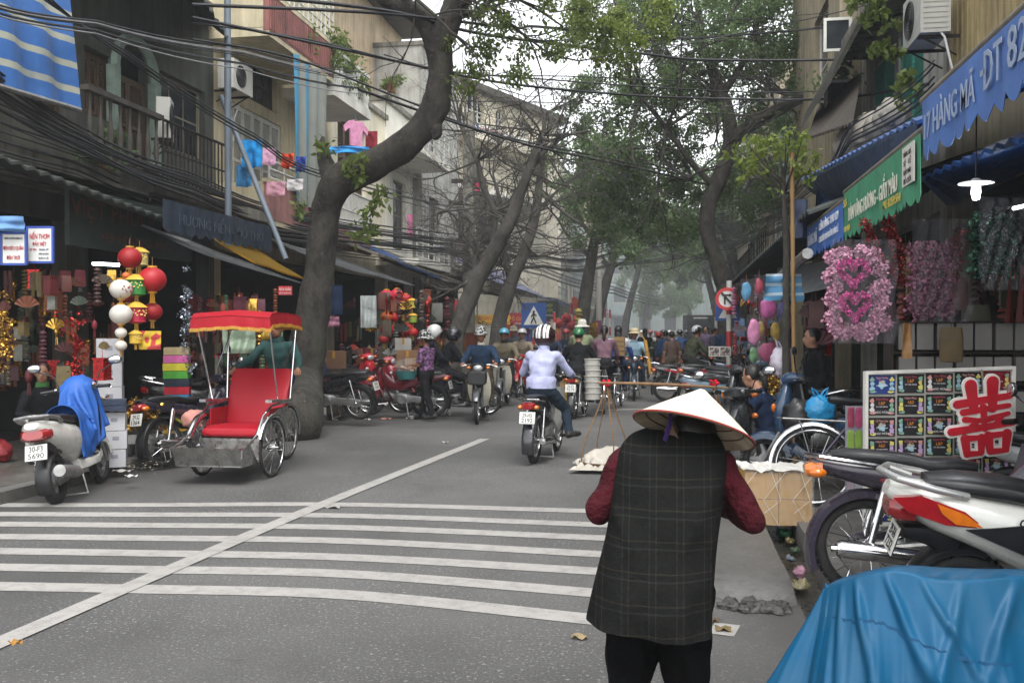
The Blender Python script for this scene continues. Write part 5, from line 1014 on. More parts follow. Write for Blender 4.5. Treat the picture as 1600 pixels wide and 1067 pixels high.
def scooter(name, label, loc, rz, c='#c9c9c4', lean=0.0, plate_s='30-F3/5690', group='motorbikes in the street', inner=None, seatm=None, mir=True, rail=CHROME, tail=REDL, side=None):
    t = thing(name, label, 'motorbike', loc, rz, group); t.rotation_euler = (0, lean, rz); P = paint(c); IN = inner or BLACKP; r = .235
    wheel(t, .62, r, .045, cast=True, rimm=ALU); wheel(t, -.58, r, .05, cast=True, rimm=ALU)
    fender(t, 'front_fender', .62, r, 15, 170, .075, P, lip=.06); fender(t, 'rear_fender', -.58, r, 70, 205, .07, BLACKP, lip=.03)
    mb = MB()
    for s in (-1, 1): mb.tube([(s*.09, .42, .62), (s*.09, .6, .28), (s*.09, .63, r)], .02, 8)
    mb.build('fork', STEEL, t)
    # rear body
    mb = MB(); mb.path([(-.08, .42, .1, .14), (-.14, .5, .15, .19), (-.3, .56, .185, .17), (-.5, .62, .19, .13), (-.7, .68, .165, .11), (-.85, .73, .12, .075), (-.93, .765, .06, .035)], 20, 2.6); mb.build('body', P, t)
    if side:
        mb = MB()
        for s in (-1, 1): mb.prism([(-.2, .44), (-.62, .62), (-.3, .66)], (s*.183, 0, 0), Y1, Z1, (s*.012, 0, 0))
        mb.build('side_panel', side, t)
        for s in (-1, 1):
            mb = MB(); mb.prism([(-.93, .755), (-.8, .765), (-.62, .7), (-.53, .625), (-.7, .635), (-.86, .69)], (s*.135, 0, 0), Y1, Z1, (s*.045, 0, 0)); mb.build('side_lens', tail, t, 0); mb = MB(); mb.prism([(-.74, .735), (-.62, .69), (-.545, .632), (-.66, .642), (-.72, .69)], (s*.181, 0, 0), Y1, Z1, (s*.006, 0, 0)); mb.build('amber_lens', AMB, t, 0)
            mb = MB(); text(mb, 'CLICK', (s*.198, -.3, .66), Y1*s*-1 if s < 0 else Y1, Z1, .07, .2, .002); mb.build('lettering', BLACKP, t, 0)
    mb = MB(); mb.path([(-.08, .71, .08, .02), (-.1, .745, .13, .04), (-.3, .75, .155, .05), (-.42, .775, .15, .05), (-.62, .795, .14, .045), (-.76, .8, .09, .03)], 18, 3); mb.build('seat', seatm or VINYL, t)
    mb = MB(); mb.tube([(-.14, -.6, .76), (-.175, -.75, .8), (-.14, -.9, .835), (0, -.96, .845), (.14, -.9, .835), (.175, -.75, .8), (.14, -.6, .76)], .018, 10); mb.tube([(-.1, -.8, .8), (-.1, -.9, .835)], .012, 6); mb.tube([(.1, -.8, .8), (.1, -.9, .835)], .012, 6); mb.build('grab_rail', rail, t)
    mb = MB(); mb.path([(-.82, .675, .14, .06), (-.89, .675, .125, .06), (-.93, .68, .09, .04)], 16, 3); mb.build('tail_light', tail, t)
    mb = MB(); mb.path([(-.62, .5, .07, .07), (-.75, .55, .075, .05), (-.86, .56, .07, .03)], 12, 4); mb.build('undertail', BLACKP, t); plate(t, -.9, .52, plate_s, .3)
    # floor, shield, apron
    mb = MB(); mb.path([(-.2, .3, .12, .07), (-.1, .3, .17, .06), (.2, .3, .17, .05), (.34, .36, .15, .07), (.36, .4, .08, .05)], 16, 4); mb.build('floorboard', P, t)
    mb = MB(); mb.slab([[V((x*.15, y, .353)) for x in (-1, 1)] for y in (-.08, .24)], (0, 0, .008)); mb.build('floor_mat', RUBBER, t, 0)
    g = []
    for j in range(10):
        v = j/9; z = .97-.66*v; hw = .1+.11*math.sin(math.pi*min(1, .18+v*.75))**.8; y0 = .37-.02*v-.04*math.sin(math.pi*v); g.append([V((hw*(i-4)/4, y0-.1*abs((i-4)/4)**1.8, z)) for i in range(9)])
    mb = MB(); mb.slab(g, (0, .02, 0)); mb.build('leg_shield', IN, t, 50)
    mb = MB(); mb.path([(.42, 1.0, .07, .03), (.43, .9, .15, .06), (.46, .75, .17, .09), (.46, .6, .15, .09), (.45, .48, .1, .06), (.44, .42, .05, .03)], 18, 2.4); mb.build('front_apron', P, t)
    for s in (-1, 1): mb = MB(); mb.ell((s*.11, .535, .74), (.05, .025, .045), 12, 7); mb.build('indicator', AMB, t)
    mb = MB(); mb.path([(.27, 1.02, .1, .035), (.31, 1.03, .17, .05), (.4, 1.03, .16, .065), (.47, 1.0, .1, .05)], 14, 2.6); mb.build('handlebar_cover', P, t); mb = MB(); mb.ell((0, .46, 1.0), (.1, .04, .05), 16, 9); mb.build('headlight', CLRL, t); handlebar(t, .32, 1.02, .33)
    mb = MB(); mb.path([(-.2, .27, .1, .08), (-.4, .26, .13, .1), (-.6, .25, .12, .1), (-.68, .25, .06, .06)], 14, 3, x=-.05); mb.build('engine', ALU, t); mb = MB(); mb.tube([(.14, -.3, .24), (.15, -.45, .26), (.16, -.85, .33)], [.03, .06, .055], 14); mb.build('exhaust', STEEL, t)
    mb = MB(); mb.tube([(-.13, -.55, .6), (-.13, -.6, .28)], .02, 8)
    for i in range(8): z = .32+.032*i; mb.torus((-.13, -.595+.006*i, z), .03, .007, 12, 5, X1, Y1)
    mb.build('shock_absorber', CHROME, t)
    mb = MB(); mb.tube([(-.1, -.16, .25), (-.15, -.2, .02), (.15, -.2, .02), (.1, -.16, .25)], .012, 8); mb.build('stand', STEEL, t)
    if mir: mirrors(t, .31, 1.05, .3, .2)
    return t
def bicycle(name, label, loc, rz, c='#3a3242', rm=CHROME, lean=0.0, rack=True, group='bicycles', straight=True):
    t = thing(name, label, 'bicycle', loc, rz, group); t.rotation_euler = (0, lean, rz); P = paint(c); r = .335
    wheel(t, -.5, r, .02, 28, rm); wheel(t, .55, r, .02, 28, rm); mb = MB(); bb_ = V((0, -.06, .29)); st, sd, hd, hb = V((0, -.2, .72)), V((0, -.24, .86)), V((0, .33, .83)), V((0, .36, .68))
    mb.bar(st, bb_, .016); mb.bar(hb, bb_, .017); mb.bar(st+(bb_-st)*.15, hd+V((0, .01, -.03)), .016); mb.bar(hd+V((0, -.01, .06)), hb, .02)
    for s in (-1, 1): mb.bar(bb_+X1*s*.04, (s*.05, -.5, r), .01); mb.bar(st+X1*s*.02, (s*.05, -.5, r), .009); mb.tube([hb+X1*s*.045, (s*.045, .45, .5), (s*.045, .55, r)], .011, 8)
    mb.build('frame', P, t)
    mb = MB(); mb.bar(st, sd, .012); mb.tube([hd, (0, .3, .95)], .012, 8); mb.build('seat_post', CHROME, t)
    mb = MB(); mb.path([(-.02, .9, .02, .015), (-.1, .895, .035, .025), (-.2, .89, .06, .035), (-.3, .9, .095, .04), (-.37, .905, .09, .03), (-.39, .905, .05, .015)], 16, 2.6); mb.build('saddle', VINYL, t)
    mb = MB(); mb.tube([(-.28, .18, .99), (-.2, .3, 1.02), (0, .3, .95), (.2, .3, 1.02), (.28, .18, .99)], .011, 8); h = mb.build('handlebar', CHROME, t)
    for s in (-1, 1): mb = MB(); mb.bar((s*.265, .2, 1.0), (s*.29, .1, .98), .017); mb.build('grip', BLACKP, h)
    fender(t, 'mudguard', -.5, r, 40, 215, .028, rm, lip=.02, th=.003); fender(t, 'mudguard', .55, r, 50, 165, .028, rm, lip=.02, th=.003)
    mb = MB(); mb.torus((.05, -.06, .29), .09, .006, 28, 6); mb.tube([(.06, -.06, .29), (.075, .06, .18), (.16, .06, .18)], .01, 6); mb.tube([(-.06, -.06, .29), (-.075, -.18, .4), (-.16, -.18, .4)], .01, 6); mb.build('crank', STEEL, t)
    mb = MB(); mb.bar((.05, -.06, .375), (.05, -.5, r+.04), .004, 4); mb.bar((.05, -.06, .2), (.05, -.5, r-.04), .004, 4); mb.build('chain', BLACKP, t)
    if rack:
        mb = MB()
        for s in (-1, 1): mb.tube([(s*.07, -.22, .72), (s*.075, -.75, .735), (0, -.8, .74)], .007, 6); mb.bar((s*.07, -.62, .735), (s*.06, -.5, r), .006)
        for y in (-.3, -.45, -.6): mb.bar((-.075, y, .73), (.075, y, .73), .005)
        mb.build('rear_rack', STEEL, t)
    return t
# ---------------------------------------------------------------- the red cyclo
def cyclo():
    o = DP(386, 10.5, 0); t = thing('cyclo', 'three wheeled cyclo with red canopy and red passenger seat', 'cyclo', o, R(180)+R(1), None); RF = mat('red_vinyl', '#9c0f20', .5, 0, .1, 3, bump=.3, bs=6, bd=.02, dirt=.2, spec=.3); RC = mat('red_canopy', '#98101f', .65, 0, .15, 3, bump=.5, bs=5, bd=.03, dirt=.2, spec=.25); SS = mat('scratched_stainless', (.55, .54, .52), .3, 1, .15, 8, dirt=.35, ds=9)
    w0, r = .48, .33
    for s in (-1, 1): wheel(t, .25, r, .022, 28, CHROME, x=s*w0); fender(t, 'mudguard', .25, r, 20, 170, .04, CHROME, x=s*w0, lip=.03, th=.003)
    wheel(t, -1.15, r+.01, .024, 28, CHROME); fender(t, 'mudguard', -1.15, r+.01, 10, 190, .035, CHROME, lip=.03, th=.003)
    mb = MB(); mb.bar((-w0, .25, r), (w0, .25, r), .018)
    mb.tube([(-.2, .7, .32), (-.2, .25, .3), (-.05, -.35, .36), (0, -.55, .4), (0, -.8, .42)], .02, 8); mb.tube([(.2, .7, .32), (.2, .25, .3), (.05, -.35, .36), (0, -.55, .4)], .02, 8)
    mb.bar((0, -.8, .42), (-.06, -1.15, r), .014); mb.bar((0, -.8, .42), (.06, -1.15, r), .014); mb.tube([(0, -.8, .42), (0, -.92, .8), (0, -.95, .95)], .02, 8); mb.bar((0, -.92, .76), (0, -.45, .62), .018)
    for s in (-1, 1): mb.bar((0, -.93, .76), (s*.06, -1.15, r), .011)
    for x in (-.25, -.08, .08, .25): mb.bar((x, .55, .24), (x*.3, .3, .2), .011)
    mb.bar((-.3, .25, .22), (.3, .25, .22), .016); mb.build('frame', STEEL, t)
    # seat tub
    mb = MB(); mb.bb((-.42, -.3, .4), (.42, .42, .44)); mb.bb((-.42, .4, .22), (.42, .43, .42)); mb.bb((-.42, .4, .2), (.42, .92, .225)); mb.slab([[V((-.44, .9, .2)), V((.44, .9, .2))], [V((-.45, .98, .4)), V((.45, .98, .4))]], (0, .015, 0))
    for s in (-1, 1): mb.prism([(.9, .2), (.98, .4), (.72, .4), (.55, .2)], (s*.43, 0, 0), Y1, Z1, (s*.012, 0, 0)); mb.prism([(-.3, .42), (.42, .42), (.3, .58), (.05, .72), (-.3, .75)], (s*.42, 0, 0), Y1, Z1, (s*.014, 0, 0))
    mb.build('tub', SS, t, 0)
    mb = MB()
    for s in (-1, 1): mb.tube([(s*.46, .98, .3), (s*.47, .99, .38), (s*.46, .8, .42), (s*.45, .6, .5), (s*.44, .42, .68), (s*.45, .2, .78), (s*.46, -.32, .8)], .014, 8)
    mb.build('side_rail', CHROME, t)
    mb = MB()
    for s in (-1, 1): mb.slab([[V((s*.46+x, y, .8+.02*(y > .1))) for x in (-.045, .045)] for y in (-.3, 0, .15, .3)], (0, 0, .03))
    mb.build('armrest', SS, t, 40)
    mb = MB(); mb.path([(-.28, .5, .4, .05), (-.2, .5, .41, .06), (.3, .51, .41, .06), (.41, .5, .4, .045), (.43, .5, .36, .02)], 22, 6); mb.build('seat_cushion', RF, t)
    mb = MB(); mb.path([(-.2, .5, .4, .04), (-.22, .56, .415, .055), (-.33, .9, .43, .05), (-.43, 1.1, .44, .045), (-.45, 1.16, .4, .02)], 22, 6); mb.build('backrest', RF, t)
    for s in (-1, 1): mb = MB(); mb.bb((s*.402, -.25, .56), (s*.416, .2, .74)); mb.build('side_cushion', RF, t, 0)
    # canopy
    for s in (-1, 1):
        for a_, b_ in (((.05, .82), (.36, 1.7)), ((-.3, .82), (-.42, 1.72))): mb = MB(); mb.tube([(s*.46, a_[0], a_[1]), (s*.5, b_[0], b_[1])], .012, 8); mb.build('canopy_post', CHROME, t)
        mb = MB(); mb.bar((s*.48, -.1, 1.2), (s*.49, -.5, 1.66), .008, 6); mb.build('canopy_brace', CHROME, t)
    g = []; ys = [.42, .36, .2, -.05, -.28, -.46]; 
    for j, y in enumerate(ys):
        zt = 1.75+.05*math.sin(math.pi*(j+.5)/6)-.02*(j == 0); g.append([V((x*.54, y, zt+.03*(1-abs(x))-.012*(j % 2)*(1-abs(x)))) for x in (-1, -.75, -.4, 0, .4, .75, 1)])
    mb = MB(); mb.slab(g, (0, 0, .012)); cn = mb.build('canopy', RC, t, 30)
    per = [g[0][i] for i in range(7)]+[g[j][6] for j in range(1, 6)]+[g[5][i] for i in range(5, -1, -1)]+[g[j][0] for j in range(4, -1, -1)]; P = []
    for a_, b_ in zip(per[:-1], per[1:]): P += [a_.lerp(b_, k/6) for k in range(6)]
    P.append(per[-1]); c0 = V((0, 0, 0)); rows = []
    for dz, k in ((.006, 0), (.06, .008), (.125, .012)): rows.append([p-Z1*(dz*(1+(.03*math.sin(i*1.05) if dz > .1 else 0)))+V((p.x, p.y, 0)).normalized()*(.004+k*(1+.4*math.sin(i*.8))) for i, p in enumerate(P)])
    mb = MB(); mb.slab(rows, (0, 0, .001)); mb.build('valance', RC, cn, 60)
    mb = MB(); GO = mat('gold_fringe', '#a8781e', .6, 0, .3, 30)
    for i, p in enumerate(rows[2]):
        if i < len(rows[2])-1:
            for k in range(3): q = p.lerp(rows[2][i+1], k/3); mb.tube([q+Z1*.012, q-Z1*(.02+.008*(k % 2))], [.009, .012], 5)
    mb.build('fringe', GO, cn, kind='stuff')
    mb = MB(); mb.path([(-.82, .98, .03, .015), (-.95, .99, .09, .04), (-1.04, .995, .1, .035), (-1.07, 1, .05, .015)], 14, 2.6); mb.build('saddle', VINYL, t)
    mb = MB(); mb.tube([(-.44, -.5, 1.12), (.44, -.5, 1.12)], .014, 8); mb.build('handlebar', CHROME, t); mb = MB(); mb.torus((.06, -.62, .4), .1, .007, 24, 6); mb.tube([(.07, -.62, .4), (.09, -.5, .3), (.18, -.5, .3)], .011, 6); mb.tube([(-.07, -.62, .4), (-.09, -.74, .5), (-.18, -.74, .5)], .011, 6); mb.build('crank', STEEL, t)
    t.scale = (.84, 1, 1)
    return t
cyclo()
# ---------------------------------------------------------------- where they stand
def hd(px, app): return math.atan((VPX-px)/FPX)+R(app)   # heading as seen: 0 away, -90 to the right, 180 towards us
def gp(px, py, z=0.0): p = G(px, py, z); return V((p.x, p.y, z))
ST_ = 'motorbikes riding in the street'; PK = 'motorbikes parked along the pavements'
GREYS = mat('worn_grey_panel', '#3c3d3f', .6)
underbone('motorbike', 'dark motorbike with plate 29-H5 2192 under the lilac sweater rider', DP(853, 11.85), R(-6), '#232327', '#b9b9b4', '29-H5/2192', 'dream', group=ST_, mir=False)
underbone('motorbike', 'white shielded moped with black basket under the navy jacket rider', DP(751, 16.6), R(180+6), '#3a3d40', '#cfcbb9', '29-K2/4471', 'dream', group=ST_, basket=BLACKP, mir=False)
underbone('motorbike', 'white shielded moped under the blue helmet rider', DP(787, 20), R(180+3), '#4a4d4e', '#cfcbb9', '29-L3/0915', 'dream', group=ST_, mir=False)
underbone('motorbike', 'red motorbike under the white helmet rider in beige', DP(815, 23), R(180), '#a61f24', '#a61f24', '29-M1/2208', 'wave', group=ST_)
underbone('motorbike', 'dark blue motorbike under the rider in pale denim jacket', DP(991, 22), R(180+2), '#1c2b3a', '#1c2b3a', '29-U2/6670', 'sport', group=ST_)
underbone('motorbike', 'dark motorbike carrying the couple in black jackets', gp(708, 652, 0)+V((0, .3, 0)), R(-62), '#2b2630', '#2b2630', '29-N7/1180', 'wave', group=ST_)
# parked left
SCW = scooter('scooter', 'white scooter with plate 30-F3 5690 half covered by blue sheet', DP(124, 9.2, 0), hd(124, -17), '#cfcdc6', R(-7), '30-F3/5690', group=PK, rail=ALU)
underbone('motorbike', 'dark motorbike with pink bundle parked behind the cyclo', DP(318, 11.3, .02), hd(318, -46), '#23202e', '#23202e', '29-S2/1364', 'wave', R(-6), PK)
underbone('motorbike', 'black motorbike with silver chain case right of the massive trunk', DP(512, 15.8, .12), R(82), '#1c1c1f', '#1c1c1f', '29-V5/3381', 'wave', R(-5), PK)
underbone('motorbike', 'red motorbike with chrome headlight turned towards the street', DP(580, 17.2, .1), R(-95), '#8e1f2c', '#8e1f2c', '29-T4/9035', 'wave', R(5), PK)
underbone('motorbike', 'dark red motorbike beside the walking woman with tray', DP(628, 17.0, .06), R(88), '#5c1a24', '#5c1a24', '29-P8/7742', 'wave', R(-4), PK)
scooter('scooter', 'black scooter behind the pink bundle motorbike', DP(330, 13.2, .12), R(-70), '#1f2022', R(5), '29-R1/0284', PK)
underbone('motorbike', 'bright red motorbike deep in the lantern shop front', DP(560, 18.8, .12), R(-120), '#b0222c', '#b0222c', '29-X9/5512', 'wave', R(5), PK)
# parked right, near to far
B1 = underbone('motorbike', 'dark plum motorbike with chrome shock parked at lower right', DP(1535, 5.1, .1), hd(1535, -72), '#2c2632', '#2c2632', None, 'dream', R(-5), PK, light=AMB)
B2 = scooter('scooter', 'white sport scooter with plate 29-X4 7232 behind the blue tarpaulin', DP(1715, 4.3, .1), hd(1715, -68), '#c4c4bd', R(5), '29-X4/7232', PK, side=BLACKP, rail=mat('silver_paint', '#a7a7a5', .3, .5, .05, 5))
underbone('motorbike', 'silver nosed motorbike at right edge behind the plum one', DP(1760, 5.7, .12), hd(1760, -80), '#b9bcbb', '#b9bcbb', '29-H1/3350', 'wave', R(-5), PK)
bicycle('bicycle', 'purple framed bicycle leaning in front of the card display', DP(1371, 7.7, .12), hd(1371, -86), '#4a3a58', CHROME, R(-7))
B3 = scooter('scooter', 'navy scooter carrying a bright blue bag behind the bicycle', DP(1302, 8.75, .12), hd(1302, 84), '#27405c', R(4), '29-F2/9003', PK, seatm=VINYL)
underbone('motorbike', 'black motorbike with orange and green stripe by the wrapped boxes', DP(1132, 8.9, .0), hd(1132, -32), '#202326', '#202326', '29-D6/4415', 'sport', R(-5), PK, accent='#d8752a')
scooter('scooter', 'steel blue scooter with long black seat in the right hand row', DP(1150, 15.3, .06), hd(1150, -74), '#5d7686', R(5), '29-K8/2765', PK, inner=paint('#4d6678'))
underbone('motorbike', 'dark red motorbike with chrome rack first in the right hand row', DP(1082, 21, .02), hd(1082, -82), '#2a2226', '#8e1c24', '29-Y3/6127', 'wave', R(-5), PK, accent='#b0222c')
underbone('motorbike', 'red and black motorbike behind the steel blue scooter', DP(1172, 17, .12), hd(1172, -100), '#a6202a', '#a6202a', '29-L7/5508', 'sport', R(5), PK)
scooter('scooter', 'black scooter nearest the bamboo stake', DP(1205, 10.7, .12), R(80), '#1c1f24', R(5), '29-P2/3318', PK)
for i, (px, d, rz, c, st, lb) in enumerate(((1130, 19, -80, '#20242c', 'wave', 'dark motorbike beside the man in olive jacket'), (1150, 22.6, -95, '#2b4a6a', 'wave', 'blue motorbike under the framed pictures'), (1120, 24.5, -85, '#26262a', 'sport', 'black motorbike below the round traffic sign'), (1160, 26.5, -90, '#6a7a84', 'wave', 'grey blue motorbike past the round traffic sign'), (1132, 28.5, -88, '#2a2a30', 'wave', 'dark motorbike at the big tree foot'), (1118, 31.5, -92, '#7a2228', 'wave', 'dull red motorbike past the big tree'), (1112, 35, -85, '#2a2a30', 'wave', 'last parked motorbike past the big tree'), (1180, 15.6, -92, '#8f9ba3', 'wave', 'silver motorbike under the hanging bagged toys'))):
    underbone('motorbike', lb, DP(px, d, .1), R(rz), c, c, '29-%s%d/%d' % ('BCDEFGHK'[i], i+1, 1234+i*877), st, R(-5), PK)
bicycle('bicycle', 'bicycle ridden by the woman in mauve beside the cargo cart', DP(944, 18.5), R(4), '#2c3036'); bicycle('bicycle', 'bicycle ridden by the student in blue and white', DP(967, 19.5), R(-3), '#3a4048'); bicycle('bicycle', 'bicycle turned across the street near the man in brown shirt', DP(1052, 27), R(88), '#6a2228')
# cargo moped seen from behind under the green helmet
CGB = underbone('motorbike', 'cargo moped loaded with sacks under the green helmet rider', DP(905, 17.6), R(-4), '#2a2c2a', '#2a2c2a', '29-Z5/7019', 'dream', group=ST_, mir=False)
# far traffic
FT = [(1036, 36, 180, '#23252b', 'far motorbike under the dark jacketed couple'), (1016, 40, 180, '#a63a34', 'far motorbike under the white shirted rider in red'), (1062, 33, 0, '#2a2a2e', 'far motorbike under the blue jacket rider'), (884, 27, 180, '#23252b', 'motorbike under the red helmet rider left of the green helmet'), (905, 31, 180, '#2a2d33', 'motorbike under the white helmet rider before the lamp post'), (1002, 52, 180, '#303338', 'farthest oncoming motorbike on the left'), (1024, 60, 180, '#303338', 'farthest oncoming motorbike mid street'), (1046, 50, 0, '#303338', 'far receding motorbike before the white car'), (1072, 44, 0, '#2a2a2e', 'far receding motorbike before the dark truck'), (1010, 70, 180, '#3a3d42', 'motorbike at the hazy end of the street, left'), (1036, 76, 180, '#3a3d42', 'motorbike at the hazy end of the street, right'), (861, 25, 180, '#30343a', 'motorbike half hidden by the lilac sweater rider')]
proto = None
for px, d, rz, c, lb in FT:
    if proto is None: proto = underbone('motorbike', lb, DP(px, d), R(rz), c, c, '29-T1/4402', 'wave', group='far traffic'); o = proto
    else: o = copy_tree(proto); o.location = DP(px, d); o.rotation_euler = (0, 0, R(rz)); o['label'] = lb
# ================================================================ people
def Q(*a): return V(a)
SKIN = mat('skin', '#a5785e', .55, 0, .12, 12); SKIND = mat('skin_tanned', '#8a5f48', .55, 0, .12, 12); HAIR = mat('hair', (.012, .01, .009), .45, 0, .3, 40, bump=.4, bs=90); EYEW = mat('eye_white', '#c9c4bc', .3); EYEB = mat('eye_dark', (.012, .01, .01), .2); LIP = mat('lips', '#8c5348', .5); SHOE = mat('shoe_black', (.02, .019, .018), .5); SOLE = mat('sole', '#8a8580', .8)
def pose(kind, g=None, **k):
    """joint places, figure facing +Y with its feet or wheels at z = 0"""
    J = {}
    if kind == 'ride':
        ln = k.get('lean', .06); tz = k.get('tz', .04); sw = k.get('sw', .19); z0 = k.get('seat', .79)
        J.update(pel=Q(0, -.27, z0+.1), chest=Q(0, -.22+ln, z0+.4), neck=Q(0, -.18+ln*1.5, z0+.59), head=Q(0, -.14+ln*1.6, z0+.73))
        for s, n in ((-1, 'l'), (1, 'r')):
            J['sh'+n] = Q(s*sw, -.19+ln*1.3, z0+.5); J['el'+n] = Q(s*k.get('elb', .31), .02, z0+.28); J['ha'+n] = Q(s*k.get('hw', .29), k.get('hy', .26), k.get('hz', 1.03))
            J['hip'+n] = Q(s*.1, -.24, z0+.06); J['kn'+n] = Q(s*k.get('kw', .19), .16, z0-.08); J['an'+n] = Q(s*.2, .06, .37); J['to'+n] = Q(s*.21, .24, .32)
    elif kind == 'pillion':
        J.update(pel=Q(0, -.55, .93), chest=Q(0, -.48, 1.24), neck=Q(0, -.45, 1.43), head=Q(0, -.42, 1.57))
        for s, n in ((-1, 'l'), (1, 'r')):
            J['sh'+n] = Q(s*.17, -.47, 1.34); J['el'+n] = Q(s*.27, -.36, 1.12); J['ha'+n] = Q(s*.16, -.2, 1.02); J['hip'+n] = Q(s*.1, -.53, .9); J['kn'+n] = Q(s*.2, -.18, .76); J['an'+n] = Q(s*.19, -.3, .42); J['to'+n] = Q(s*.2, -.13, .37)
    elif kind == 'stand':
        st = k.get('step', 0); h = k.get('h', 1.62)/1.62
        J.update(pel=Q(0, 0, .88*h), chest=Q(0, .01, 1.18*h), neck=Q(0, .01, 1.38*h), head=Q(0, .03, 1.51*h))
        for s, n in ((-1, 'l'), (1, 'r')):
            f = s*st; J['sh'+n] = Q(s*.175, 0, 1.3*h); J['el'+n] = Q(s*.23, -.04-f*.3, 1.04*h); J['ha'+n] = Q(s*.23, .06-f*.7, .82*h)
            J['hip'+n] = Q(s*.09, 0, .86*h); J['kn'+n] = Q(s*.1, f*.5+.03, .48*h); J['an'+n] = Q(s*.1, f-.02 if f > 0 else f*1.0, .09+max(0, -f)*.15); J['to'+n] = J['an'+n]+Q(s*.02, .15, -.055)
    elif kind == 'cycle':
        J.update(pel=Q(0, -.28, .98), chest=Q(0, -.18, 1.28), neck=Q(0, -.13, 1.47), head=Q(0, -.09, 1.6))
        for s, n in ((-1, 'l'), (1, 'r')):
            J['sh'+n] = Q(s*.17, -.15, 1.39); J['el'+n] = Q(s*.25, -.0, 1.16); J['ha'+n] = Q(s*.27, .14, 1.02); J['hip'+n] = Q(s*.1, -.26, .95); J['kn'+n] = Q(s*.12, .08, .72+s*.06); J['an'+n] = Q(s*.12, -.04+s*.1, .34+s*.08); J['to'+n] = Q(s*.13, .1+s*.1, .28+s*.08)
    elif kind == 'sit':   # low stool
        J.update(pel=Q(0, 0, .36), chest=Q(0, .1, .64), neck=Q(0, .14, .83), head=Q(0, .19, .96))
        for s, n in ((-1, 'l'), (1, 'r')):
            J['sh'+n] = Q(s*.16, .12, .75); J['el'+n] = Q(s*.24, .24, .55); J['ha'+n] = Q(s*.1, .42, .52); J['hip'+n] = Q(s*.1, .02, .34); J['kn'+n] = Q(s*.14, .42, .46); J['an'+n] = Q(s*.13, .36, .09); J['to'+n] = Q(s*.14, .52, .04)
    J.update(k.get('over', {})); return J
def lp(a, b, t): return a+(b-a)*t
def fig(name, label, J, loc, rz, top='#555a66', pants='#23252b', skin=None, shoe=None, sleeve='long', build=1.0, vox=.016, hair='short', headgear=None, group=None, face=True, look=0.0, nod=0.0, lean=0.0, fing=True, legskin=False, topmat=None, waist=.0, coat=0.0, category='person', female=False, hairlen=0.25, extra=None, arm=1.0, leg=1.0):
    t = thing(name, label, category, loc, rz, group); t.rotation_euler = (0, lean, rz); sk = skin or SKIN; tm = topmat or cloth_m(top); pm = cloth_m(pants); sm = shoe or SHOE
    MS = [sk, tm, pm, sm]; prims = []; mb = MB(); b = build; rng_ = random.Random(label)
    def cap(a, c, ra, rb, m, sub=3):
        prims.append((a, c, ra, rb, m)); mb.tube([lp(a, c, i/sub) for i in range(sub+1)], [ra+(rb-ra)*i/sub for i in range(sub+1)], 12); mb.ell(a, ra, 12, 8); mb.ell(c, rb, 12, 8)
    pel, ch, nk, hd_ = J['pel'], J['chest'], J['neck'], J['head']
    # torso: rings along the spine
    sx = (J['shr']-J['shl']).normalized(); sp_ = [(pel-Q(0, 0, .09), .13, .1), (pel, .165, .125), (lp(pel, ch, .45), .15+coat*.02, .115), (ch, .17, .125), (lp(ch, nk, .45), .165, .105), (lp(ch, nk, .8), .1, .075), (nk, .05, .055)]; rings = []
    for i, (p, a, d) in enumerate(sp_):
        q0, q1 = sp_[max(0, i-1)][0], sp_[min(len(sp_)-1, i+1)][0]; u = (q1-q0).normalized(); fx = u.cross(sx).normalized(); ax = fx.cross(u).normalized(); w_ = ax if ax.dot(sx) > 0 else -ax; kk = .93 if female else 1.0; rings.append(mb.ring(p, w_, fx, a*b*kk, d*b*kk, 18, 2.5))
    if (rings[0][1]-rings[0][0]).cross(rings[1][0]-rings[0][0]).dot(rings[0][0]-sp_[0][0]) > 0: rings = [list(reversed(r)) for r in rings]
    mb.loft(rings); prims.append((pel-Q(0, 0, .05), pel+Q(0, 0, .04), .15*b, .15*b, 1 if coat else 2)); prims.append((lp(pel, ch, .3), ch, .15*b, .16*b, 1)); prims.append((ch, lp(ch, nk, .7), .16*b, .09*b, 1))
    prims.append((J['shl'], J['shr'], .08, .08, 1))
    for n in 'lr':
        sh, el, ha, hip, kn, an, to = (J[x+n] for x in ('sh', 'el', 'ha', 'hip', 'kn', 'an', 'to')); wr = lp(el, ha, .82); ms = 1 if sleeve == 'long' else 0
        cap(lp(sh, lp(ch, nk, .4), .25), sh, .07*b, .064*b, 1); 
        if sleeve == 'long': cap(sh, el, .064*b*arm, .052*b*arm, 1); cap(el, wr, .052*b*arm, .038*b, 1)
        else: m_ = lp(sh, el, .7); cap(sh, m_, .068*b, .06*b, 1); cap(m_, el, .043*b, .04*b, 0); cap(el, wr, .04*b, .027*b, 0)
        cap(wr, lp(el, ha, .95), .026, .03, 0, 1)
        cap(hip, kn, .095*b*leg, .066*b*leg, 2); cap(kn, lp(kn, an, .45), .064*b*leg, .06*b*leg, 2); cap(lp(kn, an, .45), an, .06*b*leg, .05*b*leg, 2)
        cap(an-Q(0, .05, .02), to, .045, .036, 3)
    # neck and head
    cap(nk-Q(0, 0, .03), lp(nk, hd_, .55), .055, .05, 0, 1); prims.append((lp(nk, hd_, .6), hd_, .06, .1, 0))
    Rm = Matrix.Rotation(look, 3, 'Z') @ Matrix.Rotation(nod, 3, 'X'); H_ = lambda x, y, z: hd_+Rm @ V((x, y, z))
    mb.ell(hd_+Rm @ V((0, -.005, .02)), (.074, .092, .1), 16, 11, Rm); mb.ell(H_(0, .025, -.045), (.055, .062, .065), 14, 9, Rm); mb.ell(H_(0, .095, -.018), (.014, .018, .022), 8, 6, Rm)
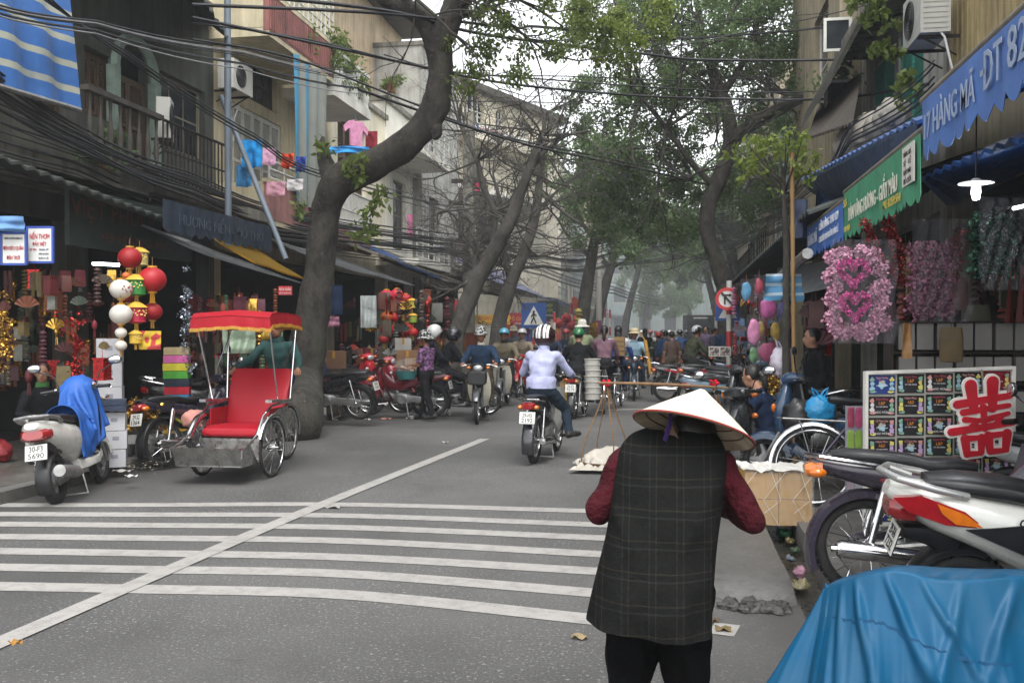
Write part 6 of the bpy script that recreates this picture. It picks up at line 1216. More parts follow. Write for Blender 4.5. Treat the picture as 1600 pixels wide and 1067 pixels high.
    for s in (-1, 1): mb.ell(H_(s*.077, -.005, -.005), (.012, .022, .032), 8, 6, Rm)
    me = mb.mesh('body', MS, 0); ob = bpy.data.objects.new('body', me); col.objects.link(ob)
    r_ = ob.modifiers.new('r', 'REMESH'); r_.mode = 'VOXEL'; r_.voxel_size = vox; s_ = ob.modifiers.new('s', 'SMOOTH'); s_.factor = .5; s_.iterations = 2 if vox < .02 else 1
    dg = bpy.context.evaluated_depsgraph_get(); m2 = bpy.data.meshes.new_from_object(ob.evaluated_get(dg)); bpy.data.objects.remove(ob); bpy.data.meshes.remove(me); m2.name = 'body'
    n = len(m2.polygons); c = np.empty(n*3, np.float32); m2.polygons.foreach_get('center', c); c = c.reshape(-1, 3); best = np.full(n, 1e9); mi = np.zeros(n, np.int32)
    for a, e, ra, rb, m in prims:
        a_, e_ = np.array(a), np.array(e); ab = e_-a_; tt = np.clip(((c-a_) @ ab)/max(ab @ ab, 1e-9), 0, 1); d = np.linalg.norm(c-(a_+ab*tt[:, None]), axis=1)-(ra+(rb-ra)*tt); k = d < best; best[k] = d[k]; mi[k] = m
    # cloth folds: small waves on garment surfaces
    co = np.empty(len(m2.vertices)*3, np.float32); m2.vertices.foreach_get('co', co); co = co.reshape(-1, 3); no = np.empty_like(co).ravel(); m2.vertices.foreach_get('normal', no); no = no.reshape(-1, 3)
    hm = np.linalg.norm(co-np.array(hd_), axis=1) > .16; ph = rng_.random()*9; f = np.sin(co[:, 2]*38+co[:, 0]*21+ph+3*np.sin(co[:, 1]*17))*np.sin(co[:, 0]*13+co[:, 1]*19-co[:, 2]*11+ph)
    co += no*(f*.0055*hm)[:, None]; m2.vertices.foreach_set('co', co.ravel())
    m2.materials.clear()
    for m in MS: m2.materials.append(m)
    m2.polygons.foreach_set('material_index', mi); m2.polygons.foreach_set('use_smooth', [True]*n); m2.update(); put('body', m2, t)
    if fing:
        for s, n_ in ((-1, 'l'), (1, 'r')):
            mb = MB(); el, ha = J['el'+n_], J['ha'+n_]; d = (ha-el).normalized(); up = V((0, 0, 1)); sd_ = d.cross(up).normalized(); dn = sd_.cross(d).normalized(); base = lp(el, ha, .94)
            mb.ell(lp(el, ha, .97), (.036, .042, .024), 10, 7, Matrix((sd_, d, dn)).transposed())
            for k in range(4):
                x = (k-1.5)*.02; L = (.026, .03, .029, .022)[k if s > 0 else 3-k]; p0 = ha+sd_*x+d*.02; mb.tube([p0, p0+d*L, p0+d*(L+.012)-dn*.022, p0+d*(L-.01)-dn*.04], [.0105, .0095, .009, .008], 7)
            p0 = base-sd_*s*.03; mb.tube([p0, p0+d*.03-sd_*s*.015-dn*.012, p0+d*.06-sd_*s*.004-dn*.028], [.013, .011, .009], 7); mb.build('hand', sk, t)
    if face:
        for s in (-1, 1):
            mb = MB(); mb.ell(H_(s*.03, .081, .008), (.014, .008, .0065), 10, 6, Rm); e = mb.build('eye', EYEW, t); mb = MB(); mb.ell(H_(s*.03, .086, .008), (.0068, .005, .0062), 8, 6, Rm); mb.build('iris', EYEB, e)
            mb = MB(); mb.tube([H_(s*.013, .09, .026), H_(s*.03, .09, .031), H_(s*.05, .079, .026)], [.004, .0045, .003], 6); mb.build('eyebrow', HAIR, t)
        mb = MB(); mb.tube([H_(-.024, .078, -.052), H_(-.01, .087, -.05), H_(0, .088, -.051), H_(.01, .087, -.05), H_(.024, .078, -.052)], [.002, .0055, .0048, .0055, .002], 6); mb.build('mouth', LIP, t)
    if hair:
        mb = MB(); mb.ell(H_(0, -.022, .034), (.084, .092, .096), 18, 11, Rm)
        if hair in ('bob', 'long'): mb.path([(0, 0, .01, .01)]*2) if False else None; mb.tube([H_(0, -.05, .04), H_(0, -.07, -.05), H_(0, -.08, -.05-hairlen*.5), H_(0, -.075, -.05-hairlen)], [.07, .078, .06, .03], 12, sq=.55)
        if hair == 'tail': mb.tube([H_(0, -.1, .03), H_(0, -.14, -.02), H_(0, -.14, -.14), H_(0, -.12, -.05-hairlen)], [.03, .036, .03, .008], 10)
        mb.build('hair', HAIR, t)
    if headgear: headgear(t, H_, Rm)
    if extra: extra(t, J, H_, Rm)
    return t
def dome(mb, H_, Rm, r, z0, cut=-.2, front=0.0, nu=22, nv=10):
    """helmet shell: ellipsoid r centred at z0, open below; lifted over the face by front"""
    rings = []
    for i in range(nv+1):
        ph = cut+(math.pi/2-cut)*i/nv; row = []
        for j in range(nu):
            a = 2*math.pi*j/nu; lift = front*max(0, math.sin(a))**.7*(1-i/nv); p = min(math.pi/2, ph+lift); row.append(H_(r[0]*math.cos(p)*math.cos(a), -.012+r[1]*math.cos(p)*math.sin(a), z0+r[2]*math.sin(p)))
        rings.append(row)
    mb.loft(rings, False)
def helmet(c, kind='half', stripe=None):
    P = paint(c)
    def f(t, H_, Rm):
        mb = MB()
        if kind == 'half': dome(mb, H_, Rm, (.108, .128, .12), .035, -.12, .25)
        else: dome(mb, H_, Rm, (.125, .145, .14), .02, -.9, 1.05)
        h = mb.build('helmet', P, t); so_ = h.modifiers.new('thick', 'SOLIDIFY'); so_.thickness = .012
        mb = MB(); rr = (.112, .134) if kind == 'half' else (.128, .148); zz = .052 if kind == 'half' else .1
        mb.slab([[H_(rr[0]*math.sin(a), -.012+rr[1]*math.cos(a)+e*math.cos(a), zz-e*.35) for a in [R(x) for x in range(-55, 56, 11)]] for e in (0, .045)], Rm @ V((0, 0, .005))); mb.build('visor', BLACKP if kind == 'half' else mat('smoked_visor', (.03, .03, .035), .08, 0, .1, 3), h)
        mb = MB(); mb.tube([H_(-.085, .0, .03), H_(-.07, .03, -.07), H_(0, .05, -.115), H_(.07, .03, -.07), H_(.085, .0, .03)], .006, 6); mb.build('chin_strap', BLACKP, h)
        if stripe:
            mb = MB(); r = (.122, .142, .134) if kind == 'half' else (.139, .159, .154); z0 = .035 if kind == 'half' else .02
            for x in (-.07, -.03, .03, .07): mb.slab([[H_(x+w_, -.012+r[1]*1.012*math.cos(a)*math.sqrt(1-((x+w_)/r[0])**2), z0+r[2]*1.012*math.sin(a)*math.sqrt(1-((x+w_)/r[0])**2)) for w_ in (-.014, 0, .014)] for a in [R(d) for d in range(45, 190, 12)]], Rm @ V((0, 0, .003)))
            mb.build('stripe', paint(stripe), h)
    return f
def brimhat(c, rb=.16, crown=.1, droop=.02, m=None, top=.07):
    def f(t, H_, Rm):
        mb = MB(); n = 26; prof = [(rb, .055-droop), (rb*.8, .062-droop*.4), (.1, .07), (.098, .09+crown*.3), (.09, .08+crown*.8), (.06, .09+crown), (.001, .095+crown)]
        mb.loft([[H_(r*math.cos(2*math.pi*j/n), -.008+r*1.1*math.sin(2*math.pi*j/n), z) for j in range(n)] for r, z in prof], False); h = mb.build('hat', m or cloth_m(c), t); so_ = h.modifiers.new('thick', 'SOLIDIFY'); so_.thickness = .006
    return f
def m_checker(name, a, b, s):
    n = NT(name); x = n.n('ShaderNodeTexVoronoi'); x.inputs['Scale'].default_value = s; n.l(n.tc.outputs['Object'], x.inputs['Vector']); c = n.mix(n.math('GREATER_THAN', n.noise(s*.9, 1), .5), a, b); return n.fin(c, .8)
BWHAT = m_checker('patterned_hat', (.5, .5, .48), (.02, .02, .02), 30); FLORAL = m_checker('floral_blouse', H('#8a5c86'), H('#3c2a44'), 22)
def collar(c):
    def f(t, J, H_, Rm):
        mb = MB(); p = J['neck']; mb.loft([[p+V((r*math.cos(a), r*1.05*math.sin(a)-.005, z+.012*math.sin(a))) for a in [2*math.pi*i/18 for i in range(18)]] for r, z in ((.078, -.03), (.07, .02), (.066, .035), (.06, .02))], False); mb.build('collar', cloth_m(c), t)
    return f
def sweater(t, J, H_, Rm):
    m = cloth_m('#a2a5c2'); mb = MB(); p = J['pel']+V((0, .015, .05)); n = 26
    mb.loft([[p+V((a_*math.cos(2*math.pi*i/n), b_*math.sin(2*math.pi*i/n)+dy, z)) for i in range(n)] for a_, b_, z, dy in ((.178, .142, -.05, 0), (.188, .15, -.045, 0), (.19, .152, .02, .0), (.195, .155, .06, .004), (.17, .13, .1, .012))], False); mb.build('hem', m, t)
    for k in 'lr':
        a, b = J['el'+k], J['ha'+k]; mb = MB(); mb.tube([lp(a, b, .68), lp(a, b, .7), lp(a, b, .84), lp(a, b, .86)], [.04, .048, .046, .038], 12); mb.build('cuff', m, t)
    mb = MB(); p = J['neck']; mb.loft([[p+V((r*math.cos(a), r*1.05*math.sin(a), z)) for a in [2*math.pi*i/18 for i in range(18)]] for r, z in ((.08, -.035), (.072, .03), (.066, .05), (.06, .03))], False); mb.build('collar', m, t)
RG = 'people riding in the street'
fig('person', 'rider in lilac sweater and dark striped helmet seen from behind', pose('ride', lean=.05, sw=.172, over={'knr': Q(.25, .02, .62), 'anr': Q(.33, -.12, .33), 'tor': Q(.43, -.02, .31)}), DP(853, 11.85), R(-6), '#a2a5c2', '#26303c', build=1.03, arm=.95, vox=.012, headgear=helmet('#2a1418', 'full', '#d8d8d6'), hair=None, group=RG, extra=sweater)
navy_logo = lambda t, J, H_, Rm: (collar('#b9b4a6')(t, J, H_, Rm), )
fig('person', 'rider in navy jacket and patterned bucket hat facing us', pose('ride', lean=.04), DP(751, 16.6), R(186), '#26374d', '#4a4238', build=1.1, headgear=brimhat('', .13, .09, .035, BWHAT), hair='short', group=RG, extra=navy_logo, skin=SKIND, coat=1)
fig('person', 'rider in khaki jacket and light blue helmet facing us', pose('ride', lean=.04), DP(787, 20), R(183), '#6b6353', '#2c2c2c', build=1.1, vox=.02, headgear=helmet('#4f93ad'), hair='short', group=RG, extra=collar('#2b2b2b'), skin=SKIND, coat=1)
fig('person', 'rider in beige shirt and white helmet on the red motorbike', pose('ride', lean=.04), DP(815, 23), R(180), '#8c8070', '#2c2c2c', build=1.05, vox=.02, headgear=helmet('#c9c9c6'), hair='short', group=RG, extra=collar('#9c9080'))
fig('person', 'rider in pale denim jacket and straw hat with a slung bag', pose('ride', lean=.02), DP(991, 22), R(182), '#87a3b2', '#2c3440', build=1.1, vox=.02, headgear=brimhat('#b7a988', .15, .07, .02), hair='short', group=RG, extra=collar('#87a3b2'), skin=SKIND, coat=1)
fig('person', 'rider in black jacket and black helmet driving the couple', pose('ride', lean=.06), gp(708, 652)+V((0, .3, 0)), R(-62), '#1d1d21', '#26262a', build=1.08, vox=.016, headgear=helmet('#1c1d22', 'full'), hair=None, group=RG, face=False)
fig('person', 'pillion passenger in dark jacket and round white helmet', pose('pillion'), gp(708, 652)+V((0, .3, 0)), R(-62), '#22242c', '#26262a', vox=.016, headgear=helmet('#cfcfcc', 'full'), hair=None, group=RG, face=False)
def apron(t, J, H_, Rm):
    mb = MB(); mb.slab([[V((x*(.13 if v > .5 else .16), .135-.5*x*x*.1+.02*math.sin(v*5), .72+.62*v)) for x in (-1, -.5, 0, .5, 1)] for v in (0, .25, .5, .75, 1)], (0, .008, 0)); mb.build('apron', cloth_m('#1a1a1c'), t)
fig('person', 'walking woman in floral blouse and patterned hat carrying a tray', pose('stand', step=.19, h=1.55, over={'ell': Q(-.2, .05, 1.0), 'elr': Q(.22, .06, 1.0), 'hal': Q(-.15, .3, 1.0), 'har': Q(.15, .3, 1.0)}), gp(667, 657), R(72), '#7a5880', '#1c1c1e', sleeve='short', vox=.014, headgear=brimhat('', .15, .09, .03, BWHAT), hair='short', extra=apron, topmat=FLORAL, female=True, skin=SKIND)
fig('person', 'cyclo driver in dark green shirt and cap behind the red seat', pose('cycle', over={'pel': Q(0, -.95, 1.06), 'chest': Q(0, -.88, 1.33), 'neck': Q(0, -.86, 1.5), 'head': Q(0, -.83, 1.63), 'shl': Q(-.18, -.87, 1.42), 'shr': Q(.18, -.87, 1.42), 'ell': Q(-.32, -.74, 1.24), 'elr': Q(.32, -.74, 1.24), 'hal': Q(-.4, -.5, 1.14), 'har': Q(.4, -.5, 1.14), 'hipl': Q(-.1, -.93, 1.03), 'hipr': Q(.1, -.93, 1.03), 'knl': Q(-.15, -.55, .86), 'knr': Q(.15, -.62, .72), 'anl': Q(-.15, -.66, .5), 'anr': Q(.15, -.56, .38), 'tol': Q(-.16, -.5, .46), 'tor': Q(.16, -.42, .32)}), DP(386, 10.5, 0), R(181), '#2f4a48', '#2a3a4a', vox=.013, headgear=brimhat('#2e3a34', .11, .06, .0), hair='short', extra=collar('#2f4a48'), skin=SKIND, shoe=mat('blue_shoe', '#2a4a8a', .6))
fig('person', 'girl with long hair in black jacket sitting behind the white scooter', pose('sit', over={'chest': Q(0, .05, .66), 'neck': Q(0, .07, .86), 'head': Q(0, .1, 1.0), 'hal': Q(-.16, .34, .5)}), gp(66, 716, .12), R(-140), '#1c1d20', '#a9a79e', vox=.012, hair='long', hairlen=.3, female=True, look=R(-10), nod=R(-6), extra=collar('#3f6a3a'))
fig('person', 'woman in navy jacket with tied hair crouching by the navy scooter', pose('sit', over={'head': Q(0, .24, 1.0), 'neck': Q(0, .15, .88), 'elr': Q(.22, .3, .62), 'har': Q(.08, .4, .78)}), DP(1208, 9.7, .12), R(62), '#1f2a40', '#23262c', vox=.012, hair='tail', hairlen=.12, female=True, nod=R(-10))
fig('person', 'rider in black top and green helmet on the loaded cargo moped', pose('ride'), DP(905, 17.6), R(-4), '#1c1e20', '#26262a', vox=.02, headgear=helmet('#1d6a3c'), hair='short', group=RG, face=False)
fig('person', 'man in olive coat and white pith helmet beyond the green helmet', pose('ride', seat=.95), DP(910, 21.5), R(-3), '#7d8467', '#3a3a34', build=1.15, vox=.022, headgear=brimhat('#cfccc2', .19, .11, .03), hair='short', group=RG, face=False)
fig('person', 'woman in mauve top with ponytail cycling away', pose('cycle'), DP(944, 18.5), R(4), '#6f5560', '#2a2a2e', vox=.018, hair='tail', hairlen=.22, female=True, group=RG, face=False)
def uniform(t, J, H_, Rm):
    mb = MB(); p = J['chest']; n = 22
    mb.loft([[p+V((.172*math.cos(2*math.pi*i/n), .13*math.sin(2*math.pi*i/n)+dy, z)) for i in range(n)] for z, dy in ((.0, 0), (.07, .02))], False); mb.build('jacket_yoke', cloth_m('#c9cbd2'), t)
fig('person', 'student in royal blue and white jacket with long hair cycling away', pose('cycle'), DP(967, 19.5), R(-3), '#2c55a6', '#26304a', vox=.018, hair='long', hairlen=.3, female=True, group=RG, face=False, topmat=m_stripe('blue_white_jacket', H('#2a52a4'), H('#c4c7d0'), 2, 2.0, .66, 0.02), build=1.05)
fig('person', 'man in brown shirt standing with hands low beside the bicycle', pose('stand', h=1.6), DP(1050, 25.5), R(20), '#5b4a42', '#5a5148', vox=.022, hair='short', sleeve='short', face=False)
fig('person', 'man in blue shirt walking away beside the brown shirted man', pose('stand', step=.15, h=1.62), DP(1040, 27.5), R(5), '#2f4a72', '#2e3038', vox=.024, hair='short', face=False)
fig('person', 'man in dark green jacket walking away left of the blue shirt', pose('stand', step=-.12, h=1.55), DP(1029, 29), R(5), '#3d463c', '#2e3038', vox=.024, hair='short', face=False, headgear=helmet('#c0392f'))
fig('person', 'man in olive jacket and glossy black helmet seated on a parked motorbike', pose('ride', over={}), DP(1092, 21.6, .06), R(-60), '#3c3f30', '#2c2c2c', build=1.15, vox=.018, headgear=helmet('#1c1d22', 'half', '#b8b8b8'), hair='short', skin=SKIND)
fig('person', 'shopkeeper in black standing in the shade by the bamboo stake', pose('stand', h=1.5), DP(1272, 10.9, .12), R(100), '#1a1a1d', '#1c1c20', vox=.02, hair='short')
for i, (px, d, rz, c, hg, lb) in enumerate(((1036, 36, 180, '#2e3138', helmet('#23252b'), 'far oncoming rider in dark jacket and dark helmet'), (1016, 40, 180, '#c2bdb9', helmet('#b5534a'), 'far oncoming rider in white shirt and red helmet'), (1062, 33, 0, '#2f4a72', helmet('#23252b'), 'far receding rider in blue jacket'), (884, 27, 180, '#2c3446', helmet('#a6262c'), 'oncoming rider with red helmet left of the green helmet'), (905, 31, 180, '#2b2d33', helmet('#cfcfcc'), 'oncoming rider with white helmet before the lamp post'), (1002, 52, 180, '#8a8f96', helmet('#cfcfcc'), 'farthest oncoming rider on the left'), (1024, 60, 180, '#77707a', helmet('#8a3a34'), 'farthest oncoming rider mid street'), (1046, 50, 0, '#3a4048', helmet('#cfcfcc'), 'far receding rider before the white car'), (1072, 44, 0, '#2c2d31', helmet('#6a6d72'), 'far receding rider before the dark truck'), (1010, 70, 180, '#8a8f96', helmet('#b0b0ac'), 'rider at the hazy end of the street, left'), (1036, 76, 180, '#8f8a88', helmet('#b0b0ac'), 'rider at the hazy end of the street, right'), (861, 25, 180, '#2c3448', helmet('#23252b'), 'rider half hidden by the lilac sweater rider'))):
    fig('person', lb, pose('ride'), DP(px, d), R(rz), c, '#2a2b30', vox=.03 if d > 30 else .024, headgear=hg, hair='short', group=RG, face=d < 42, fing=d < 30)
for i, (px, d, rz, c, lb, kw) in enumerate(((803, 27, 170, '#55565c', 'pedestrian in grey and pale sun hat behind the khaki rider', dict(headgear=brimhat('#b9b39f', .15, .08, .03))), (985, 33, 10, '#c9c6c4', 'girl in white blouse standing tall above the denim rider', dict(hair='long', female=True)), (1008, 30, 5, '#1f2024', 'woman in black with dark hair right of the denim rider', dict(hair='long', female=True)), (1115, 27, -90, '#4a4d60', 'man in slate jacket leaning among the parked motorbikes', {}), (1104, 33, 150, '#6d5f78', 'woman in mauve among the far parked motorbikes', dict(female=True)), (1126, 24, -70, '#26344a', 'man in navy at the round traffic sign post', {}), (931, 44, 180, '#6f6a62', 'pedestrian on the far left pavement by the lamp post', {}), (1095, 40, 170, '#8a6f6a', 'pedestrian before the dark truck', {}), (968, 46, 0, '#4a5560', 'pedestrian on the far left past the twin posts', {}))):
    fig('person', lb, pose('stand', step=random.choice((-.15, .12, 0)), h=1.58+.06*(i % 3)), DP(px, d, .12 if px > 1090 or px < 940 else 0), R(rz), c, '#2b2c31', vox=.024, group='pedestrians further down the street', fing=False, **{**dict(hair='short'), **kw})
# ================================================================ the vendor in the conical hat
def m_plaid():
    n = NT('plaid_vest'); o = n.sep(); c = n.mix(n.noise(60, 3), (.006, .0065, .006), (.014, .014, .013))
    def lines(v, per, w, off): return n.math('LESS_THAN', n.math('FRACT', n.math('ADD', n.math('DIVIDE', v, per), off)), w)
    for ax, per in ((0, .085), (2, .095)):
        c = n.mix(n.math('MULTIPLY', lines(o[ax], per, .04, .1), .24), c, (.06, .05, .036)); c = n.mix(n.math('MULTIPLY', lines(o[ax], per, .05, .35), .22), c, (.045, .045, .043)); c = n.mix(n.math('MULTIPLY', lines(o[ax], per/2, .3, .6), .35), c, (.01, .01, .011))
    n.bump(n.math('ADD', n.noise(7, 4), n.math('MULTIPLY', n.noise(160, 2), .12)), .6, .03); n.b.inputs['Specular IOR Level'].default_value = .05; return n.fin(c, .95)
def m_straw():
    n = NT('palm_leaf_hat'); g = n.n('ShaderNodeSeparateXYZ'); n.l(n.tc.outputs['Object'], g.inputs[0]); a = n.math('ARCTAN2', g.outputs[1], g.outputs[0]); rays = n.noise(26, 3, .6, scale3=(1, 1, .12))
    c = n.mix(n.ramp(n.noise(3, 5), [(.35, 0), (.7, 1)]), (.62, .55, .43), (.74, .68, .57)); c = n.mix(n.math('MULTIPLY', n.math('LESS_THAN', n.math('FRACT', n.math('MULTIPLY', a, 11.2)), .07), .45), c, (.4, .33, .23)); c = n.mix(n.ramp(rays, [(.5, 0), (.8, .4)]), c, (.5, .43, .31)); n.bump(rays, .4, .006); return n.fin(c, .7)
VW = DP(1030, 3.02); VJ = pose('stand', h=1.5); VJ.update(pel=Q(0, -.0, .8), chest=Q(.02, .05, 1.03), neck=Q(.06, .14, 1.16), head=Q(.11, .18, 1.212), shl=Q(-.115, .09, 1.155), shr=Q(.2, .09, 1.15), ell=Q(-.2, .03, 1.0), elr=Q(.3, .06, .985), hal=Q(-.08, .27, 1.03), har=Q(.2, .27, 1.0), hipl=Q(-.085, .02, .76), hipr=Q(.075, .02, .76), knl=Q(-.095, .04, .44), knr=Q(.09, .04, .44), anl=Q(-.1, -.01, .09), anr=Q(.1, 0, .09), tol=Q(-.11, .14, .035), tor=Q(.12, .15, .035))
def vendor_clothes(t, J, H_, Rm):
    def px(x, y, d=3.0): p = W(x, y, d)-VW; return p
    rings = []; n = 40
    for y, l, r, cyy, hd2 in ((676, 1008, 1104, .13, .06), (686, 985, 1122, .115, .085), (702, 970, 1132, .09, .112), (722, 963, 1136, .07, .128), (760, 958, 1132, .05, .138), (800, 953, 1127, .03, .14), (850, 944, 1119, .012, .142), (900, 932, 1115, .0, .15), (945, 922, 1112, -.005, .156), (978, 915, 1111, -.006, .16)):
        a, b = px(l, y), px(r, y); c = (a+b)/2; hw = (b-a).length/2; row = []
        for i in range(n):
            an = 2*math.pi*i/n; x = c.x+hw*math.copysign(abs(math.cos(an))**.78, math.cos(an)); yy = cyy+hd2*math.copysign(abs(math.sin(an))**.85, math.sin(an)); k = max(0, (y-800)/180); dr = (x-c.x)
            row.append(V((x, yy+.008*k*math.sin(an*7+1)+.004*math.sin(y*.05+an*3), c.z-.16*max(0, k)*dr*.55+.006*mnoise.noise((x*9, yy*9, c.z*6)))))
        rings.append(row)
    fine = []
    for k in range(len(rings)-1):
        r0, r1, r2, r3 = rings[max(k-1, 0)], rings[k], rings[k+1], rings[min(k+2, len(rings)-1)]
        for q in range(6):
            tt = q/6; fine.append([.5*((2*b)+(c_-a)*tt+(2*a-5*b+4*c_-d)*tt*tt+(3*b-a-3*c_+d)*tt**3) for a, b, c_, d in zip(r0, r1, r2, r3)])
    fine.append(rings[-1])
    def fold(p):
        zz = p.z; f = 0
        for x0, z0, sl, w_, am in ((-.1, .95, .55, .022, .011), (.07, .9, -.5, .02, .01), (-.02, 1.08, .25, .02, .008), (.1, 1.05, .6, .02, .009), (-.13, 1.05, -.5, .018, .009), (.0, .75, .08, .03, .012), (-.09, .72, -.12, .028, .012), (.08, .72, .16, .026, .012)):
            u_ = (p.x-x0-sl*(z0-zz))/w_; f += 1.9*am*math.exp(-u_*u_)*math.exp(-((zz-z0)/.16)**2)
        return f+.016*mnoise.noise((p.x*6, p.y*6, zz*5))+.006*mnoise.noise((p.x*17, p.y*17, zz*12))
    rings = [[V((p.x, p.y+math.copysign(fold(p), p.y-.05), p.z)) for p in r] for r in fine]
    rings.append([V((p.x*.985, p.y*.985, p.z+.012)) for p in rings[-1]])
    mb = MB(); mb.loft(rings, False); v = mb.build('vest', m_plaid(), t, 60)
    mb = MB(); mb.slab([[V((.02+.002*math.sin(z*40), -.127-.03*(1.18-z)*.35, z)), V((.026+.002*math.sin(z*40), -.127-.03*(1.18-z)*.35, z))] for z in [.66+.05*i for i in range(2)]], (0, -.001, 0)); mb.build('vent_seam', BLACKP, v, 0)
    mb = MB(); mb.tube([J['neck']+Q(-.02, -.06, -.03), J['neck']+Q(-.02, -.03, .04), J['head']+Q(-.02, -.08, .02)], [.075, .07, .085], 16); mb.build('kerchief', cloth_m('#5a4a3e'), t)
    mb = MB(); mb.tube([J['shl']+Q(-.0, -.02, .05), J['neck']+Q(-.1, -.0, .02)], [.02, .026], 8); mb.build('scarf_end', cloth_m('#23407c'), t)
    # hat
    C = W(1083, 672, 3.05)-VW; ax = V((.24, .34, 1)).normalized(); u, w_ = frame(ax); r, h = .2, .14; M3 = Matrix((w_, u, ax)).transposed(); N = 72; prof = [(r, 0), (r*.82, h*.2), (r*.6, h*.44), (r*.38, h*.67), (r*.18, h*.87), (.012, h), (.001, h+.002)]
    o = thing('hat', None, None); del_ = None
    for k in ('label', 'category'):
        if k in o: del o[k]
    o.parent = t; o.location = C; o.rotation_mode = 'QUATERNION'; o.rotation_quaternion = M3.to_quaternion(); Sx = m_straw()
    mb = MB(); mb.lathe(prof, N); mb.build('crown', Sx, o, 60)
    mb = MB(); mb.lathe([(a-.004 if a > .01 else a, z-.006) for a, z in prof][::-1], N); mb.build('lining', mat('hat_lining', (.34, .27, .19), .8, 0, .35, 14, bump=.3, bs=40), o, 60)
    mb = MB(); mb.torus((0, 0, -.001), r, .0036, 72, 8, X1, Y1); mb.build('rim', mat('red_rim', '#8d3b35', .6), o)
    for k in (.82, .66, .5, .34): mb = MB(); mb.torus((0, 0, h*(1-k)-.008), r*k-.003, .0022, 48, 6, X1, Y1); mb.build('hoop', mat('dark_bamboo', '#4a3622', .7), o)
    for s in (-1, 1):
        mb = MB(); p0 = Q(s*.11, -.02, .045); mb.slab([[p0+V((s*.0-.012+.004*math.sin(k*2), -.0, -.03*k)), p0+V((s*.0+.014+.004*math.sin(k*2), .004, -.03*k))] for k in range(5)], (0, .002, 0)); mb.build('ribbon', cloth_m('#3c2a5c'), o)
fig('person', 'vendor in plaid vest, dark red sleeves and conical palm leaf hat', VJ, VW, 0, '#3c0c15', '#070708', vox=.01, hair='short', face=False, extra=vendor_clothes, build=.95, fing=True, arm=.92, leg=1.18, topmat=mat('dark_red_knit', '#3c0c15', .9, 0, .3, 10, bump=1, bs=17, bd=.045, spec=.2))
# ================================================================ shoulder pole with its two cane slings
RAT = mat('rattan_cane', '#7d5c38', .6, 0, .3, 12, dirt=.3, ds=9); RIBR = cloth_m('#c01f2c')
sp1, sp2 = W(933, 598, 10.6), W(1137, 606, 10.6); t = thing('shoulder_pole', 'thin bamboo shoulder pole lying across two cane slings behind the conical hat', 'carrying pole', (sp1+sp2)/2)
mb = MB(); mb.tube([sp1.lerp(sp2, i/10)+Z1*.012*math.sin(math.pi*i/10) for i in range(11)], [.012+.006*math.sin(math.pi*i/10) for i in range(11)], 8); mb.build('pole', RAT, t, world=True)
def sling(px, label):
    g0 = G(px-2, 733); k0 = W(px, 600, 10.6); k0.y = g0.y; t = thing('carrying_basket', label, 'basket', g0); top = k0-g0+V((0, 0, -.01)); mb = MB(); R0 = .29
    mb.lathe([(.001, .03), (.2, .03), (R0-.02, .06), (R0, .1), (R0+.012, .1), (R0-.01, .05), (.2, .012), (.001, .01)], 28); mb.build('tray', mat('woven_tray', '#5c4330', .8, 0, .35, 20, bump=.6, bs=60), t)
    for i in range(4):
        a = math.pi/4*(2*i+.55); e = V((R0*math.cos(a), R0*math.sin(a), .08)); mb = MB(); mb.tube([top, lp(top, e, .3)+V((e.x*.03, e.y*.03, 0)), lp(top, e, .75)+V((e.x*.16, e.y*.16, 0)), e, e*.7+V((0, 0, -.05))], [.009, .0085, .008, .008, .006], 6); mb.build('cane', RAT, t)
    mb = MB()
    for i in range(7): a = i*.9; mb.ell(top+V((.035*math.cos(a), .03*math.sin(a), .02*math.sin(i*2)+.01)), (.032, .028, .02), 8, 6, Matrix.Rotation(a, 3, 'Y'))
    mb.build('red_bow', RIBR, t); return t, g0
for px, lb in ((947, 'cane sling basket with red bow holding a crumpled white sack'), (1117, 'second cane sling basket half hidden behind the conical hat')):
    t, g0 = sling(px, lb); n = 30; rr = random.Random(px); base = np.array([[[(j/(n-1)-.5)*.86, (i/(n-1)-.5)*.86, .36+.05*math.sin(i*.9)*math.sin(j*.7)] for j in range(n)] for i in range(n)])
    base[..., 0] *= .78+.1*np.sin(base[..., 1]*9); p = drape(base, caps=[((-.12, 0, .12), (.1, .06, .17), .1), ((.14, -.08, .12), (.16, .1, .1), .08), ((-.1, -.15, .1), (0, -.17, .1), .06), ((-.2, 0, .08), (.2, 0, .08), .06)], steps=90, ground=.05, bend=.12)
    mb = MB(); sheet_mesh(mb, p); o = one('sack', mb, mat('white_sack', '#b4aea2', .8, 0, .15, 7, bump=.5, bs=20, bd=.01, dirt=.25, ds=5), 'crumpled white sack lying in the '+('cane basket with the red bow' if px < 1000 else 'half hidden cane basket'), 'sack', loc=g0, smooth=60); so_ = o.modifiers.new('thick', 'SOLIDIFY'); so_.thickness = .006
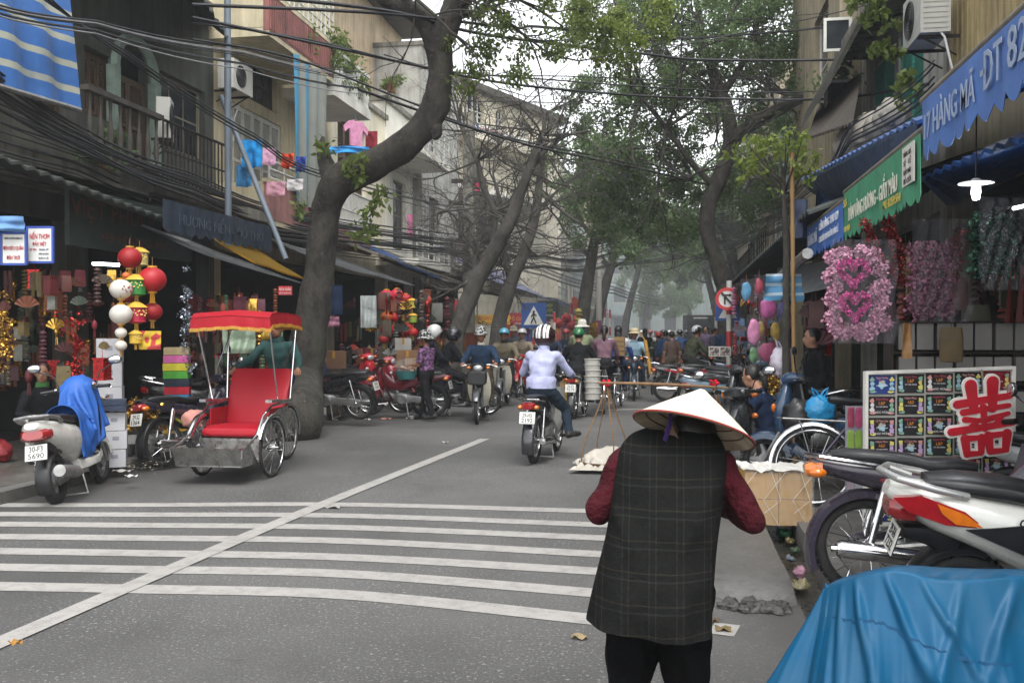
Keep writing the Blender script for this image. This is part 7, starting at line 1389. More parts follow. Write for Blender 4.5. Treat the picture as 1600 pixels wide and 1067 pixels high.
# ================================================================ wrapped cartons, tarpaulins
CARD = mat('cardboard', '#a87d2e', .8, 0, .12, 5, dirt=.15); CLEARW = clear_plastic('clear_wrap', (.8, .8, .78), .1); b = DP(1211, 7.35, .1); t = thing('wrapped_cartons', 'yellow brown cartons wrapped in clear plastic beside the gutter', 'box', b, R(4))
for i in range(2):
    for k in range(2):
        mb = MB(); mb.box(((i-.5)*.255, 0, .1+k*.205), (.25, .36, .2)); mb.build('carton', CARD, t, 0)
mb = MB(); g_ = []
for j in range(9): g_.append([V(((i/24-.5)*.53, -.19-.006*random.random()-.012*math.sin(i*2.1+j), .0+.43*j/8+.008*random.random())) for i in range(25)])
mb.slab(g_, (0, -.002, 0)); mb.build('plastic_wrap', CLEARW, t)
mb = MB(); mb.slab([[V(((i/20-.5)*.55, (j/10-.5)*.42, .418+.02*random.random()+.012*math.sin(i+j*2))) for i in range(21)] for j in range(11)], (0, 0, .003)); mb.build('plastic_top', clear_plastic('milky_wrap', (.78, .76, .7), .75, .3), t)
for i in range(5): mb = MB(); x = -.22+.11*i; mb.tube([V((x, -.205, .0+.1*(i % 2))), V((x+.12*(1 if i % 2 else -1), -.21, .2)), V((x+.05, -.205, .42))], .0018, 5); mb.build('plastic_crease', clear_plastic('milky_wrap', (.78, .76, .7), .75, .3), t)
# the big blue tarpaulin at lower right, hanging over a parked motorbike: a flat top and falling sides with taut folds
TARP = mat('bright_blue_tarpaulin', '#0a4a6c', .5, 0, .14, 2.5, bump=.3, bs=30, bd=.004, dirt=.25, ds=3, dc=(.06, .1, .12), spec=.25)
def S3(px, py, d): p = W(px, py, d); return (p.x, p.y, p.z)
def tarp():
    tail = W(1288, 919, 3.05); fr = [tail, W(1338, 902, 2.97), W(1400, 890, 2.93), W(1470, 905, 2.9), W(1560, 902, 2.92), W(1650, 893, 3.0), W(1790, 872, 3.1), W(1950, 880, 3.2)]
    bk = [tail, W(1320, 902, 3.2), W(1400, 884, 3.3), W(1480, 887, 3.35), W(1560, 889, 3.4), W(1650, 886, 3.45), W(1790, 860, 3.55), W(1950, 870, 3.6)]
    def spl(P, t):
        t = min(max(t, 0), len(P)-1.0001); k = int(t); t -= k; a, b, c, d = P[max(k-1, 0)], P[k], P[k+1], P[min(k+2, len(P)-1)]; return .5*((2*b)+(c-a)*t+(2*a-5*b+4*c-d)*t*t+(3*b-a-3*c+d)*t**3)
    NT_, M_ = 330, 64; us = []; K = len(fr)-1
    for i in range(NT_+1):
        x = i/NT_   # 0 back right .. .3 back left .. .45 round the tail .. 1 front right
        if x < .2: us.append((spl(bk, K*(1-x/.2)), R(100), x))
        elif x < .42: k = (x-.2)/.22; us.append((tail, R(100)+R(140)*k, x))
        else: k = (x-.42)/.58; us.append((spl(fr, K*k), R(240)+R(32)*min(1, k*2.2), x))
    tri = lambda q: 1-abs(2*(q % 1)-1)
    def F(x, v):
        f = 0
        for fr_, ph, a in ((6.5, .2, .62), (10.7, .65, .42), (19.1, .1, .16), (37, .5, .04)): f += a*(tri(x*fr_+ph+.22*v*math.sin(fr_))**2.2-.3)
        return f
    g = []
    for j in range(M_+1):
        v = j/M_; row = []
        for p, a, x in us:
            out = V((math.cos(a), math.sin(a), 0)); h = p.z-.13-.03*math.sin(x*60); fl = (.36 if .2 < x < .44 else .3)*(v*.75+.25*v*v); amp = .085*min(1, v*1.7)**1.15; q = p+out*(fl+amp*F(x, v))-Z1*h*v
            # pulls running slantwise from the hard points under the sheet
            for (cx_, cv, dx, s_, am) in ((.5, .02, .10, .012, .03), (.56, .0, .19, .014, .032), (.63, .02, .2, .012, .028), (.7, .03, -.12, .012, .03), (.78, .0, -.16, .014, .03), (.47, .0, .03, .01, .02), (.86, .0, .1, .014, .03)):
                w_ = (x-(cx_+dx*v))/(s_*.65*(1+1.6*v)); q = q+(out*.8+Z1*.4)*am*1.25*math.exp(-w_*w_*(1 if w_ > 0 else 3.2))*min(1, v*6)*max(0, 1-v*1.1)
            row.append(q+V((mnoise.noise(q*5), mnoise.noise(q*5+V((7, 1, 2))), mnoise.noise(q*4)))*.008*min(1, 4*v))
        g.append(row)
    mb = MB(); mb.grid(g); gt = []
    for j in range(13):
        t = j/12; gt.append([spl(fr, K*i/90).lerp(spl(bk, K*i/90), t)+Z1*(-.035*math.sin(math.pi*t)*min(1, i/30)+.02*(tri(i*.062+t*.7)**2-.3)*math.sin(math.pi*t)+.014*(tri(i*.15-t*1.3)**2-.3)*math.sin(math.pi*t)) for i in range(91)])
    mb.grid(gt); t = thing('tarpaulin', 'bright blue tarpaulin draped over a parked motorbike in the right corner', 'tarpaulin', V((tail.x+.6, tail.y, .12))); o = mb.build('sheet', TARP, t, 75, world=True); so_ = o.modifiers.new('thick', 'SOLIDIFY'); so_.thickness = .003
    # welded seam across the sheet, and the grommets of its hem
    SE = mat('tarpaulin_seam', '#0a4468', .45, 0, .15, 6); mb = MB(); row = [g[int(10+14*(k/40))][int(NT_*(.46+.3*k/40))]+V((0, -.003, .004)) for k in range(41)]
    mb.slab([row, [p-Z1*.014 for p in row]], (0, -.002, .001)); mb.build('seam', SE, t, 60, world=True)
    for i in range(150, NT_, 24): p = g[M_-2][i]; mb = MB(); mb.torus(p, .012, .003, 14, 6, X1, Z1); mb.build('grommet', STEEL, t, world=True)
    mb = MB(); mb.tube([W(1340, 1010, 3.15), W(1450, 1000, 3.15), W(1800, 1000, 3.3)], .11, 12); o = mb.build('covered_motorbike', BLACKP, t, world=True)
tarp()
# sheet over the front of the white scooter
nx, ny = 46, 50; base = np.zeros((ny, nx, 3))
for i in range(ny):
    for j in range(nx): base[i, j] = ((j/(nx-1)-.5)*1.15, -.38+1.0*i/(ny-1), 1.16+.02*math.sin(j*.6)+.02*math.sin(i*.5))
p = drape(base, caps=[((-.3, .26, 1.04), (.3, .26, 1.04), .045), ((0, .42, 1.0), (0, .44, .5), .15), ((0, .3, 1.0), (0, .3, .4), .16), ((0, -.12, .72), (0, -.5, .74), .17), ((0, .1, .6), (0, -.1, .6), .16)], steps=220, it=6, grav=.0007, bend=.15); mb = MB(); sheet_mesh(mb, p)
o = one('cover_sheet', mb, mat('royal_blue_cover', '#1d56a4', .6, 0, .12, 4, bump=.4, bs=14, bd=.012), 'royal blue cover sheet draped over the white scooter front', 'cover', loc=(0, 0, 0), smooth=70); o.location = SCW.location; o.rotation_euler = SCW.rotation_euler; so_ = o.modifiers.new('thick', 'SOLIDIFY'); so_.thickness = .004
# ================================================================ card display and double happiness cut-out
D0 = 6.0; a, b = W(1356, 585, D0), W(1581, 577, D0); ux = (b-a); wd = ux.length; ux.normalize(); uz = Z1; nz = ux.cross(uz); zb = .36; t = thing('card_display', 'white framed board of small printed wedding cards facing the street', 'display board', (a.x, a.y, .12))
top = a.z; H0 = top-zb; o = V((a.x, a.y, zb)); fm = mat('white_board', '#c9c6be'); mb = MB(); Mr = Matrix((ux, -nz, uz)).transposed()
def fb(mb, x0, x1, z0, z1, y0, y1): mb.box(o+ux*(x0+x1)/2+uz*(z0+z1)/2+nz*(y0+y1)/2, (x1-x0, abs(y1-y0), z1-z0), Mr)
fb(mb, 0, wd, 0, H0, -.03, -.012); mb.build('backing', mat('frame_grey', '#aaa79e', .6), t, 0, world=True)
mb = MB(); fb(mb, -.02, .0, -.02, H0+.02, -.03, .012); fb(mb, wd, wd+.02, -.02, H0+.02, -.03, .012); fb(mb, 0, wd, H0, H0+.02, -.03, .012); fb(mb, 0, wd, -.02, 0, -.03, .012)
for s in (.06, wd-.09): fb(mb, s, s+.03, -zb+.12, -.021, -.03, .0)
mb.build('frame', fm, t, 0, world=True)
CM = [mat('card_black', (.014, .014, .017), .35), mat('card_maroon', '#74192a', .35), mat('card_blue', '#25346e', .35)]; PR = [mat('print_'+c, c, .5, 0, .05, 5) for c in ('#cfc9c6', '#c98e86', '#c77a2a', '#7fa58c', '#8fb3bd', '#b2434f', '#cfc46a', '#b79ac4')]
nc, nr_ = 5, 7; cw, chh = wd/nc, H0/nr_; rr = random.Random(2); var = []
for v in range(7):
    mb = MB(); z = V((0, -.0042, 0)); Yn = V((0, -1, 0))
    def blob(x, zz, a_, b_, m, k=10): mb.m = m; mb.prism([(a_*math.cos(2*math.pi*i/k)*(1+.3*math.sin(i*2.3+v)), b_*math.sin(2*math.pi*i/k)*(1+.25*math.cos(i*1.7+v))) for i in range(k)], V((x, -.004, zz)), X1, Z1, (0, -.0008, 0))
    w2, h2 = cw*.45, chh*.42; mb.m = rr.choice((5, 1)); text(mb, rr.choice(('Happy Wedding', 'Chúc Mừng', 'Hạnh Phúc', 'Lễ Thành Hôn')), (0, -.0045, h2*.72), X1, Z1, .02, cw*.42, .0006)
    mb.m = 2; text(mb, rr.choice(('T&H', 'L&P', 'G&N', 'A&D')), (0, -.0045, h2*.3), X1, Z1, .03, cw*.22, .0006); mb.m = 0; text(mb, rr.choice(('01-09-2006', '27-08-2006', '14-10-2006')), (0, -.0045, -h2*.1), X1, Z1, .012, cw*.4, .0006)
    if v % 2: mb.m = 0; text(mb, 'CHÚC MỪNG', (0, -.0045, -h2*.68), X1, Z1, .02, cw*.6, .0006)
    for sx in (-1, 1):
        m1, m2 = rr.choice((0, 1, 3, 4, 6, 7)), rr.choice((0, 1, 3, 6)); blob(sx*w2*.76, h2*.55, .014, .016, m2); blob(sx*w2*.74, h2*.1, .012, .018, m1); blob(sx*w2*.76, -h2*.45, .016, .02, m1); blob(sx*w2*.7, -h2*.8, .02, .009, m2)
    if v in (2, 5): blob(0, 0, .024, .026, 4, 14)
    var.append(mb.mesh('print', PR, 0))
cmesh = []
for m in CM: mb = MB(); mb.box((0, 0, 0), (cw*.92, .008, chh*.88)); cmesh.append(mb.mesh('card', m, 0))
for r_ in range(nr_):
    for c in range(nc):
        k = 0 if rr.random() < .78 else rr.choice((1, 2)); p = o+ux*(cw*(c+.5))+uz*(H0-chh*(r_+.5))+nz*-.006; q = put('card', cmesh[k], t); q.location = p-t.location; q.rotation_euler = (0, 0, math.atan2(ux.y, ux.x)); put('print', rr.choice(var), q)
c = W(1533, 655, 5.8); t = thing('wedding_cutout', 'red double happiness character cut-out with white outline hanging on the card board', 'decoration', (c.x, c.y, c.z-.26))
ST2 = [((.33, 1.3), (.37, .86), .105), ((.73, 1.33), (.7, .86), .105), ((.07, .98), (1.02, 1.06), .075), ((.17, .83), (1.0, .89), .06), ((.2, .7), (.5, .66), .055), ((.58, .67), (.98, .75), .055), ((.3, .56), (.46, .68), .05), ((.76, .58), (.88, .72), .05), ((-.06, .5), (1.06, .58), .07), ((.18, .36), (.2, .08), .08), ((.18, .36), (.48, .36), .06), ((.48, .36), (.46, .1), .07), ((.2, .09), (.46, .08), .055), ((.6, .38), (.62, .1), .08), ((.6, .38), (.96, .4), .06), ((.94, .4), (.9, .12), .08), ((.62, .1), (.92, .1), .055), ((.53, .9), (.54, .5), .06)]
ru, rv = (ux+uz*.05).normalized(), (uz-ux*.05).normalized()
for nm, off, dy, m in (('outline', .045, 0, mat('white_foam', '#d8d5ce', .6)), ('character', 0, .012, mat('red_foam', '#b01024', .5))):
    mb = MB()
    for q, (a_, b_, w_) in enumerate(ST2):
        d = V((b_[0]-a_[0], b_[1]-a_[1])); an = math.atan2(d.y, d.x); w1, w2 = w_+off, w_*.72+off; po = [(a_[0]+w1*math.cos(an+math.pi/2+math.pi*i/7), a_[1]+w1*math.sin(an+math.pi/2+math.pi*i/7)) for i in range(8)]+[(b_[0]+w2*math.cos(an-math.pi/2+math.pi*i/7), b_[1]+w2*math.sin(an-math.pi/2+math.pi*i/7)) for i in range(8)]
        mb.prism([((x-.5)*.345, (y-.68)*.35) for x, y in po], c+nz*(dy+q*.0004), ru, rv, -nz*.012)
    mb.build(nm, m, t, 0, world=True)
mb = MB(); mb.tube([c+uz*.26, W(1534, 577, 5.9)], .003, 5); mb.build('string', RAT, t, world=True)
# ================================================================ things hung on or carried by the vehicles
def bag(name, label, p, r, m, knots=True, squash=1.0, cat='bag', group=None, seed=0):
    t = thing(name, label, cat, p, group=group); mb = MB(); mb.ell((0, 0, r*squash), (r, r*.8, r*squash), 26, 18)
    for i, v in enumerate(mb.v): v = V(v); k = abs(mnoise.noise(v*(3.2/r)*.8+V((seed, 3, 1))))*.3-abs(mnoise.noise(v*(7/r)*.5))*.14+(.0 if v.z < r else 0); d = v-V((0, 0, r*squash)); mb.v[i] = tuple(V((0, 0, r*squash))+d*(1+k))
    mb.build('sack', m, t, 50)
    if knots:
        for s in (-1, 1): mb = MB(); mb.tube([(0, 0, r*squash*1.9), (s*r*.25, 0, r*squash*2.3), (s*r*.5, .02, r*squash*2.5), (s*r*.42, .0, r*squash*2.1), (s*r*.1, 0, r*squash*1.85)], [.02, .022, .03, .02, .012], 8, sq=.5); mb.build('handle', m, t)
    return t
bag('plastic_bag', 'bright blue tied plastic bag on the navy scooter', W(1281, 664, 8.5), .135, mat('blue_bag', '#2b8cc0', .25, 0, .15, 5, bump=.6, bs=16, bd=.02))
bag('shoulder_bag', 'black bag beside the bright blue plastic bag', W(1250, 684, 8.6), .16, BLACKP, False, 1.1)
bag('bundle', 'pale pink cloth bundle lying on the dark motorbike behind the cyclo', W(303, 668, 11.0), .15, cloth_m('#c98f84'), False, .7)
bag('plastic_bag', 'white plastic bag hanging beside the bamboo stake', W(1222, 590, 10.4), .13, mat('white_bag', '#b8b0bc', .3, 0, .15, 5, bump=.6, bs=16, bd=.02), True, 1.3)
c = W(637, 592, 16.9); t = thing('basin', 'teal basin of wrapped food held by the walking woman', 'basin', c); mb = MB(); mb.lathe([(.17, 0), (.25, .15), (.265, .155), (.245, .15), (.165, .01), (.001, .01)], 24); mb.build('bowl', mat('teal_plastic', '#3f7f80', .4), t); mb = MB(); g = random.Random(3)
for i in range(16): mb.ell((g.uniform(-.15, .15), g.uniform(-.15, .15), .14+g.uniform(0, .08)), (.05, .04, .03), 8, 6)
mb.build('food', mat('pale_food', '#b98d72', .6, isl=.4), t, kind='stuff'); mb = MB(); mb.lathe([(.26, .14), (.28, .22), (.2, .33), (.06, .38), (.001, .38)], 20); mb.build('plastic_cover', clear_plastic('clear_wrap', (.8, .8, .78), .1), t)
c = DP(919, 17.3); bz = .34
for i in range(7):
    mb = MB(); mb.lathe([(.001, 0), (.14, 0), (.15, .115), (.165, .12), (.157, .126), (.12, .126), (.001, .1)], 22); one('bucket', mb, mat('white_bucket', '#bcbab2', .45, 0, .08, 5, dirt=.25), ['lowest', 'second lowest', 'third', 'middle', 'fifth', 'second highest', 'topmost'][i]+' white bucket in the stack on the cargo moped', 'bucket', loc=(c.x+.08+.008*math.sin(i*2), c.y, bz+.105*i), group='white buckets stacked on the cargo moped')
for (px, py, w_, h_, c, lb) in ((893, 597, .4, .3, '#8a6f48', 'wooden crate strapped on the left of the cargo moped'), (880, 618, .34, .26, '#a78a35', 'yellow crate low on the left of the cargo moped'), (905, 572, .3, .12, '#9b7748', 'flat brown carton on top of the cargo moped load'), (968, 541, .22, .4, '#8a6f48', 'cardboard panel carried behind the woman in mauve')):
    p = W(px, py, 17.7 if px < 950 else 19.1); t = thing('crate', lb, 'crate', (p.x, p.y, p.z-h_/2)); m = mat('crate_'+c, c, .75, 0, .2, 6, dirt=.3); k = max(2, int(h_/.1))
    for i in range(k):
        for sy in (-1, 1): mb = MB(); mb.box((0, sy*.16, (i+.5)*h_/k), (w_, .02, h_/k-.015)); mb.build('plank', m, t, 0)
        for sx in (-1, 1): mb = MB(); mb.box((sx*(w_/2-.01), 0, (i+.5)*h_/k), (.02, .296, h_/k-.015)); mb.build('plank', m, t, 0)
    mb = MB(); mb.box((0, 0, .01), (w_-.045, .29, .016)); mb.build('bottom', m, t, 0); mb = MB(); mb.box((0, 0, h_*.55), (w_-.06, .27, h_*.6)); mb.build('load', mat('dull_load', '#5c5146', .9, 0, .3, 8), t, 0)
mb = MB(); mb.tube([W(1008, 532, 21.8), W(1017, 585, 21.6)], .045, 10); mb.tube([W(1000, 520, 21.95), W(1008, 532, 21.8)], .012, 6); one('cardboard_tube', mb, CARD, 'brown cardboard tube slung on the pale denim rider', 'tube')
for i, px in enumerate((1116, 1133)):
    p = W(px, 549, 20); t = thing('picture_frame', ('left' if i == 0 else 'right')+' one of two framed pictures propped above the blue motorbike', 'picture', p, 0, 'framed pictures above the motorbikes'); mb = MB(); mb.box((0, 0, 0), (.2, .02, .18)); mb.build('picture', m_checker('picture_print', (.35, .3, .28), (.08, .06, .06), 22), t, 0); mb = MB()
    for s in (-1, 1): mb.box((s*.107, 0, 0), (.016, .03, .21)); mb.box((0, 0, s*.098), (.198, .03, .016))
    mb.build('frame', WHITEW, t, 0)
# far truck and car
p = DP(1094, 47); t = thing('truck', 'dark covered truck seen from behind at the hazy street end', 'truck', p); DK = paint('#23282c'); mb = MB(); mb.box((0, 1.2, 1.55), (1.7, 3.2, 1.75)); mb.build('cargo_box', DK, t, 0); mb = MB(); mb.box((0, 3.6, 1.2), (1.6, 1.4, 1.6)); mb.build('cab', DK, t, 0); mb = MB(); mb.box((0, -.41, 1.85), (1.3, .02, .6)); mb.build('rear_window', GLASS, t, 0); mb = MB(); mb.box((0, -.44, .6), (1.6, .08, .16)); mb.build('bumper', STEEL, t, 0); mb = MB(); mb.box((0, -.425, 2.28), (.7, .03, .06)); mb.build('roof_strip', WHITEW, t, 0)
for s in (-1, 1):
    mb = MB(); mb.box((s*.7, -.42, .85), (.18, .04, .16)); mb.build('tail_light', REDL, t, 0)
    for y in (.3, 3.5): mb = MB(); mb.tube([(s*.8, y, .38), (s*.58, y, .38)], .38, 20); mb.build('wheel', RUBBER, t)
p = DP(1057, 62); t = thing('car', 'white car approaching in the haze beside the dark truck', 'car', p, R(180)); mb = MB(); mb.path([(2.1, .5, .7, .2), (1.9, .62, .82, .3), (.9, .7, .85, .34), (-1.4, .7, .85, .36), (-2.1, .68, .8, .3), (-2.2, .6, .7, .2)], 20, 5); mb.build('body', paint('#cfcfcc'), t); mb = MB(); mb.path([(1.0, 1.0, .72, .05), (.5, 1.15, .7, .25), (-.8, 1.18, .7, .28), (-1.5, 1.05, .7, .1)], 16, 4); mb.build('cabin_glass', GLASS, t); mb = MB(); mb.box((0, -.1, 1.44), (1.25, 1.3, .04)); mb.build('roof', paint('#cfcfcc'), t, 0)
for s in (-1, 1):
    mb = MB(); mb.ell((s*.62, 2.02, .68), (.16, .1, .09), 12, 8); mb.build('headlight', CLRL, t)
    for y in (1.3, -1.3): mb = MB(); mb.tube([(s*.86, y, .31), (s*.66, y, .31)], .31, 20); mb.build('wheel', RUBBER, t)
# ================================================================ goods of the paper and lantern shops
FOIL = mat('gold_foil', (.75, .42, .08), .25, .9, .4, 30, isl=.6); FOILR = mat('red_foil', (.5, .03, .03), .28, .8, .4, 30, isl=.6); FOILS = mat('silver_foil', (.5, .55, .62), .22, .9, .4, 30, isl=.7); FOILG = mat('dark_green_foil', (.03, .1, .06), .25, .8, .4, 30, isl=.7)
def lantern(name, label, p, r, c, kind='round', group='paper lanterns', tass='#c8992e'):
    t = thing(name, label, 'lantern', p, random.uniform(0, 3), group); m = mat('lantern_'+c, c, .55, 0, .08, 5, emit=None); gm = mat('lantern_gold_'+tass, tass, .5)
    mb = MB(); N = 28
    if kind == 'round':
        g = []
        for i in range(23):
            a = -1.42+2.84*i/22; g.append((r*math.cos(a)*(1+.018*(i % 2)), r*.92*math.sin(a)))
        mb.lathe(g, N)
    elif kind == 'drum': mb.lathe([(r*.3, r*.95), (r*.55, r*.85), (r*1.02, r*.5), (r*1.0, r*.42), (r*.86, r*.4), (r*.84, -r*.75), (r*.9, -r*.8), (r*.5, -r*.95), (r*.3, -r)], 12)
    mb.build('shade', m, t, 25)
    if kind == 'drum': mb = MB(); mb.lathe([(r*.9, r*.44), (r*1.05, r*.5), (r*.56, r*.87), (r*.3, r*.97)], 12); mb.build('top', gm, t)
    mb = MB(); mb.lathe([(r*.36, r*.88), (r*.36, r*1.02), (.001, r*1.02)], 14); mb.lathe([(.001, -r*1.02), (r*.34, -r*1.02), (r*.34, -r*.88)], 14); mb.build('cap', gm, t)
    mb = MB()
    for i in range(7): a = i*.9; mb.tube([(r*.12*math.cos(a), r*.12*math.sin(a), -r*1.02), (r*.16*math.cos(a), r*.16*math.sin(a), -r*1.75)], [r*.05, r*.04], 5)
    mb.build('tassel', gm, t); mb = MB(); mb.tube([(0, 0, r*1.02), (0, 0, r*1.7)], .004, 5); mb.build('cord', RAT, t)
    if c in ('#c6c2ba',) or kind == 'drum':
        mb = MB()
        for i in range(14): a = 3.6+i*.13; z = r*(.25*math.sin(i*1.7)); rr_ = r*1.015*math.cos(math.asin(z/r)) if kind == 'round' else r*.87; mb.ell((rr_*math.cos(a), rr_*math.sin(a), z), (r*.07, r*.07, r*.09), 7, 5)
        mb.build('painted_flower', mat('lantern_print_'+c, '#8d4a4a' if kind == 'round' else '#d8c070', .6), t)
    return t
LG = 'lanterns hanging in the left shop corner'
for px, py, rp, c, k, lb, d in ((203, 403, 18, '#8e1016', 'round', 'dark red round lantern topmost in the cluster', 10.9), (218, 402, 15, '#b8a86a', 'drum', 'pale yellow drum lantern behind the topmost red one', 11.3), (189, 452, 17, '#c6c2ba', 'round', 'upper of the two large white lanterns', 10.5), (189, 491, 17, '#c5c1b8', 'round', 'lower of the two large white lanterns with flower print', 10.4), (238, 437, 21, '#a0121c', 'round', 'largest bright red lantern at the right of the cluster', 10.8), (213, 446, 17, '#2f7a3a', 'drum', 'green drum lantern in the middle of the cluster', 10.7), (213, 489, 17, '#a51f3a', 'drum', 'pink topped red drum lantern below the green one', 10.6), (238, 487, 15, '#96161c', 'round', 'small red lantern with yellow print under the largest', 10.9), (189, 520, 9, '#c4c0b6', 'round', 'upper of the two small white ball lanterns', 10.4), (189, 540, 9, '#c3bfb5', 'round', 'lower of the two small white ball lanterns', 10.4), (212, 527, 11, '#b8982e', 'drum', 'small yellow drum lantern lowest in the cluster', 10.5), (197, 431, 6, '#c4622a', 'round', 'tiny orange lantern between white and green ones', 10.8), (200, 462, 12, '#8e1016', 'round', 'red lantern half hidden behind the upper white one', 11.0)):
    lantern('paper_lantern', lb, W(px, py, d), rp*d/FPX, c, k, LG, '#c8a23a' if k == 'drum' else '#b8862a')
LG2 = 'lanterns clustered before the boxes right of the massive trunk'; g = random.Random(17)
for i, (px, py, rp, c, k, lb) in enumerate(((604, 465, 13, '#b01a3a', 'round', 'big pink red lantern at the upper left'), (620, 460, 10, '#b3242e', 'round', 'red lantern next to the big pink red one'), (634, 467, 9, '#a3141a', 'round', 'deep red lantern under the awning edge'), (644, 474, 8, '#b0a83a', 'drum', 'olive yellow drum lantern at the right'), (630, 482, 11, '#1a1416', 'round', 'black glossy lantern in the middle'), (645, 497, 8, '#8ab03a', 'drum', 'lime green drum lantern at the right'), (604, 495, 9, '#c4622a', 'round', 'orange lantern at the left'), (615, 496, 8, '#b8151c', 'round', 'red lantern beside the orange one'), (635, 515, 12, '#b8201c', 'round', 'vermilion lantern low in the middle'), (605, 515, 11, '#b21c1c', 'round', 'scarlet lantern low at the left'), (646, 519, 7, '#b8201c', 'round', 'small vermilion lantern low at the right'), (662, 466, 7, '#c07028', 'round', 'orange lantern alone at the far right'), (600, 530, 8, '#9e1a1a', 'round', 'lowest red lantern at the left'), (621, 470, 7, '#c02a5a', 'round', 'small magenta lantern in the middle'))):
    lantern('paper_lantern', lb+' of the second cluster', W(px, py, 19.5+.3*(i % 3)), rp*19.5/FPX, c, k, LG2)
for i, (px, py, d, c) in enumerate(((885, 497, 36, '#a3141a'), (893, 508, 36, '#a01a2a'), (900, 500, 37, '#b02030'), (872, 505, 35, '#96161c'), (908, 512, 38, '#a3141a'))):
    lantern('paper_lantern', 'far red lantern hanging left of the lamp post', W(px, py, d), .2, c, 'round', 'far red lanterns left of the lamp post')
# small hung wares: a few shapes copied with their own colours
PAL = ['#4e2016', '#5a2a16', '#481616', '#6e441a', '#3a201c', '#541416', '#6a3418', '#2a2a26', '#463a2e', '#5c4e2a', '#30382c', '#502430', '#78202a', '#6a6a62']
def wares(kind):
    mb = MB(); g = random.Random(kind)
    if kind == 0:    # packet: flat pillow with header card
        mb.path([(0, -.13, .02, .004), (0, -.125, .075, .012), (0, -.06, .08, .02), (0, .05, .08, .018), (0, .1, .075, .008), (0, .13, .07, .004)], 12, 4); mb.tube([(0, 0, .12), (0, 0, .2)], .003, 4)
    elif kind == 1:  # paper garland: stacked frills
        for i in range(9): z = .2-.05*i; mb.lathe([(.005, z+.03), (.035+.012*(i % 2), z+.01), (.045, z-.012), (.005, z-.015)], 9)
    elif kind == 2:  # folding fan
        n = 12; mb.slab([[V((r*math.cos(R(20+140*i/n)), .006*(i % 2), -.06+r*math.sin(R(20+140*i/n)))) for i in range(n+1)] for r in (.02, .14)], (0, .004, 0)); mb.tube([(0, 0, .08), (0, 0, .2)], .003, 4)
    elif kind == 3:  # tasselled charm
        mb.lathe([(.001, .1), (.04, .06), (.05, 0), (.04, -.05), (.01, -.08)], 10)
        for i in range(6): mb.tube([(.012*math.cos(i), .012*math.sin(i), -.08), (.02*math.cos(i), .02*math.sin(i), -.22)], [.006, .004], 4)
        mb.tube([(0, 0, .1), (0, 0, .2)], .003, 4)
    elif kind == 4:  # box lantern
        mb.box((0, 0, 0), (.13, .13, .2)); mb.box((0, 0, .11), (.15, .15, .02)); mb.box((0, 0, -.11), (.15, .15, .02)); mb.tube([(0, 0, .12), (0, 0, .2)], .004, 4)
    else:            # bunch of strips
        for i in range(10): x = g.uniform(-.06, .06); mb.slab([[V((x, g.uniform(-.03, .03), .15)), V((x+.02, g.uniform(-.03, .03), .15))], [V((x+g.uniform(-.02, .02), g.uniform(-.03, .03), -.22)), V((x+.022, 0, -.22))]], (0, .002, 0))
    return mb
WN = ['paper_packet', 'paper_garland', 'paper_fan', 'tasselled_charm', 'box_lantern', 'paper_strips']; WL = ['votive paper packet', 'frilled paper garland', 'folded paper fan', 'tasselled paper charm', 'square box lantern', 'bunch of paper strips']
def hang(n, pxa, pxb, pya, pyb, da, db, where, pal=PAL, scale=1.0, kinds=range(6), seed=1, foil=.15):
    g = random.Random(seed)
    for i in range(n):
        k = g.choice(list(kinds)); c = g.choice(pal); m = mat('paper_'+c, c, .6, 0, .3, 9); m = g.choice((FOIL, FOILR)) if g.random() < foil else m; me = cached(('ware', k, m.name), lambda: wares(k).mesh(WN[k], m, 40)); rows = max(1, int((pyb-pya)/34)); py = pya+(pyb-pya)*((i % rows)+.5)/rows+g.uniform(-8, 8)
        o = put(WN[k], me); px = g.uniform(pxa, pxb); o.location = W(px, py, g.uniform(da, db)); o.rotation_euler = (0, 0, g.uniform(-.5, .5)+YAW); o.scale = (scale*g.uniform(.8, 1.4),)*3; tag(o, WL[k]+' hanging '+where, 'paper goods', 'paper goods '+where)
hang(105, -10, 182, 425, 600, 9.9, 12.3, 'in the shaded shop left of the lanterns', seed=1, scale=.72)
hang(70, 298, 445, 455, 585, 13.0, 15.6, 'behind the red cyclo', seed=2, pal=PAL+['#4a6a4a', '#5a7a5a', '#8a3a2a'], scale=.85)
hang(60, 512, 690, 452, 570, 18.5, 21.5, 'right of the massive trunk', seed=3, scale=1.0, pal=PAL+['#8a1a1c', '#962a1c'])
hang(16, 660, 745, 470, 560, 24, 28, 'by the bare trees', seed=4, scale=1.5)
hang(22, 1262, 1300, 470, 600, 10.5, 12.5, 'behind the bamboo stake', seed=5, pal=['#3a1f22', '#4a2a2a', '#2a2a2e', '#5a2a34'])
hang(30, 1385, 1590, 395, 560, 7.4, 9.5, 'deep in the right hand shop', seed=6, pal=['#3a1f22', '#4a2420', '#2a2a2e', '#5a4a2a', '#6a2a24', '#3a3a2a'], kinds=(0, 1, 3, 5))
hang(34, 1145, 1215, 455, 560, 20, 26, 'past the round traffic sign', seed=7, scale=1.4, pal=['#8a3a4a', '#b06a8a', '#7a8a9a', '#a03a3a', '#5a7a9a', '#b0a0a8'])
hang(20, 770, 960, 505, 530, 30, 42, 'along the far left shops', seed=8, scale=2, pal=['#8a2a2a', '#3a5a8a', '#9a8a3a', '#7a3a5a'])
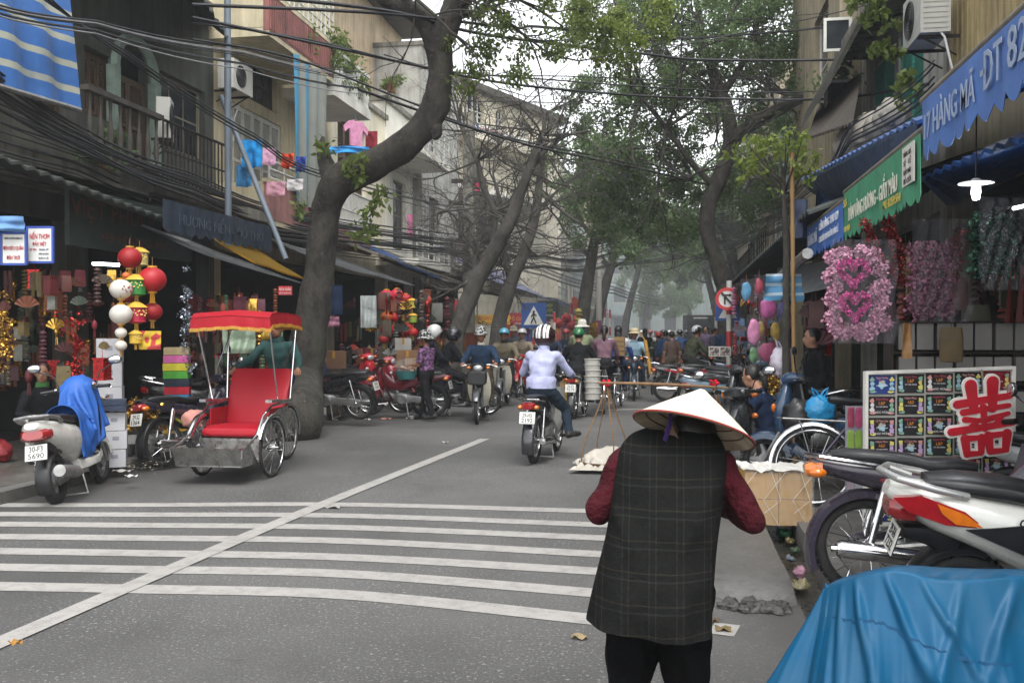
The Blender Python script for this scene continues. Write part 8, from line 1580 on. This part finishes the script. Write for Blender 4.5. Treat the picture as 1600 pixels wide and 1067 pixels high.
# tinsel: countless little foil leaves
def tinsel(name, label, c, r, N, m, seed=0, L=.035):
    t = thing(name, label, 'tinsel', c); C = clumps(c, r, 40, .05, seed); o = leaves('foil', t, C, N, L, .3, m, seed); o['kind'] = 'stuff'; return t
mbx = lambda px, py, d: tuple(W(px, py, d))
tinsel('tinsel_heap', 'heap of gold tinsel on the pavement behind the white bench', mbx(228, 648, 10.8), (.3, .25, .22), 1500, FOIL, 1, .05); tinsel('tinsel_heap', 'gold tinsel heap beside the blue covered scooter', mbx(148, 636, 10.2), (.14, .2, .2), 800, FOIL, 2, .05)
tinsel('tinsel_garland', 'silver blue tinsel garland hanging left of the cyclo canopy', mbx(291, 510, 11.8), (.09, .09, .75), 1500, FOILS, 3, .03); tinsel('tinsel_garland', 'gold tinsel garland hanging at left edge', mbx(8, 520, 9.6), (.1, .1, .5), 700, FOIL, 4, .03); tinsel('tinsel_garland', 'red tinsel garland hanging near the white cartons', mbx(120, 545, 10.4), (.1, .12, .5), 700, FOILR, 5, .035)
tinsel('tinsel_heap', 'red tinsel mass low behind the couple in black', mbx(548, 590, 19.4), (.5, .3, .4), 700, FOILR, 6, .06); tinsel('tinsel_heap', 'gold glitter on the ground past the bamboo stake', mbx(1205, 598, 11.4), (.14, .2, .12), 500, FOIL, 7, .04)
# scattered glitter scraps on the left pavement edge
g = np.random.default_rng(3); t = thing('paper_scraps', 'glittering paper scraps scattered on the left pavement edge', 'litter', G(195, 720, .12)); t['kind'] = 'stuff'; mb = MB(); b0 = t.location
for i in range(120):
    px, py = g.normal(205, 28), g.normal(722, 7); p = G(px, py, .124)-b0; s = .012+.012*g.random(); a = g.random()*3; u = V((math.cos(a), math.sin(a), .2*g.normal())); v = V((-math.sin(a), math.cos(a), .2*g.normal())); mb.add([p+u*s, p+v*s*.6, p-u*s, p-v*s*.6], [(0, 1, 2, 3)])
mb.build('scraps', mat('scrap_paper', (.6, .55, .42), .4, .3, .4, 30, isl=.6), t, 0, kind='stuff')
for i, (px, py, c, s) in enumerate(((190, 737, '#a9a7a2', .1), (205, 745, '#c9c7c0', .07), (603, 655, '#c98a7a', .12), (650, 652, '#b0506a', .1), (640, 654, '#c9c0b8', .08), (575, 656, '#c9c0b8', .07), (905, 997, '#8a7a5a', .05), (24, 1007, '#a8762a', .035), (695, 692, '#9a9890', .06), (520, 793, '#8d8b86', .09), (1130, 985, '#6a5a3a', .05), (1118, 972, '#5c4c3a', .03))):
    z = .124 if px < 210 else .003; mb = MB(); p = G(px, py, z); n = 7
    mb.slab([[V((p.x+s*(u/4-.5)*1.6+.01*math.sin(v*3), p.y+s*(v/4-.5), z+.012+.012*math.sin(u*1.9+v*1.3+i))) for u in range(5)] for v in range(5)], (0, 0, .002)); one('paper_scrap' if i < 6 or i in (8, 9) else 'dry_leaf' if i != 7 else 'fruit_peel', mb, mat('litter_'+c, c, .8, 0, .2, 20), ['grey paper scrap on the left pavement', 'white paper scrap beside the grey one', 'pinkish paper scrap before the parked red bikes', 'magenta paper scrap behind the walking woman', 'pale paper scrap beside the magenta one', 'pale scrap at the massive trunk kerb', 'curled brown leaf left of the vendor trousers', 'orange peel on the centre line at the left', 'pale scrap past the end of the centre line', 'flattened grey scrap on the first stripe', 'brown leaf right of the vendor trousers', 'small brown leaf on the wet concrete'][i], 'litter', smooth=60)
for i, (px, py, c) in enumerate(((1224, 838, '#2f7a52'), (1234, 852, '#5a5236'), (1236, 880, '#5a646c'), (1249, 902, '#9a7080'), (1248, 922, '#968e6c'), (1243, 867, '#3a4c3a'))):
    mb = MB(); p = G(px, py, -.045); k_ = (1, .6, .55, .8, .9, .6)[i]; mb.ell(p+V((0, 0, .03)), (.05*k_, .07*k_, .035*k_), 18, 12)
    for q, v in enumerate(mb.v): v = V(v); mb.v[q] = tuple(v+(v-p).normalized()*(.05*k_*mnoise.noise(v*26)+.03*k_*abs(mnoise.noise(v*60))))
    one('crumpled_litter', mb, mat('gutter_bag_'+c, c, .3, 0, .3, 20, bump=.6, bs=40, bd=.01), ['green crumpled bag in the gutter', 'tan crumpled scrap below the green bag', 'grey blue crumpled scrap in the gutter', 'pink crumpled bag in the gutter by the plum motorbike', 'cream crumpled bag nearest the blue tarpaulin', 'dark green scrap in the gutter'][i], 'litter', smooth=70)
# cartons, stacks, basin, bench
CW = mat('white_carton', '#b9b9bd', .6, 0, .06, 5, dirt=.15)
def stack(name, labels, px, pyb, d, n, sz, z0, m, cat, rz=0, group=None):
    p = DP(px, d, z0)
    for i in range(n):
        mm = m[i % len(m)] if isinstance(m, list) else m; mb = MB(); mb.box((0, 0, sz[2]/2), (sz[0], sz[1], sz[2]-.006)); o = thing(name, labels[i] if isinstance(labels, list) else labels, cat, (p.x+random.uniform(-.01, .01), p.y, z0+sz[2]*i), rz+random.uniform(-.04, .04), group); mb.build('box' if cat == 'box' else 'fold', mm, o, 0)
        if cat == 'box': mb = MB(); mb.box((0, 0, sz[2]+.0005-.003), (.04, sz[1]+.004, .004)); mb.box((0, -sz[1]/2-.001, sz[2]*.6), (sz[0]*.3, .003, sz[2]*.2)); mb.build('tape', mat('carton_print', '#8a8a94', .6), o, 0)
ORD = ['lowest', 'second', 'third', 'fourth', 'fifth', 'sixth', 'seventh', 'eighth', 'ninth', 'tenth', 'eleventh', 'twelfth']
stack('carton', [ORD[i]+' white carton of the tall stack behind the lanterns' for i in range(5)], 172, 0, 10.9, 5, (.27, .3, .28), .12, CW, 'box', .5, 'white cartons behind the lanterns'); stack('carton', [ORD[i]+' white carton of the stack in front of the gold tinsel' for i in range(3)], 180, 0, 10.2, 3, (.22, .24, .2), .12, CW, 'box', .5, 'white cartons before the tinsel')
stack('woven_tray', ['lower dark blue woven tray on the white cartons', 'upper dark blue woven tray on the white cartons'], 178, 0, 10.15, 2, (.26, .26, .06), .74, mat('dark_blue_wicker', '#2a3448', .7, 0, .4, 30, bump=.6, bs=60), 'tray', .5)
FC = [cloth_m(c) for c in ('#2f4a8a', '#a8862a', '#8a8a2a', '#2a3a6a', '#7a2a3a', '#3a7aa0', '#9a2a34', '#2a2f3a', '#4a8a3a', '#b0a83a', '#b05a8a', '#9a8a6a')]
stack('folded_cloth', [ORD[i]+' folded cloth of the bright stack left of the cyclo' for i in range(12)], 277, 0, 11.9, 12, (.3, .3, .1), .2, FC, 'cloth', .4, 'folded cloths in the bright stack')
mb = MB(); mb.lathe([(.001, 0), (.17, 0), (.2, .09), (.2, .1), (.185, .09), (.16, .02), (.001, .02)], 24); one('basin', mb, mat('green_plastic', '#4a9a4a', .4), 'bright green basin with pink cloth on the pavement', 'basin', loc=G(173, 692, .12)); mb = MB(); mb.ell((0, 0, 0), (.15, .14, .05), 16, 8); one('cloth', mb, cloth_m('#b05a78'), 'pink cloth lying in the bright green basin', 'cloth', loc=G(173, 692, .12)+V((0, 0, .1)))
p = G(226, 712, .12); t = thing('bench', 'low white bench with dark legs before the gold tinsel', 'bench', p, .35); mb = MB(); mb.box((0, 0, .2), (.42, .2, .09)); mb.build('seat', mat('white_foam_box', '#b8b8b4', .7, dirt=.2), t, 0)
for sx in (-.14, .14):
    for sy in (-.06, .06): mb = MB(); mb.box((sx, sy, .078), (.03, .03, .154)); mb.build('leg', BLACKP, t, 0)
bag('bundle', 'red and gold cloth bundle at the left edge of the pavement', G(-4, 722, .12), .17, mat('red_brocade', '#7a1a20', .6, 0, .5, 40), False, .75)
mb = MB(); mb.tube([W(145, 412, 11.2), W(186, 414, 11.2)], .02, 10); t = one('fluorescent_lamp', mb, mat('lit_tube', (.9, .95, 1), .4, emit=((.85, .93, 1), 5)), 'lit fluorescent tube under the dark green shop board', 'lamp')
g = random.Random(4)
for i, (px, py, d, w_, h_, c, lb) in enumerate(((634, 560, 19, .45, .32, '#7a5a3e', 'brown carton under the second lantern cluster'), (650, 572, 18.6, .5, .3, '#8a6a4a', 'tan carton behind the teal basin'), (627, 540, 19.6, .35, .3, '#a8a6a0', 'white carton behind the brown one'), (520, 562, 16.8, .45, .3, '#6a4a32', 'open brown carton beside the striped post'), (580, 560, 19.2, .3, .4, '#6a1c24', 'maroon carton left of the lantern cluster'), (668, 532, 22, .5, .45, '#6a2028', 'maroon chest beside the couple in black'))):
    p = W(px, py, d); mb = MB(); mb.box((0, 0, 0), (w_, .35, h_)); mb.box((0, 0, h_/2+.004), (w_*.94, .33, .008)); t = thing('carton', lb, 'box', (p.x, p.y, p.z), .4+g.random()*.3); mb.build('box', mat('carton_'+c, c, .75, dirt=.2), t, 0); mb = MB(); mb.box((0, 0, h_/2+.0095), (.05, .34, .003)); mb.box((0, -.1765, h_*.3), (.05, .003, h_*.4)); mb.build('tape', CARD, t, 0); mb = MB(); k = p.z-h_/2-.12
    if k > .1: mb.box((p.x, p.y, .12+k/2), (w_*1.05, .4, k-.004)); one('crate', mb, mat('crate_dark', '#3a3028', .8, dirt=.3), 'dark crate under the '+lb, 'crate', smooth=0)
hang_cloth('plastic_bag', 'silver white plastic sheet bag hanging in the shop right of the trunk', 'bag', 563, 462, 588, 512, 18.5, clear_plastic('milky_sheet', (.55, .6, .58), .6, .25), 2, .03); hang_cloth('plastic_bag', 'pale green plastic bag of wares under the cyclo canopy', 'bag', 347, 508, 398, 552, 13.2, clear_plastic('green_sheet', (.35, .45, .33), .75, .3), 2.2, .04); hang_cloth('plastic_bag', 'yellow plastic wares hanging at the canopy corner', 'bag', 402, 505, 424, 530, 13.3, mat('yellow_plastic', '#9a7a1e', .4), 1.4, .03); hang_cloth('plastic_bag', 'printed toy bag in yellow and red hanging below the lanterns', 'bag', 215, 517, 252, 546, 10.5, m_checker('toy_print', H('#b89a2a'), H('#a03030'), 9), .7, .02)
hang_cloth('cloth', 'dark blue cloth panel hanging beside the striped post', 'cloth', 509, 446, 535, 492, 17.2, cloth_m('#26344e'), 1, .03); hang_cloth('plastic_bag', 'pink plastic bag under the dark blue cloth panel', 'bag', 509, 494, 530, 510, 17.2, cloth_m('#b07a90'), 1, .03)
bag('bundle', 'royal blue bundle on the black motorbike behind the trunk', W(487, 600, 15.9), .26, cloth_m('#24407e'), False, .9)
# ---------------------------------------------------------------- right hand shop
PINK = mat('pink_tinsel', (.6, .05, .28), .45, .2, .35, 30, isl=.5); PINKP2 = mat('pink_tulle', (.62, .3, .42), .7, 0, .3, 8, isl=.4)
def wreath(t, c, s, m, N, seed):
    P = []; 
    for i in range(64): a = 2*math.pi*i/64; P.append((tuple(V(c)+RGT*(s*.062*16*math.sin(a)**3)+Z1*(s*.062*(13*math.cos(a)-5*math.cos(2*a)-2*math.cos(3*a)-math.cos(4*a)))), s*.2))
    leaves('heart', t, P, N, .022, .4, m, seed)
def flowerbag(label, px0, py0, px1, py1, d, m, N, hearts, wrap, seed, blobs):
    c = W((px0+px1)/2, (py0+py1)/2, d); t = thing('flower_bag', label, 'decoration', c); w_, h_ = (px1-px0)*d/FPX, (py1-py0)*d/FPX
    for hx, hy, hs in hearts: wreath(t, W(hx, hy, d-.09), hs, PINK, 3200, seed+int(hy))
    C = []
    for bx, by, s in blobs: C.append((tuple(W(bx, by, d+(.07 if hearts else 0))), s))
    leaves('flowers', t, C, int(N*1.8), .028, .42, m, seed)['kind'] = 'stuff'
    g_ = [[c+RGT*(w_*(i/16-.5)*(1.04+.06*math.sin(j*.9+i*.3)))+Z1*(h_*(.5-j/14)*1.05)-FWD*(.17+.02*math.sin(i*1.7+j)+.02*mnoise.noise((i*.7, j*.7, seed))) for i in range(17)] for j in range(15)]; mb = MB(); mb.slab(g_, (0, .002, 0)); mb.build('plastic_bag', wrap, t, 60, world=True); return t
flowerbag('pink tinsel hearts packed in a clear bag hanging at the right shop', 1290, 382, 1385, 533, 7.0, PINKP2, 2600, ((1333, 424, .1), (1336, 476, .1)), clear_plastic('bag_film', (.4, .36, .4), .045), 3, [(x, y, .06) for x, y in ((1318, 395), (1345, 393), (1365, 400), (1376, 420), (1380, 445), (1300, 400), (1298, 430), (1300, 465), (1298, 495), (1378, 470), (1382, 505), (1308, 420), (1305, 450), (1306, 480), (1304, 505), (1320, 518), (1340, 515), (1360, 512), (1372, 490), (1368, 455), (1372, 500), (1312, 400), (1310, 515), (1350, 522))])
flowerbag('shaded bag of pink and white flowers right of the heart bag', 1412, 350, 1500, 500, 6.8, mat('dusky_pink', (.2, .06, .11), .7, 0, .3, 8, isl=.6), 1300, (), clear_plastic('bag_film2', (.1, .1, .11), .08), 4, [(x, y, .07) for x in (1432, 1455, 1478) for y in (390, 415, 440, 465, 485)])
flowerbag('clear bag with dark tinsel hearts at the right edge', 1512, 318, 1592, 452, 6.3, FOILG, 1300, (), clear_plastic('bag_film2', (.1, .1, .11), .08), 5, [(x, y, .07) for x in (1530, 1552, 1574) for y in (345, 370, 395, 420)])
for i, (pts, lb) in enumerate(((((1352, 345), (1372, 400), (1395, 425), (1412, 440)), 'dark red tinsel garland swagged under the green banner'), (((1385, 338), (1400, 380), (1408, 420)), 'second dark red tinsel garland under the green banner'), (((1500, 362), (1492, 410), (1488, 440)), 'dark red tinsel garland right of the shaded flower bag'))):
    t = thing('tinsel_garland', lb, 'tinsel', W(*pts[0], 7.2)); C = []
    for a, b in zip(pts[:-1], pts[1:]): C += [(tuple(W(lp(a[0], b[0], k/10) if False else a[0]+(b[0]-a[0])*k/10, a[1]+(b[1]-a[1])*k/10, 7.2)), .045) for k in range(10)]
    leaves('foil', t, C, 900, .03, .3, mat('dark_red_foil', (.22, .02, .02), .35, .6, .4, 30, isl=.5), 40+i)['kind'] = 'stuff'
hang_cloth('paper_packet', 'tall gold paper packet hanging under the shaded flower bag', 'paper goods', 1411, 505, 1424, 560, 7.0, mat('gold_paper', '#8a6230', .5, 0, .3, 20), .5, .01)
p = W(1525, 287, 5.6); t = thing('pendant_lamp', 'lit pendant lamp with flat white shade in the right hand shop', 'lamp', p); mb = MB(); mb.lathe([(.02, .03), (.04, .012), (.1, .006), (.098, .0), (.03, .004), (.001, .004)], 28); mb.build('shade', WHT2, t); mb = MB(); mb.lathe([(.001, -.1), (.018, -.095), (.026, -.06), (.024, -.02), (.016, 0), (.001, 0)], 16); mb.build('bulb', mat('lit_bulb', (1, 1, 1), .4, emit=((.95, .96, 1), 14)), t); mb = MB(); mb.tube([(0, 0, .03), (0, 0, .5)], .004, 5); mb.build('flex', BLACKP, t)
l = bpy.data.lights.new('bulb_light', 'POINT'); l.energy = 5; l.color = (.92, .95, 1); l.shadow_soft_size = .03; lo = put('bulb_light', l, t); lo.location = (0, 0, -.13)
mb = MB(); mb.tube([W(1583, 326, 6.4), W(1600, 322, 6.4)], .012, 8); one('fluorescent_lamp', mb, mat('lit_tube', (.9, .95, 1)), 'short lit fluorescent tube at the right picture edge', 'lamp')
PB = mat('grey_paper_box', '#8c8a86', .7, 0, .12, 5, dirt=.2); p = W(1500, 535, 8.0); t = thing('shelf', 'dim shelf unit behind the card display', 'shelf', (p.x, p.y, .12)); mb = MB()
for z in (.9, 1.16, 1.42, 1.68): mb.box((0, 0, z-.12), (1.15, .3, .02))
for s in (-1, 1): mb.box((s*.585, 0, .8), (.02, .3, 1.6))
mb.build('rack', IRON, t, 0)
for r_ in range(3):
    for c in range(7):
        mb = MB(); mb.box((0, 0, 0), (.13, .2, .17+.03*((c*3+r_) % 3))); o = one('paper_box', mb, PB, 'dim white paper box standing on the shelf behind the card display', 'box', loc=(p.x+(c-3)*.155, p.y-.03, .91+.26*r_+.1+.015*((c*3+r_) % 3)), rz=.05*((c*5+r_*2) % 3-1), group='paper boxes on the shelf', smooth=0)
p = W(1341, 640, 7.6); t = thing('toy_rack', 'clear upright rack of coloured plastic packs left of the card display', 'rack', (p.x, p.y, .3)); mb = MB(); mb.box((0, .0, .26), (.2, .01, .86)); mb.build('backing', mat('board_pale', '#9a98a0', .4), t, 0); cc = ['#9a2a4a', '#a03060', '#8a4a9a', '#8ab03a', '#7aa02a', '#3a7ab0', '#3a8ac0', '#c0c0c4', '#b03a3a', '#b0a0a8', '#a8a8b0', '#8a8a94']
for r_ in range(4):
    for c in range(3): mb = MB(); mb.path([(-.02, 0, .026, .05), (-.028, 0, .028, .085), (-.03, 0, .02, .08)], 10, 5, x=(c-1)*.062); o = mb.build('pack', mat('pack_'+cc[r_*3+c], cc[r_*3+c], .3), t); o.location = (0, 0, .6-.19*r_)
mb = MB(); mb.box((0, -.04, .26), (.2, .006, .86)); mb.build('front_film', clear_plastic('bag_film', (.4, .36, .4), .045), t, 0)
for i, (px, py, c, lb) in enumerate(((1338, 692, '#5aa04a', 'green'), (1352, 697, '#a03038', 'red'), (1330, 686, '#4a9a9a', 'teal'), (1346, 680, '#b0607a', 'pink'))): mb = MB(); mb.lathe([(.001, 0), (.04, 0), (.05, .1), (.045, .1), (.036, .01), (.001, .01)], 16); one('plastic_cup', mb, mat('cup_'+c, c, .4), lb+' plastic cup on the ground beside the toy rack', 'cup', loc=G(px, py+8, .12))
for i, (px, py, w_, h_, c, lb) in enumerate(((1178, 520, 20, 42, '#c47aa0', 'pale pink bagged toy at the left of the hanging toys'), (1200, 482, 26, 34, '#b04a8a', 'magenta and blue bagged toy topmost'), (1222, 486, 16, 30, '#5a5a9a', 'violet bagged toy beside the magenta one'), (1187, 515, 17, 26, '#c0a03a', 'left yellow slipper shaped toy'), (1212, 518, 17, 28, '#b89a34', 'right yellow slipper shaped toy'), (1200, 550, 30, 30, '#b8507a', 'rose pink bagged toy lowest'), (1178, 555, 16, 26, '#6a9a6a', 'pale green bagged toy low at the left'), (1235, 500, 14, 26, '#7a2a34', 'maroon bagged toy under the striped tarpaulin'), (1166, 455, 16, 30, '#4a8ab0', 'sky blue bag high beside the traffic sign'), (1186, 448, 14, 30, '#a0304a', 'crimson bag high beside the traffic sign'))):
    p = W(px, py, 12.6+.1*i); r = w_*12.6/FPX/2; hh = h_*12.6/FPX/2; t = thing('bagged_toy', lb, 'toy', p, YAW, 'bagged toys hanging beside the sapling'); mb = MB(); mb.ell((0, 0, 0), (r, r*.5, hh), 18, 12)
    for q, v in enumerate(mb.v): v = V(v); mb.v[q] = tuple(v*(1+.22*mnoise.noise(v*14+V((i, 0, 0)))))
    mb.build('toy', mat('toy_'+c, c, .45, 0, .3, 14), t, 60); mb = MB(); mb.slab([[V(((u/8-.5)*r*2.6, -r*.62+.012*math.sin(u*2+v), hh*1.35-hh*2.7*v/6)) for u in range(9)] for v in range(7)], (0, .002, 0)); mb.build('plastic_bag', clear_plastic('bag_film', (.4, .36, .4), .045), t); mb = MB(); mb.tube([(0, 0, hh), (0, 0, hh*1.9)], .004, 5); mb.build('string', RAT, t)
# ---------------------------------------------------------------- air conditioners, washing, roof plants
def aircon(label, p, w_, h_, dpt, rz):
    t = thing('air_conditioner', label, 'air conditioner', p, rz); m = mat('ac_casing', '#bdbcb4', .5, 0, .06, 4, dirt=.3); mb = MB(); mb.box((0, 0, 0), (w_, dpt, h_)); mb.build('casing', m, t, 0); mb = MB(); mb.torus((-w_*.12, -dpt/2-.005, 0), h_*.36, .012, 26, 6, X1, Z1)
    for k in range(5): mb.torus((-w_*.12, -dpt/2-.005, 0), h_*.06*(k+1), .005, 22, 5, X1, Z1)
    mb.build('fan_grille', BLACKP, t); mb = MB(); mb.tube([(-w_*.12, -dpt/2+.001, 0), (-w_*.12, -dpt/2-.003, 0)], h_*.35, 26); mb.build('fan_well', mat('dark_well', (.03, .03, .03), .7), t)
    mb = MB()
    for k in range(9): mb.box((w_/2+.004, 0, -h_*.4+h_*.1*k), (.008, dpt*.8, h_*.04))
    mb.build('fins', m, t, 0, kind='stuff'); mb = MB()
    for s in (-1, 1): mb.box((s*w_*.35, dpt*.2, -h_/2-.02), (.04, dpt*1.4, .035)); mb.tube([(s*w_*.35, dpt*.8, -h_*.9), (s*w_*.35, -dpt*.3, -h_/2-.03)], .012, 6)
    mb.build('bracket', IRON, t, 0); mb = MB(); mb.tube([(w_*.4, 0, -h_*.3), (w_*.5, .1, -h_*.6), (w_*.45, .2, -h_*1.2), (w_*.5, .25, -h_*2)], .014, 6); mb.build('hose', WHT2, t); return t
aircon('white air conditioner on the ochre wall beside the clerestory window', OX(368, 123, XW+.4), .8, .55, .32, math.pi/2); aircon('white air conditioner hanging from the right shophouse under the tin', OX(1447, 28, XR-.42), .85, .62, .34, -math.pi/2); aircon('slim white air conditioner upright in the dark balcony recess', OX(258, 188, XB-.1), .4, .6, .2, math.pi/2+.4)
WG = 'washing on the left balconies'
for a in ((379, 219, 410, 262, 16.6, '#2a86c4', 'bright blue sheet hung on the ochre balcony', 1.2, .06), (411, 231, 431, 258, 17.0, '#c79ab2', 'pale pink towel beside the bright blue sheet', .8, .03), (441, 240, 460, 263, 17.6, '#b8432a', 'orange bag of washing left of the trunk', 1, .08), (463, 245, 478, 268, 18, '#2a3f8a', 'deep blue cloth beside the orange washing', .8, .05), (417, 284, 446, 306, 17.0, '#b98a98', 'pink cloth over the lower ochre balcony rail', 1, .03), (449, 280, 474, 298, 17.6, '#b4b2b2', 'grey white cloth over the lower balcony rail', 1, .03), (571, 205, 590, 232, 21.5, '#7a2a34', 'maroon garment beside the pink shirt', .8, .04), (500, 229, 576, 240, 18.6, '#3a86c0', 'light blue sheet strung above the branch fork', 1.5, .06), (370, 258, 395, 292, 16.7, '#3f7ba8', 'blue cloth under the bright blue sheet', 1, .04), (636, 335, 645, 370, 28, '#b06a8a', 'pink cloth on the far iron balcony', .6, .04), (730, 285, 750, 300, 38, '#a8304a', 'red and white cloth on the corner house balcony', 1, .05)):
    hang_cloth('washing', a[6], 'washing', *a[:5], cloth_m(a[5]), a[7], a[8], group=WG, seed=a[0]*.01)
p = W(556, 208, 21); t = thing('shirt', 'pink shirt on a hanger under the white balustrade', 'shirt', p, math.pi/2-.6); mb = MB(); mb.prism([(-.16, -.3), (.16, -.3), (.17, .05), (.2, .08), (.31, -.02), (.34, .1), (.2, .25), (.08, .28), (0, .24), (-.08, .28), (-.2, .25), (-.34, .1), (-.31, -.02), (-.2, .08), (-.17, .05)], (0, -.02, 0), X1, Z1, (0, .04, 0)); mb.build('cloth', cloth_m('#c98aa8'), t, 0); mb = MB(); mb.tube([(-.2, 0, .22), (0, 0, .3), (.2, 0, .22)], .008, 6); mb.tube([(0, 0, .3), (0, 0, .42)], .006, 5); mb.build('hanger', STEEL, t)
a, b = yw(455, XB), yw(504, XB); g_ = [[V((XB+.06+.07*math.sin(i*.9+j*.1), a+(b-a)*i/24, 7.05-2.9*j/12)) for i in range(25)] for j in range(13)]; mb = MB(); mb.slab(g_, (.005, 0, 0)); one('striped_curtain', mb, m_stripe('grey_blue_curtain', H('#7d8078'), H('#3a7fa0'), 1, .55, .72, .3), 'grey curtain with blue stripes hanging from the upper ochre balcony', 'curtain', smooth=60)
for i, (px, py, d, s) in enumerate(((1352, 230, 13.2, .2), (1362, 214, 13.4, .2), (1374, 222, 13, .22), (1388, 205, 12.8, .2), (1398, 195, 12.6, .2), (1330, 240, 13.6, .2), (1322, 246, 13.8, .18))):
    bag('white_sack', ['leftmost but two', 'upper left', 'lower middle', 'upper right', 'topmost right', 'second from left', 'leftmost'][i]+' white sack on the balcony under the turquoise shutters', W(px, py, d), s, mat('white_sack', '#b4aea2'), False, .9, 'sack', 'white sacks under the turquoise shutters', i)
def potted(label, p, r, n, m, seed, L=.13):
    t = thing('roof_plant', label, 'plant', p); leaves('foliage', t, clumps((p[0], p[1], p[2]+r*.9), (r, r, r), 16, r*.35, seed), n, L, .22, m, seed); mb = MB(); g = random.Random(seed)
    for k in range(6): mb.tube([p, (p[0]+g.uniform(-r, r)*.7, p[1]+g.uniform(-r, r)*.7, p[2]+r*1.5)], [.025, .008], 5)
    mb.build('stem', BARK, t, world=True); mb = MB(); mb.lathe([(.001, -.02), (.12, -.02), (.17, .28), (.15, .28), (.1, .2), (.001, .2)], 16); mb.build('pot', mat('terracotta', '#7a4a34', .8, dirt=.3), t); return t
for px, py, d, r, n, lb in ((496, 7.27, -.35, .55, 1100, 'tall bushy plant on the roof terrace above the red parapet'), (516, 7.27, -.4, .6, 1100, 'second bushy plant on the terrace before the tan storey'), (548, 7.06, -.3, .45, 600, 'smaller plant at the terrace end'), (470, 7.27, -.3, .4, 600, 'leafy plant behind the white lattice rail'), (612, 8.76, -.9, .35, 300, 'small plant on the far terrace edge'), (168, 3.81, -.4, .35, 500, 'dark potted plant before the brown wooden window')): potted(lb, (XB+d, yw(px, XB+d), py+.02), r, n, LEAFN if px > 200 else LEAF, px)
for px, py, d, r, n, lb, m in ((1372, 10, 11.5, .3, 260, 'broad leaved vine hanging at the top of the right houses', LEAFN), (1385, 60, 11.6, .24, 130, 'broad leaved vine hanging beside the air conditioner', LEAFN), (1418, 135, 10.2, .2, 120, 'weeds growing on the ledge above the HÀNG MÃ banner', LEAFN), (1300, 125, 17, .5, 300, 'dry creeper on the mossy roof edge', LEAF)):
    p = tuple(W(px, py, d)); t = thing('creeper', lb, 'plant', p); leaves('foliage', t, clumps(p, (r, r*.6, r*1.1), 12, r*.35, px), n, .1, .32, m, px)
# ================================================================ street haze
mb = MB(); mb.bb((-60, -6.5, -1.1), (45, 135, 22)); hz = one('haze', mb, None, None, None, smooth=0); hz['kind'] = 'stuff'; hz['label'] = 'thin blue grey haze filling the street'
hm = bpy.data.materials.new('haze'); hm.use_nodes = True; ht = hm.node_tree; ht.nodes.remove(ht.nodes['Principled BSDF']); pv = ht.nodes.new('ShaderNodeVolumePrincipled'); pv.inputs['Color'].default_value = (.86, .9, .93, 1); pv.inputs['Density'].default_value = .0015; pv.inputs['Anisotropy'].default_value = .2; ht.links.new(pv.outputs[0], ht.nodes['Material Output'].inputs['Volume']); hz.data.materials.clear(); hz.data.materials.append(hm)
mb = MB(); mb.bb((-8.05, 30, .2), (3.2, 98, 8.5)); sm = one('smoke', mb, None, None, None, smooth=0); sm['kind'] = 'stuff'; sm['label'] = 'bluish smoke hanging in the far street'; m2 = hm.copy(); m2.name = 'smoke'; m2.node_tree.nodes[[n.name for n in m2.node_tree.nodes if n.type == 'PRINCIPLED_VOLUME'][0]].inputs['Density'].default_value = .0045; sm.data.materials.clear(); sm.data.materials.append(m2)
